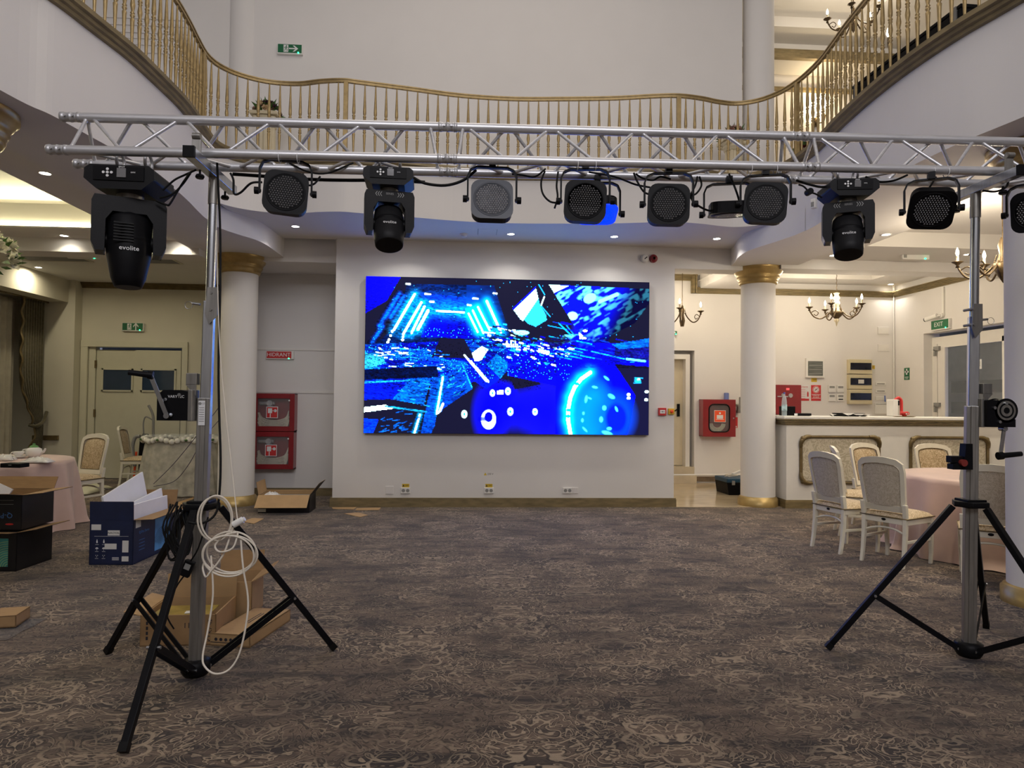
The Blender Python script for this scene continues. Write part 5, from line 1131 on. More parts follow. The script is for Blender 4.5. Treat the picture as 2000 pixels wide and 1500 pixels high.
for i, P in enumerate(([(201, 970, 6.46), (279, 921, 7.05), (290, 978, 7.05), (215, 1030, 6.46)], [(241, 990, 6.44), (316, 953, 7.06), (321, 988, 7.06), (248, 1035, 6.44)], [(261, 986, 6.42), (327, 967, 7.08), (328, 996, 7.08), (262, 1036, 6.42)])):
    Q = [at(*q[:2], Y=q[2]) for q in P]; c0 = sum(Q, Vector())/4
    o = obj('foam_sheet', panel(MB(), *[q-c0 for q in Q], t=.022), m_foam, loc=c0, bevel=.003)
    tag(o, ['tilted white foam sheet standing highest in the navy box', 'middle white foam sheet in the navy box', 'lowest white foam sheet along the right side of the navy box'][i], 'foam', 'foam sheets in the navy box')
# black cartons at the left edge
c = carton('black carton with a teal wave print, bottom of the stack at the left edge', (-4.13, 6.36, 0), R(-3), .62, .46, .33, m_blackb, m_kraft, {'f': (.10, 84), 'r': (.16, 80)}, group='black cartons at the left edge', top=True)
w = MB(); mark(w, rect(.22, .24), .13, .16, -.231, 0)
for k in range(11):
    r0 = .02+.019*k; L = [((r0)*math.cos(a), r0*math.sin(a)) for a in [R(x) for x in range(90, 181, 9)]]; L2 = [((r0+.006)*math.cos(a), (r0+.006)*math.sin(a)) for a in [R(x) for x in range(180, 89, -9)]]
    mark(w, [(max(min(a, .0), -.22), min(b, .24)) for a, b in L+L2], .24, .04, -.2318, 1, .0003)
obj('wave_print', w, [m_teal, m_lime], c)
c = carton('open black carton with upside down lettering, top of the stack at the left edge', (-4.12, 6.38, .345), R(-1), .60, .44, .30, m_blackb, m_kraft, {'f': (.17, 80), 'r': (.17, 84), 'b': (.12, 30)}, group='black cartons at the left edge')
obj('lettering', text_mb('Q-Pro', .062, 0, facing((.145, -.2205, .125)) @ Matrix.Rotation(PI, 4, 'Z')), m_bluep, c)
w = MB(); mark(w, rect(.06, .09), .07, .05, -.2208); obj('paper_label', w, m_paper, c)
w = MB(); mark(w, [(.035*math.cos(a), .008*math.sin(a)) for a in [2*PI*k/14 for k in range(14)]], .2, .05, -.2208); obj('emblem', w, m_redsign, c)
w = MB()
for k in range(2): mark(w, rect(.22, .004), .12, .255-.035*k, -.2208)
obj('printed_lines', w, m_grey, c)
o = obj('foam_sheet', MB().box((0, 0, 0), (.26, .02, .22)), m_foam, loc=(-4.24, 6.40, .62), rot=(R(-20), R(25), 0)); tag(o, 'white foam sheet poking from the black carton at the left edge', 'foam')
# kraft boxes behind the left stand
c = carton('worn open kraft box behind the mast of the left stand', (-1.735, 4.47, 0), R(2), .44, .40, .185, m_kraft, m_kraft2, {'b': (.15, 4), 'l': (.10, 75)}, group='kraft boxes behind the left stand')
w = MB()
for z in (.04, .09, .14): w.merge(text_mb('42' if z > .1 else 'K7', .035, 0, facing((.185, -.2008, z)) @ Matrix.Rotation(R(90), 4, 'Z')))
w.merge(text_mb('11', .045, 0, facing((-.125, -.2008, .12)))).merge(text_mb('11', .045, 0, facing((.05, -.2008, .12))))
for z in (.05, .08, .11, .14): w.merge(MB().prism(rect(.012, .02), .0006, 0, facing((-.18, -.2008, z))))
obj('printed_marks', w, m_ink, c)
o = obj('tape_sheet', MB().box((0, .0, 0), (.34, .22, .004)), mat('yellow_tape', (.30, .22, .05, 1), .25, noise=.3), c, loc=(-.01, -.06, .168)); 
o = obj('paper_label', MB().box((0, 0, 0), (.09, .05, .002)), m_paper, c, loc=(.05, -.10, .173), rot=(0, 0, R(8)))
c = carton('taller kraft carton standing behind the worn kraft box', (-1.60, 4.90, 0), R(4), .30, .34, .26, m_kraft2, m_kraft, {'b': (.14, 10), 'r': (.12, 60)}, group='kraft boxes behind the left stand')
c = carton('flat closed kraft box lying right of the left mast', (-1.36, 4.50, 0), R(-12), .26, .52, .075, m_kraft2, m_kraft, {}, group='kraft boxes behind the left stand', top=True)
w = MB()
for k in range(4): w.prism([((.010-(.004 if j else 0))*math.cos(a), (.010-(.004 if j else 0))*math.sin(a)) for j in (0,) for a in [2*PI*i/14 for i in range(14)]], .0006, 0, facing((-.09+k*.032, -.2606, .04)))
w.prism(rect(.13, .004), .0006, 0, facing((-.06, -.2606, .022)))
for x in (-.02, .0): w.box((x, .05, .0756), (.006, .20, .001))
obj('printed_marks', w, m_ink, c)
# carton by the alcove
c = carton('low open carton with folded out kraft flaps below the hydrant cabinets', (-2.39, 9.34, 0), R(1), .66, .40, .235, m_blackb, m_kraft2, {'f': (.23, 128), 'l': (.17, 10), 'r': (.20, 38), 'b': (.02, 0)})
obj('paper_label', MB().box((-.28, -.2008, .035), (.10, .001, .04)), m_paper, c)
o = obj('packing_tray', MB().box((0, 0, 0), (.60, .34, .02)), m_grey, loc=(-2.39, 9.34, .185)); tag(o, 'grey packing tray inside the low open carton', 'tray')
o = crumple('plastic_bag', 'clear plastic bag bunched in the left end of the low carton', 'bag', (-2.60, 9.32, .197), .20, .22, .07, m_china, 9)
# loose card on the carpet
def card(label, P, m=m_kraft2, name='cardboard_piece', cat='cardboard', z=.004):
    Q = [at(x, y, Z=z) for x, y in P]; o0 = sum(Q, Vector())/len(Q); mb = MB(); n = len(Q)
    L = [(q.x-o0.x, q.y-o0.y) for q in Q]
    if sum(L[i][0]*L[(i+1) % n][1]-L[(i+1) % n][0]*L[i][1] for i in range(n)) < 0: L.reverse()
    o = obj(name, mb.prism(L, .005), m, loc=(o0.x, o0.y, z-.003)); return tag(o, label, cat, 'loose cardboard on the carpet' if name == 'cardboard_piece' else None)
card('long strip of cardboard against the skirting left of the screen', [(648, 991), (697, 990.5), (690, 995), (650, 994)])
card('strip of cardboard lying at the skirting just right of the first strip', [(697, 992), (744, 991.5), (740, 996), (694, 996.5)])
card('small cardboard offcut lying on the carpet below the skirting strips', [(672, 1003), (700, 1001), (718, 1006), (704, 1010)])
card('cardboard offcut lying right of the white cord', [(474, 1019), (492, 1012), (515, 1013), (496, 1023)])
card('grey flat strip lying on the carpet behind the left mast', [(350, 1138), (470, 1104), (473, 1110), (385, 1136)], m_grey, 'metal_strip', 'strip')
card('kraft sheet under white paper beside the navy box', [(336, 985), (380, 970), (384, 988), (345, 992)])
o = crumple('white_sheet', 'stiff white sheet leaning behind the left mast foot', 'sheet', Vector((-3.62, 9.2, .004)), .45, .5, .10, m_foam, 4)
o = crumple('white_bag', 'limp white bag on the carpet behind the left table', 'bag', at(178, 958, Z=0)+Vector((-.1, -.12, .004)), .62, .8, .20, mat('cream_bag', (.62, .60, .45, 1), .7, noise=.05), 6)
c = carton('small kraft box at the left picture edge in the foreground', (-2.985, 4.70, .012), R(10), .17, .20, .075, m_kraft, m_kraft, {}, top=True)
def film(u, v):
    return ((u-.5)*.40, (v-.5)*.42, .004+.006*abs(math.sin(9*u+5*v)*math.sin(7*v+2)))
o = obj('plastic_sheet', MB().sheet(film, 12, 12), mat('clear_film', (.75, .78, .85, 1), .1, noise=0, trans=.8, alpha=.55), loc=(-3.0, 4.60, 0)); tag(o, 'clear plastic sheet under the small kraft box at the left edge', 'plastic sheet')
tag(obj('cable', MB().tube([at(143, 943, Z=.30), at(180, 950, Z=.12), at(230, 958, Z=.02), at(262, 957, Z=.012), at(300, 950, Z=.012)], .006, 7, 0, 5), mat('violet_cable', (.06, .05, .09, 1), .5)), 'dark violet cable trailing from the left table across the carpet', 'cable')
tag(obj('cable', MB().tube([at(300, 945, Y=10.2), at(340, 905, Y=10.0), at(385, 850, Y=9.7), at(415, 812, Y=9.6), at(430, 792, Y=9.55)], .005, 7, 0, 5), mat('violet_cable2', (.09, .08, .12, 1), .5)), 'thin violet cable slung up towards the left column', 'cable')
tag(obj('cable', MB().tube([at(300, 950, Y=10.2), at(340, 940, Y=10.0), at(370, 905, Y=9.7), at(395, 860, Y=9.6), at(430, 818, Y=9.55)], .005, 7, 0, 5), mat('violet_cable3', (.09, .08, .12, 1), .5)), 'second thin violet cable sagging below the first near the column', 'cable')
# ================================================================== curtains and things by the doors
def drape(name, label, x, y0, y1, z0, z1, m, amp, n, tie=None, seed=0):
    def fn(u, v):
        z = z1+(z0-z1)*v; w = 1.0
        if tie: w = 1-.62*math.exp(-((z-tie)/.42)**2) - (.12 if z < tie else 0)
        yy = y1+(y0-y1)*u*w if tie else y0+(y1-y0)*u
        return (x+amp*math.sin(2*PI*n*u+seed)*(.6+.4*v), yy, z)
    o = obj(name, MB().sheet(fn, n*10, 24), m, solid=.004); return o
o = drape('sheer_curtain', '', -7.72, 9.9, 12.1, .03, 3.16, m_sheer, .035, 16); tag(o, 'pale sheer curtain hanging at the far left window', 'curtain')
t = thing('drape', 'olive drape gathered by a tieback at the far left', 'curtain', (-7.55, 12.28, 0))
def dfn(u, v):
    z = 3.18-3.15*v; w = 1-.55*math.exp(-((z-.98)/.5)**2)-(.15 if z < .98 else 0)
    return (-.02+.045*math.sin(2*PI*9*u)*w+.22*(w-1)*-.3, -.62*w*(1-u)+.35-.35*(1-w)*0, z)
obj('cloth', MB().sheet(dfn, 90, 40), m_olive, t, solid=.004)
obj('fringe', MB().sheet(lambda u, v: (.03+.02*math.sin(60*v), -.62*(1-.55*math.exp(-((3.18-3.15*v-.98)/.5)**2)-(.15 if 3.18-3.15*v < .98 else 0))+.35-.05*u, 3.18-3.15*v), 3, 70), m_golddk, t, solid=.01)
obj('tieback', MB().tube([(.06, .38, 1.22), (.1, .22, 1.05), (.08, .06, .98), (-.02, .04, 1.0)], .03, 10, 0, 5), m_olive, t)
obj('curtain_rod', MB().cyl((0, -2.6, 3.19), (0, .5, 3.19), .018, n=12), m_golddk, t)
# upright vacuum and clothes hanger rack
p = at(280, 915, Y=12.3); t = thing('vacuum_cleaner', 'upright black and grey vacuum cleaner leaning by the double doors', 'vacuum cleaner', (p.x, 12.35, 0))
obj('base', MB().prism([(-.16, 0), (.16, 0), (.15, .10), (-.15, .10)], .28, 0, facing((0, .1, 0))), m_grey, t, bevel=.015)
obj('dust_bag', MB().lathe([(.05, .10), (.10, .18), (.105, .5), (.09, .78), (.05, .86)], n=20, sy=.8), m_black, t)
obj('hose', MB().tube([(-.05, -.09, .82), (-.13, -.09, .80), (-.17, -.09, .66), (-.16, -.09, .5), (-.13, -.08, .3)], .03, 10, 0, 5), m_grey, t)
obj('handle', MB().tube([(.10, 0, .15), (.14, 0, .5), (.13, 0, .9), (.12, 0, 1.18), (.04, 0, 1.36)], .022, 10, 0, 5).tube([(.12, 0, 1.1), (0, -.0, 1.16), (-.04, 0, 1.05), (-.03, 0, .86)], .012, 8, 0, 4), m_grey, t)
obj('bumper', MB().bar((-.14, -.08, .12), (-.12, -.06, .55), .03, .02), m_orange, t, label='orange strip')
# skirted cake table with garland
t = thing('cake_table', 'tall table with a grey tulle skirt and a white flower garland behind the left stand', 'table', (-4.42, 10.9, 0))
def tulle(u, v):
    a = 2*PI*u; r = .42+.10*v+.02*math.sin(23*a)*v; return (r*math.cos(a)*1.25, r*math.sin(a)*.8, .86-.84*v)
obj('skirt', MB().sheet(tulle, 150, 10), mat('tulle', (.42, .40, .33, 1), .8, noise=.25, scale=9), t)
obj('tabletop', MB().lathe([(.0001, .90), (.46, .90), (.47, .915), (.46, .93), (.0001, .93)], n=40, sx=1.25, sy=.85), m_glass, t)
gl = MB()
for k in range(44):
    a = 2*PI*k/44; gl.ball((.45*1.25*math.cos(a), .45*.8*math.sin(a), .855+.02*math.sin(9*a)), .045, 8)
obj('garland', gl, m_flow, t); t_l = MB()
for k in range(0, 44, 5):
    a = 2*PI*(k+.5)/44; t_l.ball((.48*1.25*math.cos(a), .48*.8*math.sin(a), .86), .03, 6, 0, .6)
obj('garland_leaves', t_l, m_leaf, t)
# ================================================================== safety signs and wall fittings
ARROW = [(-.03, -.0), (-.03, -.004), (.012, -.004), (-.006, -.02), (.006, -.02), (.03, 0), (.006, .02), (-.006, .02), (.012, .004), (-.03, .004)]
def running_man(mb, s, m, mat=0):
    P = lambda L: mb.prism([(x*s, y*s) for x, y in L], .0006, mat, m)
    P([(x*.12+.1, y*.12+.62) for x, y in circ(1, 10)])
    for L in ([(-.1, .45), (.15, .48), (.08, .05), (-.08, .1)], [(.1, .45), (.4, .25), (.36, .18), (.06, .36)], [(-.1, .42), (-.35, .30), (-.3, .08), (-.24, .1), (-.26, .27), (-.04, .38)], [(.06, .1), (.3, -.1), (.22, -.45), (.14, -.43), (.2, -.12), (-.02, .03)], [(-.08, .12), (.03, .04), (-.12, -.28), (-.42, -.3), (-.42, -.22), (-.16, -.2)]): P(L)
def exit_sign(label, p, rz, w, arrow='r', txt=None, face='n', lay=False):
    t = thing('exit_sign', label, 'exit sign', p, rz); h = w*(.15 if lay else .36)
    obj('housing', MB().box((0, .022, 0), (w*1.06, .044, h*1.18)), m_white, t, bevel=.004)
    if not lay:
        obj('panel', MB().box((0, -.002, .006), (w, .006, h)), m_green, t)
        g = MB()
        if txt: g.merge(text_mb(txt, h*.72, 0, facing((-w*.06, -.006, .006))))
        else:
            g.prism(rect(w*.20, h*.86), .0004, 0, facing((-w*.16, -.0054, .006)))
            a = {'r': 0, 'u': R(90)}[arrow]; g.prism([(x*h/.055, y*h/.055) for x, y in ARROW], .0006, 0, facing((w*.16, -.0054, .006)) @ Matrix.Rotation(a, 4, 'Z'))
            mg = MB(); running_man(mg, h*.62, facing((-w*.16, -.0062, -.004))); obj('running_figure', mg, m_green, t)
        obj('pictogram', g, m_print, t)
    else: obj('pictogram', MB().box((-w*.42, -.003, .01), (w*.12, .003, h*.8)), m_grey, t)
    obj('charge_lamp', MB().ball((w*.36, -.006, -h*.42), .012, 10), m_greenled, t); return t
exit_sign('green exit sign with arrow to the right on the upper gallery wall', (-2.57, 9.703, 6.455), 0, .33)
exit_sign('green exit sign with upward arrow above the double doors', (-6.155, 12.90, 2.79), 0, .36, 'u')
exit_sign('white emergency lamp flat under the far left ceiling', at(163, 500, Z=ZC-.036), R(4), .42, lay=True)
exit_sign('clear emergency lamp under the ceiling before the bar', at(1789, 502, Z=ZC-.032), R(-3), .36, lay=True)
exit_sign('green EXIT sign over the glass door at the right', (8.15, 11.24, 2.90), R(-90), .42, txt='EXIT')
exit_sign('green exit sign at the passage edge, mostly hidden by the screen wall', at(1314, 650, Y=12.5), 0, .16)
t = thing('hydrant_sign', 'red illuminated sign reading HIDRANT in the left alcove', 'sign', (-2.92, 10.735, 2.175))
obj('housing', MB().box((.012, .02, 0), (.42, .04, .125)), m_white, t, bevel=.004); obj('panel', MB().box((0, -.002, .004), (.375, .006, .105)), m_redsign, t); obj('lettering', text_mb('HIDRANT', .082, 0, facing((-.005, -.0056, .004))), m_print, t); obj('charge_lamp', MB().ball((.15, -.006, -.05), .012, 10), m_greenled, t)
# hydrant cabinets
m_cabglass = mat('cabinet_glass', (.6, .6, .6, 1), .04, noise=0, alpha=.10, spec=.15)
def hose_pack(label, x, y, z, w, seed):
    g = random.Random(seed); mb = MB()
    for k in range(10):
        e1, e2 = .10+.024*k+g.uniform(-.015, .015), .13+.022*k+g.uniform(-.02, .02)
        pts = [(-w/2+.01+g.uniform(0, .02), g.uniform(-.01, .01), e1*.75+.03), (-w*.36, 0, .012+.019*k), (0, 0, .006+.0155*k), (w*.34, 0, .014+.019*k), (w/2-.01-g.uniform(0, .02), g.uniform(-.01, .01), e2*.8+.03)]
        L = spline([Vector(p) for p in pts], 5)
        for a, b in zip(L, L[1:]): mb.bar(a, b, .07, .012, up=(0, 1, 0)) if False else mb.bar(a, b, .012, .07, up=(0, 1, 0))
    return tag(obj('fire_hose', mb, m_hose, loc=(x, y, z)), label, 'fire hose', 'folded hoses in the left cabinets')
def hydrant(label, hl, x, z0, w, h, seed):
    y = 10.78; d = .16; t = thing('hydrant_cabinet', label, 'fire cabinet', (x, y-d, z0), 0, 'stacked red hydrant cabinets')
    e = .012
    obj('case', MB().bb((-w/2, d-e, 0), (w/2, d-.001, h)).bb((-w/2, 0, 0), (-w/2+e, d-e, h)).bb((w/2-e, 0, 0), (w/2, d-e, h)).bb((-w/2, 0, 0), (w/2, d-e, e)).bb((-w/2, 0, h-e), (w/2, d-e, h)), [m_red], t)
    f = .075; fr = obj('door', MB().bb((-w/2, -.022, 0), (-w/2+f, 0, h)).bb((w/2-f, -.022, 0), (w/2, 0, h)).bb((-w/2+f, -.022, 0), (w/2-f, 0, f)).bb((-w/2+f, -.022, h-f), (w/2-f, 0, h)), m_red, t, bevel=.003)
    obj('pane', MB().bb((-w/2+f, -.012, f), (w/2-f, -.010, h-f)), m_cabglass, fr)
    obj('lock', MB().cyl((w/2-f-.005, -.024, h-f-.03), (w/2-f-.005, -.03, h-f-.03), .012, n=12), m_white, fr); obj('lock', MB().cyl((-w/2+.018, -.024, h*.5), (-w/2+.018, -.03, h*.5), .012, n=12), m_grey, fr)
    s = .175; q = MB().prism(rect(s, s), .001, 0, facing((-.02, -.024, h*.5))); q.prism(rect(s*.9, s*.9), .001, 1, facing((-.02, -.0252, h*.5)))
    q.prism(rect(s*.36, s*.42), .001, 0, facing((-.05, -.0264, h*.5+.025))).prism(circ(s*.13), .001, 0, facing((.028, -.0264, h*.5+.025))).prism(rect(s*.3, s*.05), .001, 0, facing((.0, -.0264, h*.5+.025))).prism(rect(s*.07, s*.4), .001, 0, facing((-.045, -.0264, h*.5-.05)))
    obj('hose_sign', q, [m_print, m_redsign], fr)
    obj('valve', MB().cyl((-w*.38, .09, h-.15), (-w*.02, .09, h-.15), .028, n=14).cyl((-w*.12, .09, h-.15), (-w*.12, .09, h-.26), .034, n=14).cyl((-w*.12, .02, h-.15), (-w*.12, .09, h-.15), .045, n=16), m_alud, t)
    hose_pack(hl, x-.01, y-d+.075, z0+.016, w-.13, seed)
hydrant('upper red hydrant cabinet in the left alcove', 'pale hose folded high at the right end in the upper hydrant cabinet', -2.95, 1.003, .63, .575, 1)
hydrant('lower red hydrant cabinet in the left alcove', 'pale hose coiled evenly in the lower hydrant cabinet', -2.955, .425, .63, .570, 2)
# passage hose cabinet
t = thing('hose_reel_cabinet', 'single red fire hose cabinet with a rounded window in the passage', 'fire cabinet', (4.67, 12.57, .88)); w, h, d = .62, .69, .20
RW = lambda W_, H_, r: [(sx*(W_/2-r)+r*math.cos(a), sz*(H_/2-r)+r*math.sin(a)) for sx, sz, a0 in ((1, 1, 0), (-1, 1, 90), (-1, -1, 180), (1, -1, 270)) for a in [R(a0+18*k) for k in range(6)]]
obj('case', MB().bb((-w/2, -.01, 0), (w/2, 0, h)).bb((-w/2, -d, 0), (-w/2+.012, 0, h)).bb((w/2-.012, -d, 0), (w/2, 0, h)).bb((-w/2, -d, 0), (w/2, 0, .012)).bb((-w/2, -d, h-.012), (w/2, 0, h)), m_red, t)
inn = RW(.39, .51, .09); n = len(inn); ex_ = [(max(min(x*9, w/2), -w/2), max(min(z*9, h/2), -h/2)) for x, z in inn]
dr = MB(); V = [(x, -d-.02, z+h/2) for x, z in ex_]+[(x, -d-.02, z+h/2) for x, z in inn]; dr.add(V, [(k, (k+1) % n, n+(k+1) % n, n+k) for k in range(n)]).add([(x, -d-.02, z+h/2) for x, z in ex_]+[(x, -d, z+h/2) for x, z in ex_], [(k, n+k, n+(k+1) % n, (k+1) % n) for k in range(n)])
fr = obj('door', dr, m_red, t); obj('window_seal', MB().tube([(x, -d-.021, z+h/2) for x, z in inn], .011, 8, closed=True), m_rubber, fr); obj('pane', MB().prism(inn, .002, 0, facing((0, -d-.012, h/2))), m_cabglass, fr)
q = MB().prism(rect(.22, .22), .001, 0, facing((.01, -d-.022, h*.55))).prism(rect(.205, .205), .001, 1, facing((.01, -d-.0232, h*.55))).prism(rect(.12, .07), .001, 0, facing((.01, -d-.0244, h*.53))).prism(circ(.018), .001, 0, facing((.01, -d-.0244, h*.63))).prism(rect(.15, .008), .001, 0, facing((.01, -d-.0244, h*.46)))
obj('hose_sign', q, [m_print, m_orange], fr); obj('lock', MB().cyl((.27, -d-.02, h*.5), (.27, -d-.03, h*.5), .012, n=12), m_alud, fr)
mb = MB(); 
for k in range(6): mb.tube([((.10+.012*k)*math.cos(a), -.10+.015*(k % 2), .26+(.11+.012*k)*math.sin(a)) for a in [R(190+i*16) for i in range(11)]], .013, 8, 0, 2)
o = obj('fire_hose', mb, m_hose, loc=(4.67, 12.57, .88)); tag(o, 'dark coiled hose behind the rounded cabinet window in the passage', 'fire hose')
t = thing('spray_can', 'small blue can standing on the passage fire cabinet', 'can', (4.85, 12.47, 1.571)); obj('body', MB().lathe([(.045, 0), (.046, .11), (.04, .125)], n=20), mat('blue_can', (.14, .19, .45, 1), .4, noise=.1), t); obj('rim', MB().lathe([(.04, .125), (.035, .13), (.0001, .128)], n=20), m_alud, t)
t = thing('pipe_elbow', 'dark metal pipe elbow beside the passage fire cabinet', 'pipe', (5.02, 12.50, 1.42)); obj('pipe', MB().tube([(-.04, 0, .06), (.03, 0, .06), (.07, 0, .03), (.075, 0, -.06)], .035, 12, 0, 5), m_zincd, t); obj('coupling', MB().cyl((.075, 0, -.05), (.075, 0, -.10), .045, n=14), m_zincd, t); obj('wall_plate', MB().box((.14, .06, .10), (.05, .015, .20)), m_zincd, t)
t = thing('extinguisher_sign', 'red fire extinguisher sign beside the passage fire cabinet', 'sign', (5.04, 12.565, 1.14)); obj('panel', MB().box((0, 0, 0), (.13, .004, .20)), m_redsign, t); obj('pictogram', MB().prism(rect(.035, .08), .001, 0, facing((0, -.0025, .02))).prism(rect(.014, .03), .001, 0, facing((0, -.0025, .07))).prism(rect(.10, .022), .001, 0, facing((0, -.0025, -.078))), m_print, t)
# toolbox and leads in the passage
t = thing('toolbox', 'black toolbox with a blue lid on the marble floor beside the right column', 'toolbox', (4.47, 11.12, .004), R(3))
obj('body', MB().prism([(-.21, 0), (.21, 0), (.24, .20), (-.24, .20)], .48, 0, facing((0, .24, 0))), m_black, t, bevel=.012); obj('lid', MB().box((0, 0, .235), (.49, .50, .07)), mat('blue_lid', (.01, .06, .12, 1), .4, noise=.05), t, bevel=.015, label='blue lid'); obj('latch', MB().box((-.14, -.256, .20), (.05, .02, .07)), m_grey, t, bevel=.004); obj('latch', MB().box((.14, -.256, .20), (.05, .02, .07)), m_grey, t, bevel=.004)
t = thing('power_strip', 'white power strip and tangled lead lying on the toolbox', 'power strip', (4.50, 11.10, .276)); obj('strip', MB().box((.04, 0, .07), (.22, .05, .035)), m_white, t, bevel=.006, rot=(0, R(-18), R(15))); g = random.Random(3)
for k in range(4): obj('lead', MB().tube([(-.12+.09*math.cos(a+k)+g.uniform(-.02, .02), .07*math.sin(a+k)-.06, .012+.006*k+.02*abs(math.sin(a))) for a in [i*PI/5 for i in range(10)]], .006, 6, 0, 3, closed=True), m_whitec, t)
# screen wall fittings
def dome(name, label, cat, x, z, r, m, dep=.05):
    t = thing(name, label, cat, (x, YW, z)); obj('base', MB().lathe([(r, 0), (r, dep*.5)], n=28, mtx=UP), m, t); obj('cap', MB().lathe([(r*.92, dep*.5), (r*.8, dep), (r*.5, dep*1.15), (.0001, dep*1.15)], n=28, mtx=UP), m, t); return t
s_ = dome('smoke_beam_detector', 'white round detector on the wall above the screen corner', 'detector', 2.535, 3.585, .062, m_white); obj('mark', MB().prism(rect(.05, .012), .001, 0, facing((.01, -.059, 0), 0) @ Matrix.Rotation(R(40), 4, 'Z')), m_black, s_)
s_ = dome('fire_sounder', 'red round fire sounder on the wall above the screen corner', 'alarm', 2.665, 3.585, .06, m_red); obj('grille', MB().lathe([(.03, .058), (.028, .062), (.02, .062), (.018, .058)], n=24, mtx=UP), m_redin, s_)
t = thing('fire_call_point', 'red manual fire call point on the wall right of the screen', 'alarm', (2.803, YW, 1.37)); obj('case', MB().box((0, -.022, 0), (.115, .044, .11)), m_redsign, t, bevel=.006); obj('panel', MB().box((0, -.046, 0), (.075, .003, .05)), m_print, t); obj('pictogram', MB().prism(circ(.009, 12), .001, 0, facing((0, -.0476, 0))).prism([(-.03, 0), (-.018, .008), (-.018, -.008)], .001, 0, facing((0, -.0476, 0))).prism([(.03, 0), (.018, .008), (.018, -.008)], .001, 0, facing((0, -.0476, 0))), m_ink, t)
t = thing('emergency_stop', 'yellow box with an orange button right of the red call point', 'switch', (2.935, YW, 1.375)); obj('case', MB().box((0, -.022, 0), (.088, .044, .085)), m_yellow, t, bevel=.005); obj('button', MB().lathe([(.02, .044), (.026, .058), (.024, .066), (.0001, .068)], n=20, mtx=UP), m_orange, t)
def socket(label, x, z, yl=None):
    t = thing('power_socket', label, 'socket', (x, YW, z), 0, 'double wall sockets under the screen'); obj('plate', MB().box((0, -.010, 0), (.135, .02, .085)), m_white, t, bevel=.005)
    for s in (-1, 1): obj('outlet', MB().lathe([(.024, .021), (.022, .0215), (.021, .006), (.0001, .006)], n=20, mtx=Matrix.Translation((s*.03, 0, 0)) @ UP), m_grey, t)
    if yl:
        o = thing('voltage_sticker', yl, 'sticker', (x, YW, z+.068)); obj('sheet', MB().box((0, -.001, 0), (.10, .002, .048)), m_yellow, o); obj('lettering', text_mb('230V', .026, 0, facing((.018, -.0024, 0))).merge(MB().prism([(-.016, -.012), (.016, -.012), (0, .016)], .0006, 0, facing((-.032, -.0022, -.001)))), m_ink, o)
socket('leftmost double socket under the screen', -.85, .23, 'yellow 230V sticker above the leftmost socket'); socket('middle double socket under the screen', .32, .232, 'yellow 230V sticker above the middle socket'); socket('rightmost double socket under the screen', 1.44, .234)
o = thing('voltage_label', 'clear 230V label with a warning triangle above the middle socket', 'sticker', (.318, YW, .463)); obj('lettering', text_mb('230 V', .036, 0, facing((.02, -.0006, 0))), m_ink, o); obj('warning_triangle', MB().prism([(-.022, -.017), (.022, -.017), (0, .022)], .0008, 0, facing((-.052, -.0004, 0))), m_yellow, o)
for x, w, lb in ((-1.075, .11, 'blank square cover plate left of the leftmost socket'), (1.555, .075, 'blank round cornered cover plate right of the rightmost socket')):
    t = thing('cover_plate', lb, 'cover', (x, YW, .235)); obj('plate', MB().box((0, -.004, 0), (w, .008, .11 if w > .1 else .085)), m_wall, t, bevel=.002); obj('screw', MB().cyl((0, -.008, .02), (0, -.0095, .02), .004, n=8), m_white, t)
t = thing('motion_sensor', 'small white corner sensor on the right balcony band', 'sensor', at(1593, 398, X=3.82)+Vector((-.02, 0, 0)), R(-60)); obj('case', MB().box((0, 0, 0), (.06, .05, .11)), m_white, t, bevel=.01); obj('lens', MB().box((0, -.028, -.01), (.035, .008, .05)), m_grey, t, bevel=.003)
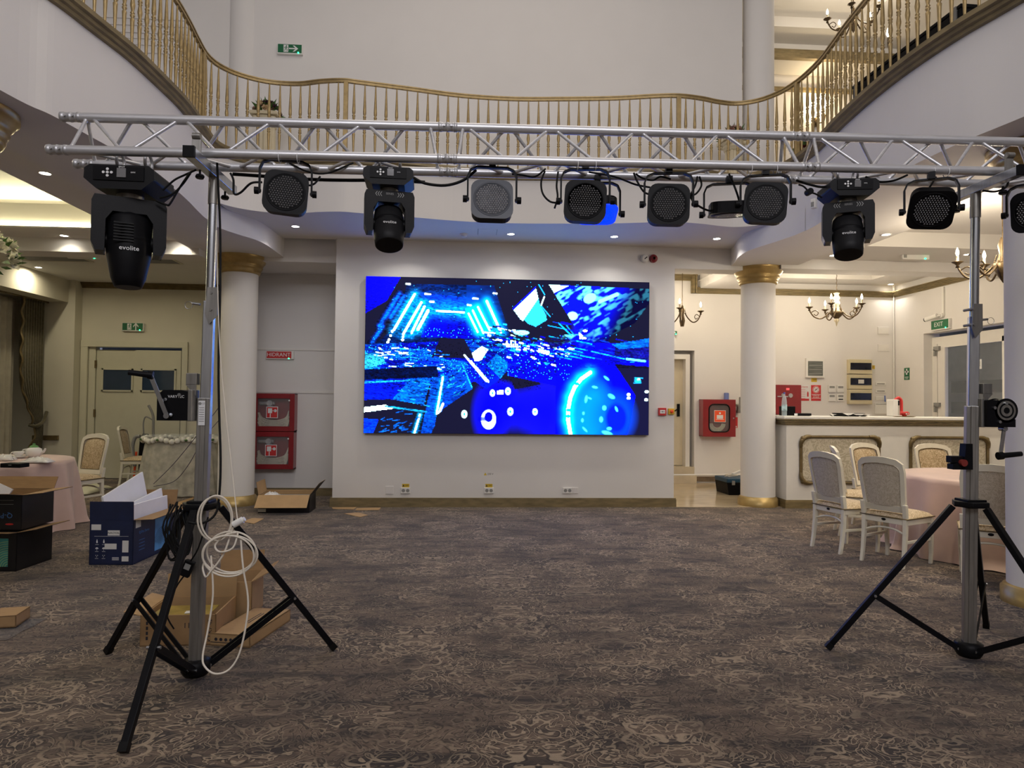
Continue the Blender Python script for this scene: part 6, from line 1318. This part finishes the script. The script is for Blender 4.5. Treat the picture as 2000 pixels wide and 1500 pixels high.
# ================================================================== bar
bar = thing('bar_counter', 'white bar counter with damask panels in bronze frames', 'bar', (4.60, 9.55, 0), R(0))
BWd = 3.6
obj('body', MB().bb((0, 0, 0), (BWd, .55, 1.24)), m_trimw, bar)
obj('countertop', MB().bb((-.06, -.06, 1.285), (BWd, .66, 1.325)), m_trimw, bar, bevel=.006)
k = MB()
for i, (z0, z1, d) in enumerate(((1.262, 1.287, .055), (1.238, 1.262, .042), (1.215, 1.238, .03), (1.195, 1.215, .016))): k.bb((-d, -d, z0), (BWd, .6, z1-.004))
obj('cornice', k, m_skirt, bar, bevel=.004)
obj('plinth', MB().bb((-.022, -.022, 0), (BWd, .56, .10)).bb((-.012, -.012, .10), (BWd, .56, .118)), m_skirt, bar)
def bar_panel(x0, x1, z0=.345, z1=1.05):
    p = obj('damask_panel', MB().bb((x0+.05, -.012, z0+.05), (x1-.05, .0, z1-.05)), m_panel, bar)
    f = MB(); w = .04
    for a, b in (((x0+.1, z0), (x1-.1, z0+w)), ((x0+.1, z1-w), (x1-.1, z1)), ((x0, z0+.1), (x0+w, z1-.1)), ((x1-w, z0+.1), (x1, z1-.1))): f.bb((a[0], -.026, a[1]), (b[0], 0, b[1]))
    for a, b in (((x0+.1, z0+.012), (x1-.1, z0+.026)), ((x0+.1, z1-.026), (x1-.1, z1-.012))): f.cyl((a[0], -.026, (a[1]+b[1])/2), (b[0], -.026, (a[1]+b[1])/2), .010, n=8)
    obj('frame', f, m_golddk, p, bevel=.004)
    for sx, sz, cx, cz in ((1, 1, x0, z0), (-1, 1, x1, z0), (-1, -1, x1, z1), (1, -1, x0, z1)):
        c = MB(); c.tube([(cx+sx*.015, -.02, cz+sz*.17), (cx+sx*.02, -.028, cz+sz*.10), (cx+sx*.05, -.03, cz+sz*.05), (cx+sx*.10, -.028, cz+sz*.02), (cx+sx*.17, -.02, cz+sz*.015)], lambda q: .022+.012*math.sin(PI*q), 8, 0, 4)
        for q in (.05, .10, .15): c.ball((cx+sx*q, -.026, cz+sz*.028), .017, 8).ball((cx+sx*.028, -.026, cz+sz*q), .017, 8)
        c.ball((cx+sx*.04, -.03, cz+sz*.04), .032, 10); obj('corner_ornament', c, m_golddk, p)
bar_panel(.19, 1.40); bar_panel(1.84, 3.06)
BT = 1.326; on = lambda x, y=9.75: at(x, 812, Y=y).x
# things on the bar
t = thing('water_bottle', 'clear plastic water bottle with a blue cap on the bar', 'bottle', (on(1530), 9.72, BT))
obj('body', MB().lathe([(.034, 0), (.038, .02), (.037, .12), (.038, .2), (.03, .26), (.014, .30), (.013, .325)], n=24), mat('clear_bottle', (.6, .7, .75, 1), .05, noise=0, alpha=.35), t); obj('paper_label', MB().lathe([(.0385, .075), (.0385, .165)], n=24), mat('bottle_label', (.45, .62, .68, 1), .4, noise=.6, scale=16), t); obj('cap', MB().lathe([(.016, .322), (.016, .345), (.0001, .346)], n=18), mat('blue_cap', (.02, .04, .25, 1), .4), t)
t = thing('speaker_box', 'small black box behind the water bottle on the bar', 'device', (on(1548)+.0, 9.92, BT)); obj('body', MB().box((0, 0, .07), (.20, .12, .14)), m_black, t, bevel=.008); obj('front_panel', MB().box((0, -.062, .07), (.18, .004, .11)), m_blackm, t)
t = thing('black_tray', 'low black device lying right of the water bottle on the bar', 'device', (on(1562), 9.72, BT)); obj('body', MB().box((.02, 0, .022), (.24, .10, .036)), m_black, t, bevel=.006); obj('card', MB().box((-.10, -.055, .02), (.045, .01, .032)), m_print, t); obj('feet', MB().box((.02, 0, .003), (.2, .08, .006)), m_rubber, t)
t = thing('tray_stack', 'stack of black serving trays with white napkins on the bar', 'tray', (on(1657), 9.75, BT))
def tray_me(z, r): return MB().lathe([(.0001, z+.004), (r*.88, z+.004), (r, z+.022), (r*1.01, z+.020), (r*.9, z), (.0001, z)], n=32, sx=1, sy=.7)
obj('tray', tray_me(.001, .27), m_black, t); obj('tray', tray_me(.026, .24), m_black, t)
for i, (x, yy) in enumerate(((-.10, -.17), (.06, -.17), (-.26, -.05), (.27, -.05))): obj('napkin', MB().prism([(-.09, .03), (.09, .03), (.01, -.011)] if i < 2 else [(-.05, .02), (.05, .02), (.0, -.011)], .002, 0, facing((x, yy, .012 if i else .02))), m_china, t)
t = thing('coffee_machine', 'white coffee machine with a red arched side at the bar end', 'coffee machine', (on(1767)-.02, 9.92, BT))
obj('body', MB().bb((-.08, -.05, 0), (.0, .12, .26)).bb((0, .05, 0), (.06, .12, .26)).bb((-.08, -.06, 0), (.08, .12, .02)), m_white, t, bevel=.01); obj('arched_side', MB().tube([(-.02, .0, .25), (.03, .0, .285), (.075, .0, .25), (.082, .0, .15), (.082, .0, .0)], .022, 12, 0, 5), m_redsign, t, label='red arched side'); obj('spout', MB().bb((.0, -.03, .17), (.035, .05, .24)), m_black, t, bevel=.004)
p = Vector((on(1762), 9.70, BT)); lathe_thing('saucer', 'dark tray under the red cup on the bar', 'saucer', p, [(.0001, 0), (.12, 0), (.15, .008), (.148, .012), (.0001, .008)], m_golddk)
t = thing('coffee_cup', 'red coffee cup on the bar before the coffee machine', 'cup', p+Vector((0, 0, .0095))); obj('bowl', MB().lathe([(.025, 0), (.03, .008), (.048, .035), (.052, .07), (.048, .07), (.04, .03), (.0001, .012)], n=24), m_redsign, t); obj('handle', MB().tube([(.047, 0, .058), (.075, 0, .055), (.07, 0, .028), (.042, 0, .025)], .005, 8, 0, 4), m_redsign, t); obj('mark', MB().prism(circ(.012, 12), .001, 0, facing((0, -.048, .038))), m_print, t)
# ================================================================== wall behind the bar
YB = 12.57
def plate(name, label, cat, x0, x1, z0, z1, d, m, group=None): 
    t = thing(name, label, cat, ((x0+x1)/2, YB, (z0+z1)/2), 0, group); w, h = x1-x0, z1-z0; obj('case', MB().box((0, -d/2, 0), (w, d, h)), m, t, bevel=min(.006, d*.3)); return t, w, h, d
t, w, h, d = plate('pump_panel', 'red sprinkler cabinet on the wall behind the water bottle', 'cabinet', 5.80, 6.29, 1.30, 1.86, .12, m_red)
obj('gauge', MB().cyl((-.12, -.125, .09), (-.12, -.14, .09), .03, n=16).cyl((.03, -.125, .08), (.03, -.14, .08), .04, n=16).box((-.12, -.13, .06), (.2, .02, .02)), m_alud, t); obj('signal_lamp', MB().box((-.02, -.123, .2), (.06, .006, .04)), mat('red_lamp', (.6, .05, .06, 1), .3, emit=.6, ecol=(1, .15, .15, 1)), t)
t, w, h, d = plate('notice', 'white and red safety notice with text rows behind the bar', 'sign', 6.305, 6.505, 1.56, 1.865, .004, m_print); q = MB()
q.prism(rect(w*.95, .04), .001, 0, facing((0, -.005, -h/2+.025))).merge(text_mb('ATENTIE', .038, 0, facing((0, -.005, h/2-.04))))
for i in range(5): q.prism(rect(.09, .006), .001, 0, facing((-.025, -.005, .06-i*.04)))
q.prism([(-.016, -.05), (.016, -.05), (.016, .02), (.004, .05), (-.004, .05), (-.016, .02)], .001, 0, facing((.07, -.005, -.02))); obj('lettering', q, m_redsign, t)
t, w, h, d = plate('no_smoking_sign', 'red no smoking sign behind the bar', 'sign', 6.54, 6.735, 1.565, 1.865, .004, m_redsign); q = MB().prism(circ(.07, 24), .001, 0, facing((0, -.005, .065))).prism(rect(w*.9, .008), .001, 0, facing((0, -.005, -.03))).prism(rect(w*.9, .008), .001, 0, facing((0, -.005, -.1))); q.merge(text_mb('FUMATUL', .030, 0, facing((0, -.005, -.048)))).merge(text_mb('INTERZIS', .030, 0, facing((0, -.005, -.08)))); obj('pictogram', q, m_print, t)
obj('cigarette', MB().prism(rect(.07, .012), .001, 0, facing((0, -.0062, .065)) @ Matrix.Rotation(R(35), 4, 'Z')), m_ink, t); obj('prohibition_ring', MB().tube([(.06*math.cos(a), -.006, .065+.06*math.sin(a)) for a in [2*PI*k/24 for k in range(24)]], .006, 6, closed=True).bar((-.042, -.006, .107), (.042, -.006, .023), .010, .003), m_redsign, t)
for i, (x, z, lb) in enumerate(((6.94, 1.80, 'upper left of four'), (7.11, 1.80, 'upper right of four'), (6.94, 1.63, 'lower left of four'), (7.11, 1.63, 'lower right, darkest of four'))):
    t, w, h, d = plate('thermostat', lb+' small white thermostats behind the bar', 'thermostat', x-.068, x+.068, z-.07, z+.07, .03, m_white, 'thermostats behind the bar'); obj('display', MB().box((0, -.031, .03), (.10, .003, .04)), m_grey, t); obj('keys', MB().box((0, -.031, -.03), (.09, .003, .02)), m_black if i == 3 else m_white, t)
t, w, h, d = plate('breaker_panel', 'square breaker panel with a grey glass door behind the bar', 'fuse box', 6.42, 6.78, 2.005, 2.375, .05, m_white); obj('window', MB().box((0, -.052, -.01), (.29, .006, .28)), mat('grey_window', (.12, .13, .12, 1), .12, noise=.5, scale=20, stretch=(.2, 1, 3)), t); obj('switch_rows', MB().box((0, -.056, .05), (.25, .003, .012)).box((0, -.056, -.03), (.25, .003, .012)).box((0, -.056, -.11), (.25, .003, .012)), m_grey, t)
t, w, h, d = plate('yellow_sticker', 'small yellow warning sticker below the square breaker panel', 'sticker', 6.545, 6.655, 1.925, 2.0, .003, m_yellow); obj('lettering', text_mb('230V', .035, 0, facing((.015, -.004, 0))), m_ink, t)
m_dkwin = mat('smoked_flap', (.012, .013, .022, 1), .18, noise=.2)
for z, lb in ((2.225, 'top'), (1.935, 'middle'), (1.65, 'bottom')):
    t, w, h, d = plate('fuse_box', lb+' cream fuse box with a dark flap behind the bar', 'fuse box', 7.245, 7.70, z-.138, z+.138, .09, mat('fuse_cream_'+lb, (.62, .55, .36, 1), .45, noise=.03), 'stacked fuse boxes behind the bar'); obj('flap', MB().box((.0, -.094, .005), (.41, .012, .13)), m_dkwin, t, bevel=.003); obj('hinge_line', MB().box((0, -.101, .07), (.41, .004, .004)), m_black, t)
    if lb == 'middle': obj('paper_label', MB().box((0, -.102, .005), (.11, .003, .075)), m_paper, t)
t, w, h, d = plate('warning_plate', 'yellow and white lightning warning plate beside the top fuse box', 'sticker', 7.715, 7.81, 2.11, 2.265, .004, m_paper); obj('symbol', MB().prism(rect(.08, .07), .001, 0, facing((0, -.005, .035))), m_yellow, t); obj('bolt_mark', MB().prism([(-.01, -.02), (.012, .004), (.002, .006), (.012, .026), (-.012, .0), (.0, -.002)], .001, 0, facing((0, -.0062, .035))), m_ink, t)
for i, z in enumerate((1.905, 1.765, 1.63)):
    t, w, h, d = plate('wall_label', ['top', 'middle', 'bottom'][i]+' of three pale label strips beside the fuse boxes', 'label', 7.815, 8.02, z-.036, z+.036, .012, m_white, 'pale label strips'); obj('print', MB().box((0, -.0125, 0), (.15, .001, .02)), m_grey if i < 2 else m_paper, t)
    if i == 2: obj('pen', MB().cyl((.08, -.02, -.07), (.075, -.02, .05), .010, n=10), mat('blue_pen', (.03, .10, .40, 1), .4), t, label='blue pen')
t, w, h, d = plate('junction_cover', 'flat white junction cover above the bar by the corner', 'cover', 7.80, 8.10, 1.325, 1.535, .02, m_white); obj('seam', MB().box((0, -.021, .085), (.27, .003, .006)), m_black, t)
for z, lb in ((2.93, 'upper'), (2.60, 'lower')): t, w, h, d = plate('wall_hatch', lb+' white access panel high behind the bar', 'cover', 7.86, 8.09, z-.07, z+.07, .012, m_wall, 'white access panels'); obj('edge', MB().box((0, -.013, 0), (.20, .002, .11)), m_trimw, t)
tag(obj('conduit', MB().cyl((8.17, 12.54, 3.95), (8.17, 12.54, 3.6), .028, n=12).cyl((8.17, 12.54, 3.6), (8.17, 12.545, 1.3), .012, n=10), m_white), 'white pipe running down the corner behind the bar', 'pipe')
# right wall
t = thing('security_camera', 'white bullet camera on the right wall above the EXIT sign', 'camera', (8.2, 11.22, 3.06)); obj('mount', MB().cyl((-.005, 0, 0), (-.05, 0, 0), .045, n=16).cyl((-.05, 0, 0), (-.09, .06, -.01), .018, n=10), m_white, t); obj('body', MB().cyl((-.09, .03, .0), (-.15, .24, -.05), .038, n=18), m_white, t); obj('lens', MB().cyl((-.15, .24, -.05), (-.156, .258, -.054), .034, n=18), m_black, t)
tag(obj('conduit', MB().bb((8.17, 11.17, 3.06), (8.2, 11.22, 3.55)), m_white), 'white cable duct rising from the security camera', 'duct')
t = thing('first_aid_sign', 'green first aid sign with a white cross on the right wall', 'sign', (8.198, 12.20, 2.085), R(-90)); obj('panel', MB().box((0, 0, 0), (.155, .004, .225)), m_green, t); obj('cross', MB().prism(rect(.035, .11), .001, 0, facing((0, -.003, .04))).prism(rect(.11, .035), .001, 0, facing((0, -.003, .04))).prism(rect(.10, .012), .001, 0, facing((0, -.003, -.06))).prism(rect(.08, .008), .001, 0, facing((0, -.003, -.09))), m_print, t)
t = thing('door_sign', 'white sign reading IESIRE on the glass of the right door', 'sign', (8.362, 10.70, 2.185), R(-90)); obj('panel', MB().box((0, 0, 0), (.30, .004, .16)), m_print, t); obj('lettering', text_mb('IESIRE', .095, 0, facing((0, -.003, 0))), mat('dark_green_ink', (.01, .08, .04, 1), .5), t)
# ================================================================== chandeliers
def arm_light(root, a, r, z, power, bulbs=True):
    ca, sa = math.cos(a), math.sin(a); P = lambda q, h: (q*ca, q*sa, h)
    s = r/.42
    ar = obj('arm', MB().tube([P(.06*s, z+.03), P(.13*s, z-.06), P(.24*s, z-.13), P(.34*s, z-.10), P(.40*s, z-.02), P(r, z+.03)], .011, 8, 0, 5).tube([P(.40*s, z-.03), P(.33*s, z+.01), P(.28*s, z-.03), P(.31*s, z-.075), P(.35*s, z-.05)], .007, 6, 0, 4).tube([P(.10*s, z-.03), P(.07*s, z+.05), P(.055*s, z+.10)], .005, 6, 0, 4), m_iron, root)
    c = P(r, z+.04)
    obj('drip_pan', MB().lathe([(.008, -.012), (.02, -.03), (.012, -.005), (.03, .012), (.06, .03), (.058, .034), (.01, .02)], c, 18), m_iron, ar)
    obj('candle', MB().cyl((c[0], c[1], c[2]+.02), (c[0], c[1], c[2]+.10), .013, n=12), m_ivory, ar)
    obj('bulb', MB().lathe([(.008, .10), (.017, .125), (.015, .15), (.006, .175), (.0005, .19)], c, 14), m_bulb, ar)
    if power: point('candle_lamp', (c[0], c[1], c[2]+.21), power, (1, .85, .64), .025, root)
t = thing('chandelier', 'bronze and ivory chandelier with candle bulbs hanging over the bar', 'chandelier', (6.14, 10.95, 3.93))
obj('chain', MB().tube([(.004*math.sin(k*1.2), .004*math.cos(k*1.2), -.02-k*.015) for k in range(36)], .005, 6).lathe([(.05, 0), (.045, -.02), (.01, -.035)], n=16), m_iron, t)
obj('stem', MB().lathe([(.012, -.56), (.05, -.57), (.03, -.60), (.045, -.63), (.055, -.66), (.03, -.69), (.05, -.73), (.055, -.76), (.032, -.79), (.06, -.84), (.065, -.88)], n=24), m_ivory, t)
obj('bowl', MB().lathe([(.065, -.88), (.11, -.885), (.105, -.92), (.06, -.97), (.03, -1.0)], n=24), m_iron, t); obj('finial', MB().lathe([(.03, -1.0), (.045, -1.03), (.02, -1.06), (.014, -1.09), (.0005, -1.13)], n=18), m_ivory, t)
for i in range(5): arm_light(t, R(4+72*i+10), .42, -.86, 10)
t = thing('chandelier', 'bronze candle chandelier partly hidden by the right foreground column', 'chandelier', (5.55, 6.7, 3.78)); zc = -.80
obj('chain', MB().cyl((0, 0, 0), (0, 0, zc+.28), .006, n=8).lathe([(.05, 0), (.045, -.02), (.01, -.035)], n=16), m_iron, t); obj('stem', MB().lathe([(.02, zc+.28), (.045, zc+.2), (.03, zc+.1), (.06, zc+.02)], n=20), m_iron, t); obj('bowl', MB().lathe([(.06, zc+.02), (.10, zc), (.06, zc-.10), (.03, zc-.15), (.0005, zc-.2)], n=20), m_iron, t)
for i in range(6): arm_light(t, R(15+60*i), .40, zc, 14)
t = thing('wall_sconce', 'candle light arm at the edge of the passage beside the screen wall', 'wall light', (3.72, 11.6, 2.98))
obj('stem', MB().lathe([(.03, -.15), (.05, -.05), (.03, .05), (.05, .15), (.012, .22)], n=18), m_iron, t); obj('chain', MB().cyl((0, 0, .2), (0, 0, .93), .006, n=8), m_iron, t)
for i in range(3): arm_light(t, R(5+120*i), .34, .06, 8)
# gallery room lights
t = thing('gallery_chandelier', 'dark iron chandelier seen through the right gallery balusters', 'chandelier', (6.0, 10.2, 8.27)); zc = -.72
obj('chain', MB().cyl((0, 0, 0), (0, 0, zc+.2), .008, n=8), m_iron, t); obj('stem', MB().lathe([(.02, zc+.2), (.04, zc+.1), (.03, zc), (.05, zc-.1), (.0005, zc-.2)], n=18), m_iron, t)
for i in range(5): arm_light(t, R(20+72*i), .38, zc, 0 if i % 2 else 10)
p = at(1735, 70, Y=10.0); t = thing('gallery_sconce', 'single glowing candle bulb high behind the right railing', 'wall light', p); obj('stem', MB().cyl((0, 0, -.16), (0, 0, -.02), .014, n=10), m_iron, t); obj('bulb', MB().lathe([(.012, -.02), (.03, .03), (.02, .09), (.0005, .13)], n=14), m_bulb, t); obj('bracket', MB().tube([(0, 0, -.16), (.1, .1, -.25), (.3, .3, -.2)], .012, 8, 0, 4), m_iron, t)
p = at(1599, 230, Y=12.45); t = thing('gallery_sconce', 'twin candle wall light behind the railing at the right corner post', 'wall light', p)
obj('arm', MB().tube([(-.13, 0, .06), (-.10, 0, -.06), (0, 0, -.10), (.10, 0, -.06), (.13, 0, .06)], .012, 8, 0, 5).lathe([(.0001, -.14), (.05, -.12), (.05, .02), (.0001, .05)], (0, .09, 0), 14), m_iron, t)
for s in (-1, 1):
    obj('candle', MB().cyl((s*.13, 0, .06), (s*.13, 0, .20), .018, n=12), m_ivory, t); obj('bulb', MB().lathe([(.012, .20), (.028, .25), (.022, .29), (.0005, .35)], (s*.13, 0, 0), 14), m_bulb, t)
point('sconce_lamp', (0, -.12, .30), 22, (1, .75, .42), .05, t)
